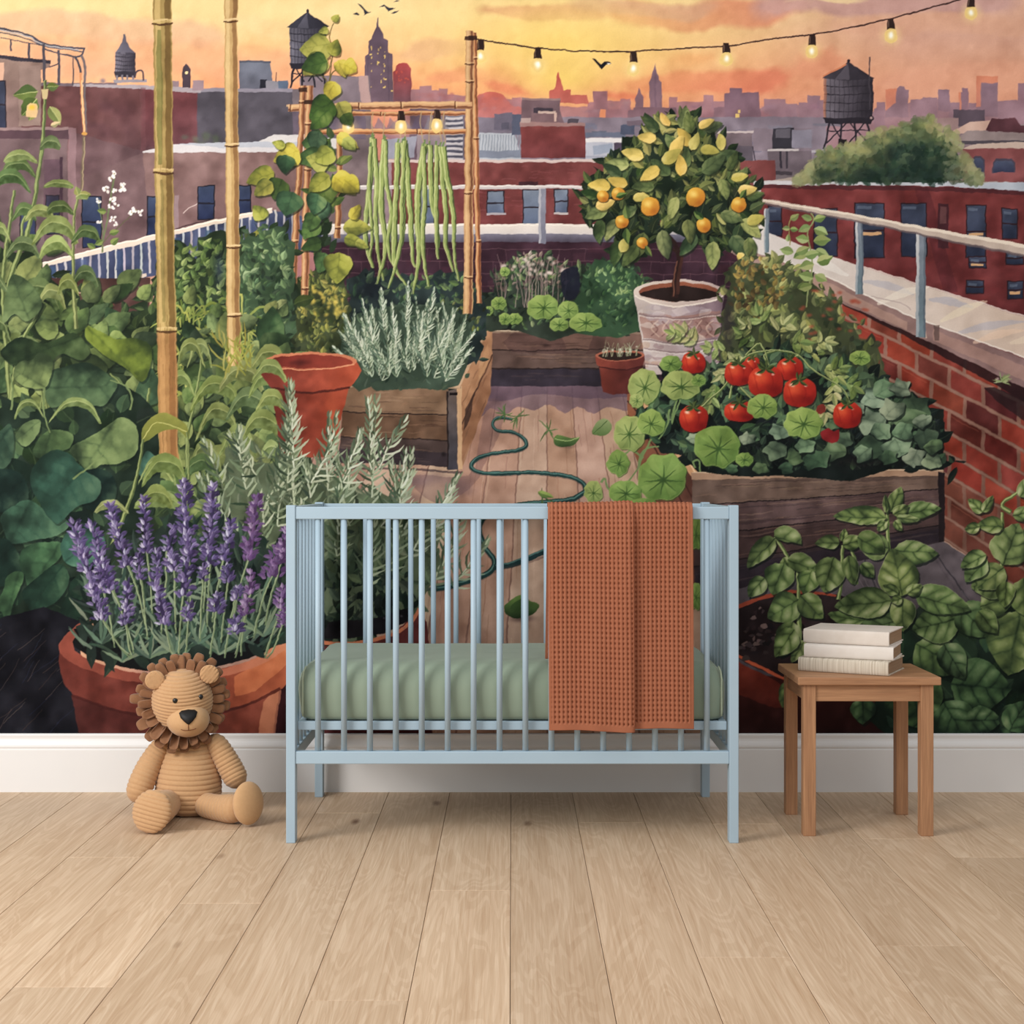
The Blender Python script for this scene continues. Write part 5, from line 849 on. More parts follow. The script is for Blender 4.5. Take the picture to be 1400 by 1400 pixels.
line([(140, 345), (143, 320), (150, 280), (156, 240)], 2.4, (112, 124, 84)); line([(140, 335), (160, 312), (185, 290)], 1.8, (110, 100, 80)); line([(143, 330), (138, 300), (135, 272)], 1.4, (110, 118, 84))
for (x, y, s) in ((156, 238, 6), (152, 244, 5), (166, 256, 7), (145, 258, 6), (158, 262, 5), (154, 272, 6), (136, 275, 5), (160, 280, 5), (152, 283, 5), (186, 287, 6), (180, 290, 5), (192, 291, 5), (154, 300, 5), (135, 304, 4), (158, 306, 4), (170, 252, 4)):
    for k in range(5): poly(ell(x + R.uniform(-s, s) * .7, y + R.uniform(-s, s) * .7, s * .42, s * .34, R.uniform(0, 3), 8), jit((232, 222, 214), R, 12))
    poly(ell(x, y, s * .2, s * .2, 0, 6), (150, 140, 96))
for (x, y, A) in ((142, 330, 200), (150, 320, 20), (146, 290, 170), (152, 335, 40), (130, 340, 150)): leaf(x, y, 14, 9, A, (130, 146, 76), (96, 116, 60))
SQ = motif('squash', 'big-leaved squash plant painted at the left edge')
poly([(-160, 560), (-60, 520), (0, 540), (60, 560), (140, 520), (210, 560), (218, 660), (200, 720), (150, 760), (120, 860), (-160, 900)], (38, 56, 44), nz=14, sm=3)
foliage([(-160, 640), (0, 600), (60, 640), (160, 660), (150, 760), (110, 840), (-160, 880)], 120, (24, 50), (26, 44, 38), (52, 78, 58), (84, 112, 76), 71, base=False, wid=.8, rib=True)
foliage([(-150, 560), (0, 540), (60, 555), (130, 540), (200, 560), (210, 640), (150, 700), (60, 640), (-150, 660)], 60, (22, 40), (40, 58, 42), (70, 94, 62), (104, 126, 80), 72, base=False, wid=.75, rib=True)
def sq(P, c1, c2, b, t, nv=4): motif('squash_leaf', None, 'squash'); poly([(x + 2, y + 3) for x, y in P], (24, 38, 34), sm=5, a=.45); pixleaf(P, b, t, mix(c2, (18, 34, 30), .55), mix(c1, c2, .5), mix(c1, (176, 190, 130), .3), nv=nv, vein=.15, bulge=.08, sm=5, side=1)
sq([(120, 445), (140, 455), (160, 463), (185, 462), (207, 475), (203, 508), (192, 522), (175, 505), (150, 490), (130, 476), (116, 460)], (128, 142, 48), (104, 122, 46), (120, 448), (194, 520), 3)
sq([(3, 440), (12, 384), (24, 376), (46, 392), (57, 418), (38, 440), (20, 430)], (116, 134, 86), (86, 108, 66), (40, 436), (18, 382), 3)
sq([(0, 480), (30, 460), (60, 470), (100, 455), (122, 480), (110, 492), (85, 484), (60, 500), (20, 500)], (78, 98, 58), (58, 80, 48), (110, 460), (20, 495), 3)
sq([(62, 512), (87, 502), (110, 495), (130, 500), (160, 525), (147, 548), (135, 555), (100, 550), (70, 557), (60, 535)], (92, 116, 78), (70, 96, 68), (66, 530), (158, 528), 3)
sq([(19, 510), (27, 494), (43, 492), (54, 482), (70, 490), (72, 505), (62, 530), (37, 530), (22, 520)], (146, 160, 98), (112, 132, 78), (58, 528), (24, 508), 3)
sq([(0, 590), (15, 580), (18, 620), (5, 640), (-30, 640), (-30, 600)], (62, 90, 70), (44, 70, 58), (10, 590), (-20, 630), 3)
sq([(20, 597), (37, 577), (55, 575), (54, 590), (37, 610)], (118, 138, 88), (96, 118, 76), (54, 577), (24, 600), 2)
sq([(45, 615), (60, 592), (80, 588), (100, 594), (95, 612), (70, 622), (52, 628)], (92, 116, 70), (70, 96, 60), (68, 592), (60, 624), 3)
sq([(0, 640), (30, 650), (40, 680), (30, 705), (0, 700), (-60, 690), (-60, 650)], (40, 66, 56), (28, 50, 46), (36, 655), (-30, 690), 3)
sq([(140, 587), (165, 570), (185, 580), (190, 600), (185, 622), (160, 635), (140, 635), (120, 645), (107, 630), (94, 615), (117, 600)], (132, 148, 92), (92, 116, 72), (150, 585), (118, 640), 3)
sq([(100, 655), (130, 640), (155, 650), (158, 680), (140, 700), (110, 690)], (34, 60, 52), (26, 46, 44), (150, 655), (105, 690), 3)
sq([(0, 707), (20, 690), (40, 684), (63, 698), (94, 713), (83, 730), (51, 738), (17, 744), (6, 727)], (70, 108, 86), (58, 92, 72), (40, 692), (12, 742), 4)
sq([(41, 657), (50, 632), (75, 615), (95, 622), (105, 632), (118, 645), (138, 658), (132, 682), (107, 692), (85, 712), (74, 715), (55, 690)], (50, 86, 74), (60, 100, 80), (100, 655), (56, 700), 4)
sq([(-60, 760), (0, 735), (24, 755), (28, 790), (10, 800), (-60, 810)], (34, 62, 52), (30, 54, 46), (20, 745), (-40, 800), 3)
sq([(26, 761), (37, 747), (63, 741), (86, 744), (80, 764), (60, 784), (43, 807), (31, 784)], (78, 116, 78), (60, 96, 66), (80, 746), (44, 805), 3)
sq([(83, 747), (94, 727), (120, 716), (143, 736), (137, 770), (109, 776), (89, 767)], (78, 128, 108), (56, 96, 80), (92, 765), (138, 728), 2)
sq([(30, 810), (45, 795), (80, 770), (95, 790), (80, 820), (50, 836), (38, 830)], (46, 82, 62), (34, 62, 50), (82, 778), (42, 832), 3)
sq([(0, 815), (11, 787), (29, 781), (31, 796), (17, 827), (11, 853), (0, 836), (-20, 840), (-20, 815)], (80, 118, 76), (60, 94, 62), (26, 784), (6, 850), 3)
sq([(82, 835), (95, 812), (112, 805), (116, 830), (104, 850), (88, 848)], (42, 74, 54), (30, 54, 44), (112, 808), (86, 846), 2)
sq([(190, 647), (200, 617), (215, 627), (222, 640), (205, 650)], (92, 140, 118), (78, 122, 104), (212, 628), (194, 646), 1)
use(SQ)
for q in ([(16, 560), (18, 530), (14, 510)], [(60, 530), (60, 560), (68, 592)], [(178, 560), (180, 545), (172, 528), (150, 520)], [(100, 655), (120, 640), (140, 620)]): line(q, 3, (116, 134, 84), w2=1.5)
for (x, y, dx, dy, w) in ((68, 577, 70, 28, 10), (60, 570, -40, 20, 8), (190, 660, 50, 30, 12), (185, 690, 60, 12, 20)): arch(x, y, dx, dy, w, (134, 150, 86), R)
# bamboo poles
cane([(221, -80), (222, 0), (223, 120), (224, 233), (226, 350), (228, 452), (229, 560), (231, 640)], 25, (164, 136, 78), w2=26, nodes=((222, 32), (224, 236), (228, 453)), name='bamboo_pole', par=None, hi=(208, 172, 106), lo=(116, 88, 44))
MOTIFS[CUR[0]] = ('bamboo_pole', 'thick bamboo pole painted at left, the taller leaf-wrapped one', None)
line([(217, 40), (218, 120), (219, 225)], 5, (98, 104, 50), own=False, a=.55, mid=9); line([(221, 245), (222, 340), (224, 440)], 3, (112, 104, 54), own=False, a=.5, mid=6); poly([(214, 455), (242, 455), (244, 640), (219, 640)], (186, 116, 72), a=.45, own=False)
for (y, x) in ((32, 222), (236, 224), (453, 228)): line([(x - 14, y - 3), (x, y - 5), (x + 14, y - 4)], 3, (214, 178, 116), own=False, a=.9); line([(x - 14, y), (x, y + 2), (x + 14, y)], 2.2, (96, 66, 38))
for _ in range(26): y = R.uniform(0, 600); x = 222 + y * .014 + R.uniform(-9, 10); line([(x, y), (x + .6, y + R.uniform(14, 50))], .7, jit((120, 92, 50), R, 14), mid=1.4, w2=.4, own=False, a=.6, sm=0)
cane([(316, -80), (316, 0), (316, 90), (317, 200), (318, 300), (319, 420), (321, 500)], 18, (188, 148, 92), w2=18, nodes=((316, 29), (317, 199), (319, 338), (321, 432)), name='bamboo_pole', par=None, hi=(224, 184, 124), lo=(138, 98, 58))
MOTIFS[CUR[0]] = ('bamboo_pole', 'slimmer bamboo pole painted at left, the right one of the two', None)
for (y, x) in ((29, 316), (199, 317), (338, 319), (432, 320)): line([(x - 10, y - 2), (x + 10, y - 3)], 2.6, (226, 186, 128), own=False, sm=0); line([(x - 10.5, y), (x, y + 1.5), (x + 10.5, y)], 1.8, (96, 62, 38))
use(GR)
for _ in range(34): x, y = R.uniform(305, 345), R.uniform(470, 520); needle(x, y, R.uniform(18, 34), R.uniform(30, 150), jit((150, 148, 66), R, 16), 3, R.uniform(-.8, .8))
motif('leaf', 'yellow-green leaf wrapped round the bamboo pole', None)
poly([(194, 602), (197, 580), (217, 564), (240, 570), (255, 582), (258, 600), (242, 587), (220, 591), (200, 604)], (146, 146, 66), sm=4, col2=(116, 122, 52)); line([(196, 600), (215, 578), (256, 590)], 1.2, (184, 180, 100), own=False)
use(CORN); stalk([(256, 690), (258, 620), (256, 590)], 4); arch(195, 660, 60, 30, 22, (128, 144, 74), R); stalk([(150, 750), (172, 700), (190, 640), (196, 600)], 6); arch(190, 690, 46, 18, 20, (128, 140, 70), R); arch(175, 700, -45, 12, 10, (150, 156, 96), R)
# ---------------------------------------------------------------- terracotta pot, front rosemary
TP = motif('flower_pot', 'empty terracotta pot painted beside the wooden planter box')
poly([(370, 526), (385, 625), (455, 625), (477, 526)], (176, 78, 50), nz=12, col2=(120, 50, 40), g=(470, 0, 375, 0)); poly([(363, 497), (366, 524), (380, 533), (425, 536), (470, 530), (485, 522), (488, 494)], (188, 84, 54), nz=8, sm=2, col2=(124, 52, 42), g=(488, 0, 363, 0))
line([(371, 531), (425, 537), (478, 529)], 3, (86, 34, 30), own=False, a=.8); poly(ell(425, 493, 63, 11.5, 0, 36), (206, 120, 84)); poly(ell(425, 494.5, 57, 9.5, 0, 36), (128, 48, 40), col2=(160, 68, 50), g=(370, 0, 480, 0)); soft(410, 496, 22, 6, (90, 34, 34), .6); line([(366, 500), (400, 505), (440, 505), (484, 497)], 1.6, (222, 140, 100), own=False)
soft(455, 570, 14, 50, (206, 96, 58), .5)
arch(345, 520, 46, 22, 16, (140, 152, 84), R); arch(350, 560, 40, 20, 18, (140, 150, 80), R)
FR = motif('rosemary', 'tall grey-green rosemary painted behind the cot')
foliage([(300, 760), (310, 640), (350, 620), (420, 640), (480, 660), (560, 700), (600, 750), (580, 830), (500, 870), (400, 890), (330, 860)], 380, (14, 26), (50, 64, 48), (94, 108, 80), (132, 142, 110), 81, basecol=(90, 102, 76), wid=.22, lit=.9)
foliage([(400, 890), (430, 770), (500, 750), (560, 790), (575, 835), (540, 866), (480, 884)], 190, (14, 26), (22, 34, 30), (44, 60, 46), (72, 88, 64), 82, base=False, wid=.5)
foliage([(395, 800), (400, 700), (520, 710), (560, 760), (520, 810)], 130, (16, 30), (58, 74, 54), (94, 108, 80), (134, 144, 112), 83, base=False, wid=.42)
FL = [(402, 700, 165, 92), (400, 640, 110, 95), (447, 680, 110, 84), (470, 690, 95, 80), (508, 690, 138, 88), (478, 720, 120, 100), (545, 730, 110, 84), (588, 740, 90, 66), (340, 690, 95, 100), (310, 680, 80, 110), (360, 700, 90, 70), (380, 720, 80, 88), (430, 720, 90, 96), (325, 740, 90, 118), (520, 720, 80, 62), (560, 760, 90, 58), (610, 760, 60, 70), (620, 800, 70, 52), (350, 650, 60, 120), (530, 780, 80, 70), (590, 800, 70, 60), (460, 760, 90, 85), (420, 780, 90, 95), (500, 800, 90, 80), (330, 640, 50, 96), (300, 720, 70, 112), (545, 690, 50, 100), (360, 760, 80, 90), (392, 670, 90, 88)]
for i, (x, y, L, A) in enumerate(FL): sprig(x, y, L, A, max(5, int(L / 10)), 32, 4.0, (58, 76, 58), (108, 122, 92), (172, 180, 148), R, R.uniform(-.15, .15), spread=52)
for (x, y, L, A) in ((402, 640, 104, 93), (508, 652, 100, 92), (518, 640, 70, 62), (447, 650, 78, 88), (470, 660, 70, 72), (545, 700, 78, 84), (592, 720, 66, 66), (425, 660, 60, 60)): sprig(x, y, L, A, int(L / 10), 30, 3.8, (70, 88, 66), (128, 140, 110), (196, 200, 172), R, 0, spread=50)
motif('flower_pot', 'terracotta pot of rosemary painted low behind the cot')
poly([(400, 880), (480, 884), (530, 872), (572, 836), (584, 850), (592, 1006), (400, 1006)], (116, 52, 48), nz=12, col2=(92, 40, 42)); line([(400, 872), (470, 880), (530, 870), (560, 852), (573, 832)], 5, (206, 116, 78)); poly([(450, 850), (520, 845), (566, 828), (560, 848), (526, 866), (470, 874), (440, 872)], (30, 26, 30), nz=16)
for _ in range(10): soft(R.uniform(500, 555), R.uniform(840, 862), 3, 2.5, (120, 110, 116), .6)
motif('deck_shadow', None, 'deck') if False else use(FR)
# ---------------------------------------------------------------- lavender pot
motif('shed_wall', 'dark boards painted in shade at the lower left corner')
poly([(-160, 850), (0, 845), (60, 830), (110, 850), (110, 1006), (-160, 1006)], (30, 30, 40), nz=16)
for _ in range(70): x, y = R.uniform(-140, 80), R.uniform(850, 990); line([(x, y + 30), (x + R.uniform(14, 40), y)], .8, jit(R.choice(((88, 66, 60), (46, 52, 78), (104, 84, 76), (34, 30, 38))), R, 8), a=.7, mid=R.uniform(3, 9), w2=.6, own=False)
poly([(380, 880), (400, 876), (404, 1006), (370, 1006)], (66, 26, 32), nz=8)
motif('flower_pot', 'big terracotta pot of lavender painted behind the toy lion')
poly([(98, 950), (108, 1006), (373, 1006), (384, 930)], (92, 42, 38), nz=12, col2=(150, 74, 54), g=(120, 0, 390, 0)); poly([(360, 960), (386, 935), (376, 1006), (352, 1006)], (226, 146, 104), a=.6, own=False); soft(200, 985, 110, 30, (84, 34, 34), .5)
poly([(81, 890), (83, 920), (100, 950), (170, 972), (240, 978), (320, 968), (372, 950), (395, 930), (395, 872), (340, 905), (240, 925), (150, 915), (100, 893)], (118, 54, 44), nz=12, sm=2, col2=(186, 96, 60), g=(200, 0, 400, 0))
poly([(320, 925), (360, 905), (396, 880), (396, 905), (350, 945), (322, 952)], (234, 136, 82), a=.5, own=False, nz=20); line([(98, 950), (170, 974), (240, 980), (320, 970), (384, 942)], 4, (80, 32, 30), own=False, a=.65)
poly([(81, 892), (86, 872), (104, 855), (122, 846), (122, 858), (104, 872), (102, 890), (130, 905), (170, 917), (240, 926), (310, 914), (360, 894), (396, 868), (396, 884), (350, 912), (300, 926), (240, 936), (168, 930), (110, 912)], (150, 76, 60), sm=2, col2=(214, 130, 92), g=(200, 0, 396, 0)); poly([(102, 884), (106, 868), (124, 856), (380, 850), (392, 868), (340, 900), (240, 920), (150, 908)], (26, 28, 30), sm=3)
LV = motif('lavender', 'bushy lavender with violet flower spikes painted in the big pot')
foliage([(120, 870), (116, 830), (130, 790), (180, 740), (260, 720), (340, 730), (396, 750), (398, 850), (340, 880), (240, 900), (160, 892)], 330, (18, 40), (26, 40, 38), (56, 78, 64), (96, 116, 90), 91, basecol=(42, 58, 50), wid=.22, lit=.2)
for _ in range(150):
    x = R.uniform(112, 390); y = R.uniform(800, 900 - abs(x - 240) * .1); needle(x, y, R.uniform(22, 44), R.uniform(20, 160), jit(R.choice(((74, 98, 82), (98, 120, 98), (50, 72, 62), (122, 138, 112), (60, 84, 70))), R, 10), 5.5, R.uniform(-.5, .5))
for (x, y) in ((168, 905), (205, 900), (240, 895), (300, 895), (330, 880), (270, 880), (140, 880), (360, 870)):
    for k in range(9): needle(x, y, R.uniform(30, 56), R.uniform(25, 155), jit(R.choice(((92, 116, 96), (70, 94, 78), (120, 136, 110))), R, 10), 5.5, R.uniform(-.4, .4))
LVL = [(101, 718, 140, 846, 21), (125, 720, 153, 808, 18), (151, 694, 175, 774, 17), (197, 684, 200, 754, 16), (251, 661, 258, 755, 22), (291, 668, 287, 752, 19), (236, 722, 228, 752, 14), (316, 714, 306, 766, 17), (352, 682, 340, 764, 19), (382, 748, 372, 788, 26), (391, 728, 386, 770, 14), (258, 758, 250, 813, 20), (211, 790, 226, 852, 18), (174, 800, 172, 852, 17), (190, 760, 192, 790, 12), (214, 756, 216, 780, 13), (236, 758, 238, 780, 18), (342, 784, 343, 812, 17), (298, 816, 296, 836, 18), (338, 820, 336, 840, 16), (322, 848, 322, 864, 17), (310, 776, 312, 794, 14), (387, 806, 384, 832, 16), (285, 752, 288, 772, 18), (259, 828, 257, 846, 12), (326, 804, 322, 818, 10), (278, 776, 278, 792, 10), (388, 838, 386, 854, 12), (134, 770, 138, 800, 13), (352, 700, 338, 700, 1)]
use(LV)
for (x0, y0, x1, y1, w) in LVL[:-1]:
    if y1 < 862: dx = (x1 - x0) * .6 + (x1 - 245) * -.15; line([(x1, y1 - 3), (x1 + dx * .5, y1 + 32), (x1 + dx, min(900, y1 + 85))], 3, (112, 130, 92), w2=2); line([(x1 - .6, y1), (x1 + dx * .5 - .6, y1 + 32), (x1 + dx - .6, min(895, y1 + 80))], 1, (160, 172, 130), own=False)
for (x0, y0, x1, y1, w) in LVL[:-1]:
    motif('lavender_spike', None, 'lavender'); L = math.hypot(x1 - x0, y1 - y0); n = max(3, int(L / 8)); warm = x0 > 330
    cols = [(66, 54, 92), (98, 82, 130), (132, 118, 160), (190, 182, 210)]
    if warm: cols = [mix(c, (130, 70, 120), .35) for c in cols]
    line([(x0, y0), (x1, y1)], 3, cols[0], sm=0, w2=w * .45)
    for i in range(n + 1):
        t = i / n; px, py = x0 + (x1 - x0) * t, y0 + (y1 - y0) * t; ww = w * 1.45 * (.36 + .64 * t ** .6) * (1.08 if i % 3 else .68)
        for k in range(9):
            s = R.uniform(-1, 1); c = jit(cols[min(3, int(R.random() * 2.2 + (1 - abs(s)) * .8 + (.9 if s < 0 else 0)))], R, 10); leaf(px + s * ww * .28, py + R.uniform(-2, 4), R.uniform(6.5, 11) * (.6 + w / 40), R.uniform(3.2, 5) * (.6 + w / 45), 90 - s * 55 + R.uniform(-20, 20), c, mix(c, cols[0], .4), bend=-s * .6)
# ---------------------------------------------------------------- basil pot at the right
motif('flower_pot', 'terracotta pot of basil painted behind the wooden side table')
poly([(985, 920), (1080, 925), (1245, 915), (1222, 1006), (985, 1006)], (84, 34, 28), nz=10, col2=(54, 24, 24)); poly([(985, 880), (1010, 905), (1060, 930), (1090, 960), (1075, 968), (1040, 962), (985, 930)], (150, 58, 36), nz=12, sm=2, col2=(96, 36, 28)); poly([(985, 840), (1012, 826), (1060, 811), (1143, 812), (1240, 840), (1240, 915), (1100, 938), (1040, 916), (985, 888)], (50, 36, 38), nz=16)
line([(985, 846), (1012, 829), (1060, 812), (1100, 810), (1143, 814)], 7, (164, 72, 48), w2=3); line([(985, 886), (1015, 900), (1060, 922), (1090, 935)], 4, (196, 88, 54))
for _ in range(60): poly(wob(ell(R.uniform(1010, 1100), R.uniform(830, 900), R.uniform(2, 6), R.uniform(2, 4), 0, 6), R, 1.4), jit(R.choice(((78, 62, 62), (36, 28, 32), (110, 88, 84), (60, 44, 46))), R, 8))
BA = motif('basil', 'lush basil painted behind the side table')
poly([(1180, 850), (1240, 840), (1330, 830), (1400, 800), (1560, 780), (1560, 1006), (1215, 1006), (1200, 950)], (26, 44, 34), nz=12, sm=2)
foliage([(1190, 870), (1250, 850), (1340, 840), (1560, 800), (1560, 1006), (1220, 1006)], 90, (28, 52), (22, 40, 32), (40, 66, 46), (66, 96, 60), 95, base=False, wid=.75, rib=True)
for q in ([(1222, 800), (1216, 760), (1213, 715), (1214, 700)], [(1094, 880), (1092, 830), (1090, 780), (1076, 760), (1060, 735)], [(1170, 800), (1170, 770), (1160, 745)], [(1146, 820), (1150, 790), (1152, 745)], [(1370, 840), (1368, 790), (1372, 740), (1370, 700)], [(1382, 700), (1370, 690), (1395, 670)]): line(q, 6, (96, 118, 62), w2=4); line([(x - 1, y) for x, y in q], 2, (164, 176, 110), own=False)
def basil(x, y, L, W, ang, k=.5, bend=0, r=R):
    """plump basil leaf: pale bulges between dark veins"""
    motif('basil_leaf', None, 'basil'); A = math.radians(ang); n = 12; th = A; mid = []; px, py = x, y; up = []; dn = []
    for i in range(n + 1):
        t = i / n; th = A + bend * t
        if i: px += L / n * math.cos(th); py -= L / n * math.sin(th)
        w = W / 2 * max(0.0, math.sin(math.pi * min(1, t ** .72))) ** .8; nx, ny = math.sin(th), math.cos(th)
        mid.append((px, py)); up.append((px - nx * w, py - ny * w)); dn.append((px + nx * w, py + ny * w))
    O = up + dn[::-1]; k2 = min(1, k * 1.35); cold = max(0, 1 - k * 2.6)
    d = mix(mix((34, 54, 36), (60, 78, 44), k2), (22, 42, 34), cold); m_ = mix(mix((84, 112, 66), (124, 140, 78), k2), (62, 98, 66), cold); l = mix(mix((150, 166, 112), (196, 198, 146), k2), (112, 142, 100), cold)
    poly([(a + 2, b + 3) for a, b in O], (18, 30, 26), a=.6); pixleaf(O, (x, y), (px, py), jit(d, r, 5), jit(m_, r, 8), jit(l, r, 8), nv=max(2, min(4, int(L / 16))), vein=.26, bulge=.34, side=1 if math.cos(A) <= 0 else -1)
    if k > .3: line(up[1:-1], .8, l, own=False, sm=0, a=.4)
for a in ((1300, 935, 84, 78, -5, .12, 0), (1240, 930, 70, 84, -70, .2, 0), (1290, 960, 70, 60, -60, .1, 0), (1320, 985, 50, 40, 0, .1, 0), (1395, 960, 60, 50, -100, .15, 0), (1380, 1000, 50, 40, 60, .15, 0), (1180, 955, 36, 36, -90, .15, 0), (1080, 930, 40, 22, -105, .45, 0), (1252, 880, 74, 58, -35, .35, .2), (1310, 845, 66, 54, 195, .35, 0), (1310, 830, 60, 50, -40, .3, 0), (1290, 880, 56, 40, -60, .2, 0), (1190, 850, 60, 26, 170, .45, 0), (1230, 850, 60, 34, 190, .35, 0),
          (1395, 835, 90, 86, -100, .5, 0), (1340, 830, 54, 40, 20, .6, 0), (1338, 836, 40, 30, -50, .5, 0), (1375, 790, 50, 48, 195, .5, 0), (1372, 775, 46, 38, -140, .6, 0), (1350, 765, 44, 30, 210, .45, .5), (1348, 758, 40, 24, 190, .5, .6), (1400, 790, 60, 50, -80, .45, 0), (1372, 772, 60, 54, 70, .55, 0), (1372, 720, 38, 24, 165, .55, .4), (1340, 720, 22, 16, 190, .5, 0), (1345, 700, 28, 16, 140, .6, 0), (1345, 700, 26, 14, 60, .6, 0), (1395, 680, 36, 22, 60, .55, 0), (1384, 705, 34, 20, 10, .55, 0), (1420, 750, 60, 50, 80, .5, 0), (1376, 795, 36, 26, -95, .75, 0),
          (1222, 752, 62, 34, -12, .5, .25), (1215, 750, 44, 36, 175, .55, -.3), (1212, 708, 74, 26, 168, .65, .35), (1234, 702, 54, 24, 14, .45, -.2), (1218, 700, 38, 22, 68, .65, 0), (1212, 702, 26, 10, 95, .6, 0), (1222, 704, 24, 16, 35, .6, 0), (1225, 708, 34, 12, -5, .55, 0), (1210, 712, 18, 14, 230, .5, 0), (1222, 712, 18, 12, -50, .6, 0),
          (1250, 814, 80, 40, -6, .45, -.3), (1220, 822, 80, 42, 182, .6, .1), (1234, 815, 66, 56, 102, .75, 0), (1234, 818, 46, 36, -88, .8, 0), (1240, 812, 24, 16, 30, .7, 0), (1228, 812, 24, 16, 150, .65, 0), (1233, 818, 16, 14, 200, .7, 0),
          (1060, 736, 56, 28, 215, .6, .35), (1058, 734, 44, 22, 35, .6, -1.6), (1070, 762, 30, 20, 300, .5, 0), (1076, 765, 46, 26, -5, .55, -.5), (1072, 770, 46, 42, 250, .6, 0), (1045, 790, 34, 26, 230, .5, 0), (1110, 780, 34, 32, 250, .5, 0), (1140, 762, 50, 42, 255, .65, 0), (1148, 742, 34, 20, 170, .65, .4), (1152, 740, 18, 12, 80, .8, 0), (1152, 745, 30, 20, 15, .65, 0), (1172, 735, 42, 30, -10, .45, -.6), (1178, 770, 26, 20, -50, .4, 0), (1092, 820, 50, 44, 210, .6, 0), (1094, 815, 44, 34, -45, .5, 0), (1085, 850, 52, 36, 250, .5, 0), (1100, 875, 36, 20, 240, .55, 0), (1160, 760, 40, 24, -80, .45, 0), (1086, 860, 46, 34, 235, .55, 0)): basil(*a)
motif('tuft', 'tiny green tuft painted growing out of the brick parapet')
for k in range(16): needle(1370, 522, R.uniform(8, 16), R.uniform(-20, 200), jit((140, 150, 100), R, 16), 2.4, R.uniform(-.8, .8))
soft(1364, 518, 4, 4, (214, 190, 180), .7)
# ---------------------------------------------------------------- the mural: one flat print on the wall, a mesh per depicted thing
def paper(m, nt, N, L, b, tc, noise):
    a = N.new('ShaderNodeAttribute'); a.attribute_name = 'print'
    n = noise((170, 1, 170), 5, .7); r = N.new('ShaderNodeMapRange'); r.inputs[1].default_value = .3; r.inputs[2].default_value = .7; r.inputs[3].default_value = .95; r.inputs[4].default_value = 1.03; L.new(n.outputs[0], r.inputs[0])
    x = N.new('ShaderNodeMix'); x.data_type = 'RGBA'; x.blend_type = 'MULTIPLY'; x.inputs[0].default_value = 1; L.new(a.outputs['Color'], x.inputs[6]); L.new(r.outputs[0], x.inputs[7]); L.new(x.outputs[2], b.inputs['Base Color'])
M_PRINT = mat('printed_wallpaper', (.5, .5, .5, 1), .85, .08, build=paper)
def mural_meshes():
    g = FPX / WALL
    # colours on the corners of a 1-unit lattice
    P = np.pad(CAN, ((1, 1), (1, 1), (0, 0)), mode='edge')
    K = (P[0:-1:SS, 0:-1:SS] + P[1::SS, 0:-1:SS] + P[0:-1:SS, 1::SS] + P[1::SS, 1::SS]) / 4
    K = grade(np.clip(K, 0, 1)); h, w = K.shape[:2]; h -= 1; w -= 1
    I = IDB[1::SS, 1::SS][:h, :w].astype(np.int32)
    LIN = np.where(K <= .04045, K / 12.92, ((K + .055) / 1.055) ** 2.4) * MURAL_GAIN
    done = np.zeros((h, w), bool); Q = []
    for s in (16, 8, 4, 2, 1):
        hh, ww = h // s * s, w // s * s
        B = I[:hh, :ww].reshape(hh // s, s, ww // s, s); ok = (B.min((1, 3)) == B.max((1, 3)))
        ok &= ~done[:hh, :ww].reshape(hh // s, s, ww // s, s).any((1, 3))
        if s > 1:
            mn = np.full((hh // s, ww // s, 3), 9., np.float32); mx = -mn
            for dy in range(s + 1):
                for dx in range(s + 1): c = K[dy:dy + hh - s + 1:s, dx:dx + ww - s + 1:s]; mn = np.minimum(mn, c); mx = np.maximum(mx, c)
            ok &= ((mx - mn).max(-1) < .032)
        y, x = np.nonzero(ok); y *= s; x *= s; Q.append(np.stack([y, x, np.full_like(y, s), I[y, x]], 1)); done[:hh, :ww] |= np.repeat(np.repeat(ok, s, 0), s, 1)
    Q = np.concatenate(Q); order = np.argsort(Q[:, 3], kind='stable'); Q = Q[order]
    root = thing('wall_mural', 'wall-wide watercolour mural of a rooftop vegetable garden above a city at sunset', 'mural', (0, WALL, .18))
    by = {}; cut = np.searchsorted(Q[:, 3], np.arange(len(MOTIFS) + 1))
    for i, (name, label, par) in enumerate(MOTIFS):
        q = Q[cut[i]:cut[i + 1]]
        if len(q) < 4: continue
        y, x, s = q[:, 0], q[:, 1], q[:, 2]; W1 = w + 1
        c = np.stack([(y + s) * W1 + x, (y + s) * W1 + x + s, y * W1 + x + s, y * W1 + x], 1)
        u, inv = np.unique(c.ravel(), return_inverse=True); uy, ux = u // W1, u % W1
        co = np.zeros((len(u), 3), np.float32); co[:, 0] = (ux + MX0 - 700) / g; co[:, 2] = EYE - .18 - (uy + MY0 - HZ) / g
        me = D.meshes.new(name); n = len(q); me.vertices.add(len(u)); me.vertices.foreach_set('co', co.ravel()); me.loops.add(n * 4); me.loops.foreach_set('vertex_index', inv.ravel().astype(np.int32))
        me.polygons.add(n); me.polygons.foreach_set('loop_start', np.arange(n, dtype=np.int32) * 4)
        a = me.attributes.new('print', 'FLOAT_COLOR', 'POINT'); rgba = np.ones((len(u), 4), np.float32); rgba[:, :3] = LIN[uy, ux]; a.data.foreach_set('color', rgba.ravel())
        me.update(calc_edges=True); me.materials.append(M_PRINT)
        o = D.objects.new(name, me); COL.objects.link(o); o.parent = by.get(par, root)
        if label: o['label'] = label
        if par is None or name not in by: by.setdefault(name, o)
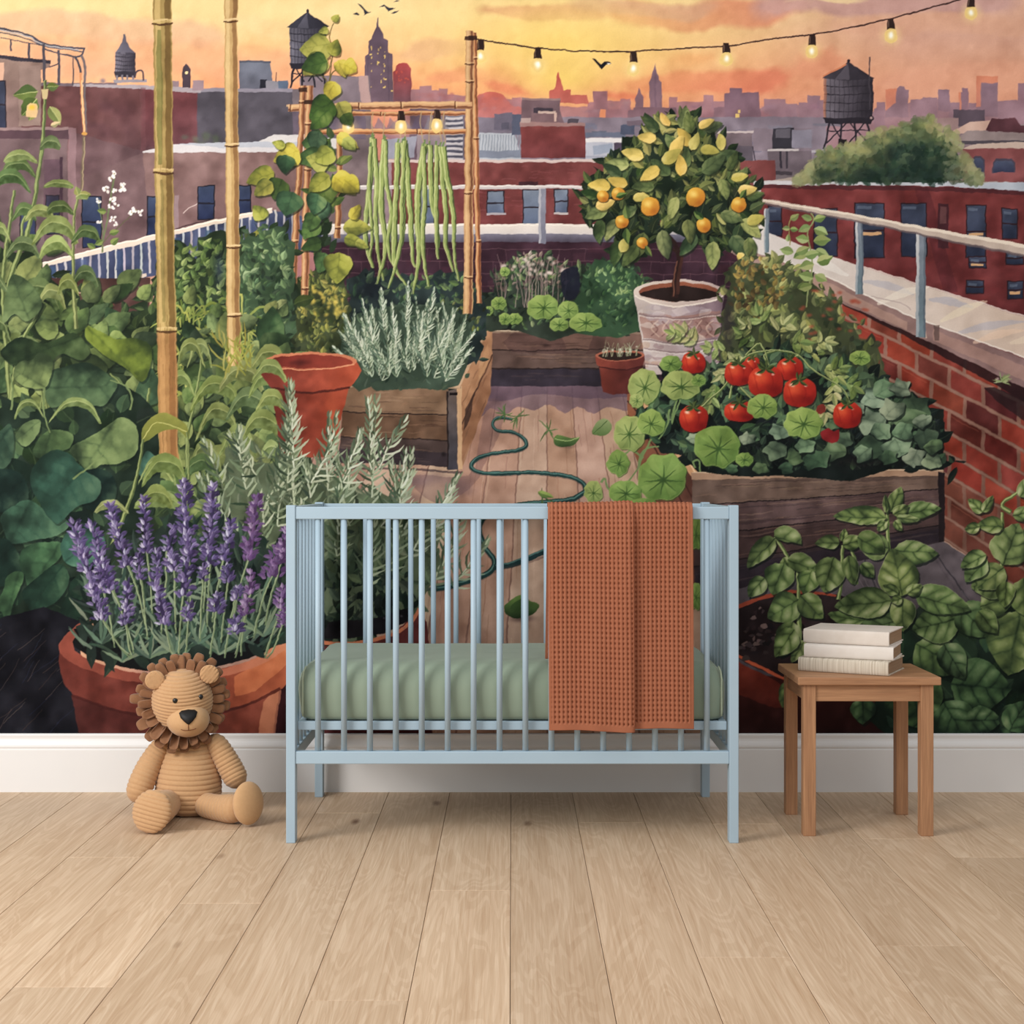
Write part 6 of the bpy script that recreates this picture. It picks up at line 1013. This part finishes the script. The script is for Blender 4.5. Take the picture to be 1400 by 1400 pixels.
def grade(K):
    """overall tone of the print: a little greyer and deeper"""
    l = (K * np.array([.3, .59, .11], np.float32)).sum(-1, keepdims=True)
    K = np.clip(l + (K - l) * SAT, 0, 1); K = K ** 1.04; return np.clip(K - .03 * np.sin(2 * np.pi * K), 0, 1)
SAT, MURAL_GAIN = .76, .90
finish()
if 'D' in globals(): mural_meshes()
# ---------------------------------------------------------------- cot
M_BLUE = mat('pale_blue_paint', srgb(157, 178, 192), .45, .35, vary=((8, 8, 8), .35, srgb(163, 184, 197)), bump=((140, 140, 140), .04, .001))
def cot():
    Y0, Y1 = 4.05, 4.68; XL, XR = -.6192, .6212; PW, PD = .0252, .04; TOP = .9262
    t = thing('cot', 'pale blue wooden baby cot with thin round spindles in front of the mural', 'cot', (0, (Y0 + Y1) / 2, 0)); oy = -(Y0 + Y1) / 2
    def part(name, bm, smooth=False, label=None):
        bmesh.ops.translate(bm, verts=bm.verts[:], vec=(0, oy, 0)); return obj(name, bm, M_BLUE, t, smooth, label)
    for x0 in (XL, XR - PW):
        for y0 in (Y0, Y1 - PD): part('post', one_box(x0, x0 + PW, y0, y0 + PD, 0, TOP, bev=.0018))
    def spindle(x, y, z0, z1, r):
        rings = [[(x + r * math.cos(a), y + r * math.sin(a), z) for a in [2 * math.pi * k / 20 for k in range(20)]] for z in (z0, z1)]
        part('spindle', lofted(rings), True)
    xa, xb = XL + PW, XR - PW
    for y in (Y0 + .003, Y1 - .003 - .024):
        part('top_rail', one_box(xa, xb, y, y + .024, .888, .922, bev=.0022)); part('bottom_rail', one_box(xa, xb, y, y + .024, .2165, .2510, bev=.0022))
        for k in range(16): spindle(at(435 + 35.42 * k, 700, 4.066).x, y + .012, .249, .890, .0082)
    for x in (XL + .002, XR - .002 - .0212):
        part('top_rail', one_box(x, x + .0212, Y0 + PD, Y1 - PD, .888, .922, bev=.0022)); part('bottom_rail', one_box(x, x + .0212, Y0 + PD, Y1 - PD, .2165, .2510, bev=.0022))
        for k in range(7): spindle(x + .0106, Y0 + PD + (Y1 - Y0 - 2 * PD) * (k + 1) / 8, .249, .890, .0082)
    f = bmesh.new(); box(f, xa + .003, xb - .003, 4.082, 4.102, .305, .329); box(f, xa + .003, xb - .003, 4.628, 4.648, .305, .329); box(f, xa + .003, xa + .023, 4.102, 4.628, .305, .329); box(f, xb - .023, xb - .003, 4.102, 4.628, .305, .329); box(f, xa + .02, xb - .02, 4.1, 4.63, .316, .327, bev=.001)
    part('mattress_base', f)
    return t
cot()
def mattress():
    """thick cot mattress in a fitted sheet: rounded edges, slight crown, a seam roll at the corners"""
    x0, x1, y0, y1, z0, z1 = -.5905, .5915, 4.0835, 4.646, .3298, .4920; cx, cy = (x0 + x1) / 2, (y0 + y1) / 2; r = random.Random(2)
    t = D.objects.new('mattress', None); rings = []; hx, hy, H = (x1 - x0) / 2, (y1 - y0) / 2, z1 - z0; n = 240; rc = .05
    per = []
    for k in range(n):                                             # rounded rectangle outline, evenly spaced
        s = k / n * (4 * (hx + hy)); 
        for (L_, fx) in ((2 * hx, lambda q: (-hx + q, -hy)), (2 * hy, lambda q: (hx, -hy + q)), (2 * hx, lambda q: (hx - q, hy)), (2 * hy, lambda q: (-hx, hy - q))):
            if s <= L_: per.append(fx(s)); break
            s -= L_
    def outline(inset):
        out = []
        for (x, y) in per:
            ax, ay = hx - rc, hy - rc; px, py = max(-ax, min(ax, x)), max(-ay, min(ay, y)); dx, dy = x - px, y - py; l = math.hypot(dx, dy)
            if l > 1e-6: d = rc - inset; x, y = px + dx / l * d, py + dy / l * d
            if inset > rc: f = 1 - (inset - rc) / (min(hx, hy)); x, y = px * f, py * f
            out.append((x, y))
        return out
    prof = [(.02, 0), (.008, .004), (.002, .014), (.0, .03), (-.003, .06), (-.004, .085), (-.002, .105), (.004, .125), (.013, .140), (.026, .1515), (.045, .158), (.08, .1612), (.14, .1622), (.21, .1625), (.27, .1625)]
    for i, (ins, z) in enumerate(prof):
        ring = []
        for k, (x, y) in enumerate(outline(max(ins, -.004))):
            wv = .0016 * math.sin(x * 21 + 1.3) * math.sin(x * 8) + .0012 * math.sin(y * 26 + x * 9); up = min(1, max(0, (z - .02) / .1)) * (1 if ins < .05 else .5)
            nx, ny = (0, -1 if y < 0 else 1) if abs(abs(y) - hy) < .02 else ((1 if x > 0 else -1), 0)
            ring.append((cx + x + nx * wv * up, cy + y + ny * wv * up, z0 + z + (wv * .8 if ins > .02 else 0)))
        rings.append(ring)
    o = obj('mattress', lofted(rings), mat('sage_sheet', srgb(133, 147, 130), .85, .15, vary=((14, 14, 14), .4, srgb(138, 152, 134)), bump=((900, 900, 900), .12, .0006), sheen=.15), None, True)
    tag(o, 'sage green mattress in a fitted sheet lying inside the blue cot', 'mattress')
    M = mat('sage_piping', srgb(168, 178, 154), .8, .15)
    for s in (-1, 1):                                              # piped seam at the two front corners
        P = [(cx + s * (hx - .011 - (.012 if z > .13 else 0) * (z - .13) / .03), cy - hy + .0105 + (.02 * (z - .13) / .03 if z > .13 else 0), z0 + z) for z in (.012, .03, .06, .09, .115, .135, .148)]
        obj('piping', tube(P, .0026), M, o, True)
def tube(P, r, n=10, taper=None):
    P = [Vector(p) for p in P]; rings = []
    for i, p in enumerate(P):
        d = (P[min(i + 1, len(P) - 1)] - P[max(i - 1, 0)]).normalized(); q = d.to_track_quat('Z', 'Y'); rr = r * (taper[i] if taper else 1)
        rings.append([p + q @ Vector((rr * math.cos(2 * math.pi * k / n), rr * math.sin(2 * math.pi * k / n), 0)) for k in range(n)])
    return lofted(rings)
mattress()
# ---------------------------------------------------------------- waffle blanket over the front rail
def blanket():
    cu, cv = .01175, .0135; ns, nv = 8, 7
    # horizontal section (x, distance in front of the hanging plane): left layer, soft fold, right layer
    A = at(749, 700, 4.035).x; F = at(865.5, 700, 4.03).x; B = at(947, 700, 4.04).x
    sec = [(A, .002), (A + .04, .007), (A + .085, .004), (A + .13, .010), (A + .17, .012), (F - .026, .021), (F - .007, .0215), (F, .016), (F - .0035, .009), (F - .013, .005), (F - .006, .0025), (F + .012, .002), (F + .04, .005), (F + .075, .003), (F + .12, .006), (B, .003)]
    pts = []
    for i in range(len(sec) - 1):
        a, b, c, d = sec[max(i - 1, 0)], sec[i], sec[i + 1], sec[min(i + 2, len(sec) - 1)]
        for k in range(12):
            t = k / 12; pts.append(tuple(.5 * (2 * b[j] + (c[j] - a[j]) * t + (2 * a[j] - 5 * b[j] + 4 * c[j] - d[j]) * t * t + (3 * b[j] - a[j] - 3 * c[j] + d[j]) * t ** 3) for j in range(2)))
    pts.append(sec[-1]); cum = [0]
    for p, q in zip(pts[:-1], pts[1:]): cum.append(cum[-1] + math.hypot(q[0] - p[0], q[1] - p[1]))
    LU = cum[-1]; nu = int(LU / cu * ns)
    # vertical section (y, z): inside the cot, over the rail, down the front
    ver = [(4.0905, .4985), (4.0880, .52), (4.0865, .62), (4.0855, .74), (4.0845, .86), (4.0845, .900), (4.083, .920), (4.074, .9262), (4.058, .9262), (4.0475, .9215), (4.0435, .911), (4.043, .90), (4.0425, .86), (4.0415, .74), (4.0405, .60), (4.0395, .46), (4.039, .36), (4.0385, .316)]
    vp = []
    for i in range(len(ver) - 1):
        a, b, c, d = ver[max(i - 1, 0)], ver[i], ver[i + 1], ver[min(i + 2, len(ver) - 1)]
        for k in range(10):
            t = k / 10; vp.append(tuple(.5 * (2 * b[j] + (c[j] - a[j]) * t + (2 * a[j] - 5 * b[j] + 4 * c[j] - d[j]) * t * t + (3 * b[j] - a[j] - 3 * c[j] + d[j]) * t ** 3) for j in range(2)))
    vp.append(ver[-1]); cv_ = [0]
    for p, q in zip(vp[:-1], vp[1:]): cv_.append(cv_[-1] + math.hypot(q[0] - p[0], q[1] - p[1]))
    LV_ = cv_[-1]; nvv = int(LV_ / cv * nv)
    cum = np.array(cum); pts = np.array(pts); cvn = np.array(cv_); vp = np.array(vp); top = LV_ * .435
    V = []; F_ = []
    for j in range(nvv + 1):
        s = LV_ * j / nvv; y, z = np.interp(s, cvn, vp[:, 0]), np.interp(s, cvn, vp[:, 1]); y2, z2 = np.interp(min(s + .002, LV_), cvn, vp[:, 0]), np.interp(min(s + .002, LV_), cvn, vp[:, 1]); y1, z1 = np.interp(max(s - .002, 0), cvn, vp[:, 0]), np.interp(max(s - .002, 0), cvn, vp[:, 1])
        ty, tz = y2 - y1, z2 - z1; l = math.hypot(ty, tz); ny, nz = tz / l, -ty / l               # outward: up over the rail, towards the viewer in front
        front = min(1, max(0, (s - top) / .05)); low = min(1, max(0, (s - top) / .6))
        for i in range(nu + 1):
            q = LU * i / nu; x, d = np.interp(q, cum, pts[:, 0]), np.interp(q, cum, pts[:, 1])
            hem = min(1, max(0, min(q - .006, LU - q - .006, s - .012, LV_ - s - .016) / .003)); u, v = (q / cu) % 1 - .5, (s / cv) % 1 - .5
            pit = math.exp(-(u / .22) ** 2 - (v / .29) ** 2) * hem; ridge = .0008 * math.cos(2 * math.pi * u) * -1 * hem
            off = d * (.35 + .65 * front) * (.75 + .5 * low) + .0062 - .0062 * pit + ridge + (.004 * math.sin(s * 5 + q * 24) * low if front else 0)
            skew = -.004 * low * (1 - q / LU) * 0 + (.0035 * low if q < LU * .55 else .002 * low)
            dz = -.004 * (1 if q < LU * .55 else -.2) * (1 if front else 0) * low + .0025 * low * math.sin(q * 22)
            V.append((x + (skew if front else -.006 * (1 - s / top)), y + ny * off, z + nz * off + dz))
    for j in range(nvv):
        for i in range(nu): a = j * (nu + 1) + i; F_.append((a, a + 1, a + nu + 2, a + nu + 1))
    o = obj('blanket', (V, F_), mat('terracotta_waffle_cotton', srgb(150, 92, 68), .95, .05, vary=((40, 40, 40), .4, srgb(158, 100, 75)), bump=((1500, 1500, 1500), .35, .0008)), None, True)
    s = o.modifiers.new('thickness', 'SOLIDIFY'); s.thickness = .0014; s.offset = 0
    tag(o, 'terracotta waffle-weave blanket folded over the front rail of the cot', 'blanket')
blanket()
# ---------------------------------------------------------------- side table
def timber(c0, c1, axis):
    sc = {'x': (3, 60, 60), 'y': (60, 3, 60), 'z': (60, 60, 3)}[axis]
    def build(m, nt, N, L, b, tc, noise):
        n = noise(sc, 5, .6); n2 = noise(tuple(v * 3.5 for v in sc), 3); r = N.new('ShaderNodeValToRGB'); r.color_ramp.elements[0].position = .3; r.color_ramp.elements[1].position = .68; r.color_ramp.elements[0].color = c0; r.color_ramp.elements[1].color = c1; L.new(n.outputs[0], r.inputs[0])
        r2 = N.new('ShaderNodeMapRange'); r2.inputs[1].default_value = .35; r2.inputs[2].default_value = .6; r2.inputs[3].default_value = .84; r2.inputs[4].default_value = 1.02; L.new(n2.outputs[0], r2.inputs[0])
        x = N.new('ShaderNodeMix'); x.data_type = 'RGBA'; x.blend_type = 'MULTIPLY'; x.inputs[0].default_value = 1; L.new(r.outputs[0], x.inputs[6]); L.new(r2.outputs[0], x.inputs[7]); L.new(x.outputs[2], b.inputs['Base Color'])
        bp = N.new('ShaderNodeBump'); bp.inputs['Strength'].default_value = .12; bp.inputs['Distance'].default_value = .001; L.new(n2.outputs[0], bp.inputs['Height']); L.new(bp.outputs[0], b.inputs['Normal'])
    return mat('brown_timber_' + axis, c0, .5, .3, build=build)
TX, TY, TZ = (timber(srgb(154, 111, 80), srgb(179, 134, 98), a) for a in 'xyz')
def table():
    cx, cy = .9975, 4.277; t = thing('side_table', 'small square brown wooden side table with straight legs right of the cot', 'table', (cx, cy, 0))
    def part(n, b, m): bmesh.ops.translate(b, verts=b.verts[:], vec=(-cx, -cy, 0)); return obj(n, b, m, t)
    part('tabletop', one_box(.798, 1.1968, 4.119, 4.436, .4232, .4457, bev=.003, seg=3), TX)
    for (x0, x1) in ((.8145, .8495), (1.1425, 1.1782)):
        for y0 in (4.13, 4.395): part('leg', one_box(x0, x1, y0, y0 + .035, 0, .4235, bev=.0018), TZ)
    for y0 in (4.1355, 4.406): part('apron', one_box(.848, 1.144, y0, y0 + .018, .3765, .4234, bev=.001), TX)
    for x0 in (.820, 1.1545): part('apron', one_box(x0, x0 + .018, 4.164, 4.396, .3765, .4234, bev=.001), TY)
table()
# ---------------------------------------------------------------- books
M_PAGES = mat('page_edges', srgb(162, 134, 108), .9, .1, vary=((4, 4, 900), .2, srgb(138, 112, 88)), bump=((4, 4, 1400), .3, .0006))
def linen(name, c, c2, sc=(30, 30, 30), am=.35): return mat(name, c, .85, .15, vary=(sc, am, c2), bump=((1400, 1400, 1400), .2, .0004))
def book(p, ang, L_, W_, T, m, label):
    """p: front left lower corner; spine towards the viewer, along local x"""
    t = thing('book', label, 'book', p, 'white books on the side table', ang); bt = .003
    pr = []                                                        # cover section in (y, z): lower board, rounded spine, upper board
    out = [(W_, 0), (.006, 0)] + [(.006 - .0085 * math.sin(math.pi * k / 12) ** .6 - .0015, T * (.5 - .5 * math.cos(math.pi * k / 12))) for k in range(1, 12)] + [(.006, T), (W_, T)]
    inn = [(W_, T - bt), (.010, T - bt)] + [(.0055 - .0015 * math.sin(math.pi * k / 8), bt + (T - 2 * bt) * (1 - k / 8)) for k in range(1, 8)] + [(.010, bt), (W_, bt)]
    pr = out + inn; rings = [[(x, y, z) for y, z in pr] for x in (0, .0008, L_ - .0008, L_)]
    for r in (0, 3): rings[r] = [(x, y, T / 2 + (z - T / 2) * .985) for x, y, z in rings[r]]
    V, F = loft(rings, cap=False); n = len(pr); bm = bmesh.new(); vs = [bm.verts.new(v) for v in V]
    for f in F: bm.faces.new([vs[i] for i in f])
    a, b = len(out), len(inn)
    for base in (0, 3 * n):                                        # the end rims: outer to inner outline
        O = [base + i for i in range(a)]; I_ = [base + a + b - 1 - i for i in range(b)]; i = j = 0
        while i < a - 1 or j < b - 1:
            if j == b - 1 or (i < a - 1 and i / (a - 1) <= j / (b - 1)): bm.faces.new([vs[O[i]], vs[O[i + 1]], vs[I_[j]]]); i += 1
            else: bm.faces.new([vs[O[i]], vs[I_[j + 1]], vs[I_[j]]]); j += 1
    bm.normal_update(); obj('cover', bm, m, t)
    obj('pages', one_box(.004, L_ - .0035, .0062, W_ - .004, bt + .0002, T - bt - .0002, bev=.0006, seg=1), M_PAGES, t)
Z0 = .4458
book((.826, 4.262, Z0), math.radians(-28), .258, .190, .0395, linen('worn_cream_cloth', srgb(222, 212, 196), srgb(168, 154, 134), (260, 22, 3), .2), 'bottom book of the white stack, its spine streaked with wear')
book((.8425, 4.262, Z0 + .0397), math.radians(-22.5), .2515, .176, .0375, linen('cream_cloth', srgb(222, 214, 206), srgb(214, 204, 194)), 'middle book of the white stack, between the worn book and the top one')
book((.8475, 4.295, Z0 + .0775), math.radians(-26.5), .246, .190, .0410, linen('ivory_cloth', srgb(220, 210, 200), srgb(208, 196, 184)), 'top book of the white stack on the side table')
# ---------------------------------------------------------------- toy lion
def cord(s, p): return (abs(math.sin(math.pi * s / p)) ** .55)
def rib_mat(name, c, c2): return mat(name, c, .95, .06, vary=((120, 120, 120), .35, c2), bump=((900, 900, 900), .35, .0008), sheen=.25)
M_TAN = rib_mat('tan_corduroy', srgb(184, 144, 104), srgb(194, 154, 114)); M_MANE = rib_mat('brown_felt', srgb(128, 90, 64), srgb(140, 100, 72)); M_SOFT = rib_mat('tan_plush', srgb(190, 150, 108), srgb(198, 158, 116)); M_BLACK = mat('black_thread', srgb(22, 20, 20), .55, .3); M_EYE = mat('black_bead', srgb(12, 12, 12), .2, .5); M_STITCH = mat('brown_stitching', srgb(110, 66, 44), .8, .1)
def limb(P, R_, p=.0125, amp=.0018, n=48, flat=1.0, m=110, up='Y'):
    """corduroy limb: axis through P, radii R_, ribs of pitch p around it; returns a bmesh"""
    P = [Vector(q) for q in P]; seg = [0]
    for a, b in zip(P[:-1], P[1:]): seg.append(seg[-1] + (b - a).length)
    Lt = seg[-1]; A = np.array([tuple(q) for q in P]); sg = np.array(seg); 
    def cat(arr, s):
        i = min(len(seg) - 2, max(0, int(np.searchsorted(sg, s) - 1))); t = (s - seg[i]) / (seg[i + 1] - seg[i]); a = arr[max(i - 1, 0)]; b = arr[i]; c = arr[i + 1]; d = arr[min(i + 2, len(arr) - 1)]
        return .5 * (2 * b + (c - a) * t + (2 * a - 5 * b + 4 * c - d) * t * t + (3 * b - a - 3 * c + d) * t ** 3)
    Rn = np.array(R_, float); rings = []; r0, r1 = R_[0], R_[-1]
    for i in range(m + 1):
        # rounded ends: run past the axis by a quarter circle
        s = Lt * i / m; c = Vector(cat(A, s)); c2 = Vector(cat(A, min(Lt, s + .002))); c1 = Vector(cat(A, max(0, s - .002))); d = (c2 - c1).normalized(); q = d.to_track_quat('Z', up); r = max(.0004, float(cat(Rn, s)))
        e0, e1 = min(1, s / (r0 + .008)), min(1, (Lt - s) / (r1 + .008)); rr = r * math.sqrt(max(0, 1 - (1 - e0) ** 2)) * math.sqrt(max(0, 1 - (1 - e1) ** 2)) + amp * (cord(s, p) - .6) * min(e0, e1, 1) + .0003
        rings.append([c + q @ Vector((rr * math.cos(2 * math.pi * k / n), rr * flat * math.sin(2 * math.pi * k / n), 0)) for k in range(n)])
    return lofted(rings)
def ball(rx, ry, rz, n=72, m=90, p=None, amp=.0018, arc=0, squash=None):
    """ellipsoid around the origin with corduroy ribs stacked in z (bowed by arc towards the sides)"""
    rings = []
    for i in range(m + 1):
        th = math.pi * i / m; ring = []
        for k in range(n):
            ph = 2 * math.pi * k / n; x, y, z = math.sin(th) * math.cos(ph), math.sin(th) * math.sin(ph), -math.cos(th)
            f = 1 + (squash(x, y, z) if squash else 0); X, Y_, Z = x * rx * f, y * ry * f, z * rz * f
            if p: h = amp * (cord(Z + arc * X * X / rx, p) - .6); X += x * h; Y_ += y * h; Z += z * h
            ring.append((X, Y_, Z))
        rings.append(ring)
    return lofted(rings)
def lion():
    base = Vector((-.968, 4.42, 0)); t = thing('toy_lion', 'tan corduroy toy lion with a brown mane sitting left of the cot', 'soft toy', base)
    def place(bm, mtx): bmesh.ops.transform(bm, matrix=mtx, verts=bm.verts[:]); return bm
    T = Matrix.Translation
    # body: a pear with horizontal ribs, leaning slightly back
    prof = [(.0, .004), (.03, .0), (.066, .003), (.086, .016), (.0945, .036), (.0975, .060), (.0975, .085), (.095, .110), (.089, .135), (.081, .160), (.073, .185), (.066, .208), (.058, .228), (.04, .242), (.0, .246)]
    z = [q[1] for q in prof]; cum = [0]
    for a, b in zip(prof[:-1], prof[1:]): cum.append(cum[-1] + math.hypot(b[0] - a[0], b[1] - a[1]))
    rings = []; m = 260
    for i in range(m + 1):
        s = cum[-1] * i / m; r, zz = np.interp(s, cum, [q[0] for q in prof]), np.interp(s, cum, z); h = .0038 * (cord(zz + .004, .0142) - .6) if .012 < zz < .235 else 0
        rings.append([((r + h) * math.cos(2 * math.pi * k / 72), (r + h) * .9 * math.sin(2 * math.pi * k / 72) + .06 * (zz / .25) ** 1.5 * .4, zz + .0012 * math.sin(4 * math.pi * k / 72)) for k in range(72)])
    obj('body', lofted(rings), M_TAN, t, True)
    # head, turned a little to the viewer's right and tipped down
    HM = T((-.015, -.012, .3395)) @ Matrix.Rotation(math.radians(13), 4, 'Z') @ Matrix.Rotation(math.radians(5), 4, 'X') @ Matrix.Rotation(math.radians(-2), 4, 'Y')
    hd = obj('head', place(ball(.0895, .082, .0955, 96, 260, .0103, .0036, arc=-.10, squash=lambda x, y, z: .03 * max(0, -z) * (1 - abs(x))), HM), M_TAN, t, True)
    def on_head(x, z, lift=0):
        y = -.082 * math.sqrt(max(0, 1 - (x / .0895) ** 2 - (z / .0955) ** 2)) - lift; return HM @ Vector((x, y, z))
    # muzzle with its nose and mouth
    MM = HM @ T((.0145, -.050, -.049)); mz = obj('muzzle', place(ball(.0625, .060, .0525, 64, 48, squash=lambda x, y, z: .04 * z * (z < 0)), MM), M_SOFT, hd, True)
    def on_muzzle(x, z, lift=0): return MM @ Vector((x, -.060 * math.sqrt(max(0, 1 - (x / .0625) ** 2 - (z / .0525) ** 2)) - lift, z))
    # nose: rounded triangle following the muzzle
    NP = [(-.0265, .031), (-.019, .037), (0, .0395), (.019, .037), (.0265, .031), (.0225, .019), (.012, .008), (.0035, .001), (0, -.0005), (-.0035, .001), (-.012, .008), (-.0225, .019)]; bm = bmesh.new(); rs = []
    for f, l in ((1.0, -.004), (1.0, .001), (.93, .0042), (.7, .0066), (.35, .008), (.02, .0084)): rs.append([on_muzzle(.001 + x * f, .0015 + .021 + (zz - .021) * f, l) for x, zz in NP])
    obj('nose', lofted(rs), M_BLACK, hd, True)
    obj('mouth', tube([on_muzzle(0, zz, .0007) for zz in (.003, -.004, -.010, -.0165)], .0009, 6), M_STITCH, hd, True)
    obj('mouth', tube([on_muzzle(x, -.0165 + .0035 * (abs(x) / .022) ** 3, .0007) for x in [(-.022 + .044 * k / 12) for k in range(13)]], .0009, 6), M_STITCH, hd, True)
    for (x, zz) in ((-.0205, .018), (.0525, .021)):
        e = on_head(x, zz, -.001); obj('eye', place(ball(.0078, .0065, .0078, 20, 14), T(e)), M_EYE, hd, True)
    # ears: cupped half-discs, ribbed, with a raised rim
    for (x, zz, rot) in ((-.077, .073, -38), (.081, .080, 42)):
        rs = []; EM = HM @ T((x, -.030, zz)) @ Matrix.Rotation(math.radians(rot), 4, 'Y')
        o = ball(.0285, .0135, .0275, 40, 60, None)
        for v in o.verts:
            c = v.co; rr = (c.x / .0285) ** 2 + (c.z / .0275) ** 2
            if c.y < 0: c.y = -.0135 * math.sqrt(max(0, 1 - rr)) * .7 + .004 * (1 - rr)
            c.y -= .0032 * cord(c.x + .004, .0095) * (1 if c.y < 0 else 0)
        obj('ear', place(o, EM), M_TAN, hd, True)
    # mane: one felt strip cut into rounded tongues, standing out around the face
    for (lob, long_, back, seed, ph) in ((23, .147, .020, 8, 0), (24, .130, .004, 9, .13)):
        r = random.Random(seed); ns = 16; N_ = lob * ns; rad = [i / 14 for i in range(15)]; pars = [(r.uniform(.93, 1.05), r.uniform(-.014, .016), r.uniform(-.22, .22)) for _ in range(lob)]
        def mane_pt(k, q, side):
            li = (k // ns) % lob; u = (k % ns) / ns * 2 - 1; L_, dy, tw = pars[li]; th = 2 * math.pi * k / N_ + ph; edge = (1 - abs(u) ** 4.5) ** .55 if abs(u) < 1 else 0
            rin, rcut = .062, .086; rout = rcut + (long_ * L_ * (1 - .05 * max(0, -math.cos(th))) - rcut) * max(0, edge); rr = rin + (rout - rin) * q
            puff = .0085 * math.sqrt(max(0, 1 - u * u)) * (1 - .3 * q) * (1 if q < .97 else .35) + .0008; bow = .10 * max(0, q - .35) ** 2 * (.25 if li % 2 else .06) + dy * max(0, q - .3) + tw * u * .03 * q
            th2 = th + tw * .07 * max(0, q - .3)
            return HM @ Vector((rr * math.sin(th2), back + (-1 if side else 1) * puff + bow - .012 * q - .075 * q * max(0, -math.cos(th)) ** 1.5, rr * math.cos(th2) - .002))
        rings = [[mane_pt(k, q, 1) for k in range(N_)] for q in rad] + [[mane_pt(k, q, 0) for k in range(N_)] for q in rad[::-1]]
        bm = lofted(rings + [rings[0]], cap=False); bmesh.ops.remove_doubles(bm, verts=bm.verts[:], dist=1e-5); obj('mane', bm, M_MANE, hd, True)
    # arms
    obj('arm', limb([(-.050, .012, .222), (-.078, .0, .200), (-.104, -.012, .160), (-.124, -.028, .115), (-.138, -.040, .072), (-.143, -.044, .040)], [.02, .031, .036, .039, .038, .030], .0128, .0032, flat=.95), M_TAN, t, True)
    obj('arm', limb([(.058, .012, .225), (.084, .004, .205), (.108, .0, .168), (.130, -.004, .130), (.148, -.010, .098), (.158, -.014, .080)], [.02, .030, .034, .036, .034, .026], .0125, .0032), M_TAN, t, True)
    # legs: the left one points straight at the viewer (ribbed sole), the right one splays outwards
    leg = obj('leg', limb([(-.045, -.030, .042), (-.046, -.100, .046), (-.047, -.195, .055), (-.047, -.240, .0585)], [.036, .042, .050, .052], .0128, .0031), M_TAN, t, True)
    s = ball(.0575, .023, .0605, 64, 160, .0118, .0034, arc=.0)
    obj('sole', place(s, T((-.047, -.255, .0618)) @ Matrix.Rotation(math.radians(-12), 4, 'X') @ Matrix.Rotation(math.radians(-12), 4, 'Z') @ Matrix.Rotation(math.radians(14), 4, 'Y')), M_TAN, leg, True)
    leg = obj('leg', limb([(.045, -.045, .038), (.100, -.090, .037), (.158, -.134, .043), (.190, -.156, .050)], [.036, .036, .042, .048], .0128, .0034), M_TAN, t, True)
    obj('sole', place(ball(.050, .024, .0615, 64, 48, squash=lambda x, y, z: .05 * z), T((.210, -.172, .0640)) @ Matrix.Rotation(math.radians(44), 4, 'Z') @ Matrix.Rotation(math.radians(-10), 4, 'X') @ Matrix.Rotation(math.radians(8), 4, 'Y')), M_SOFT, leg, True)
    return t
lion()
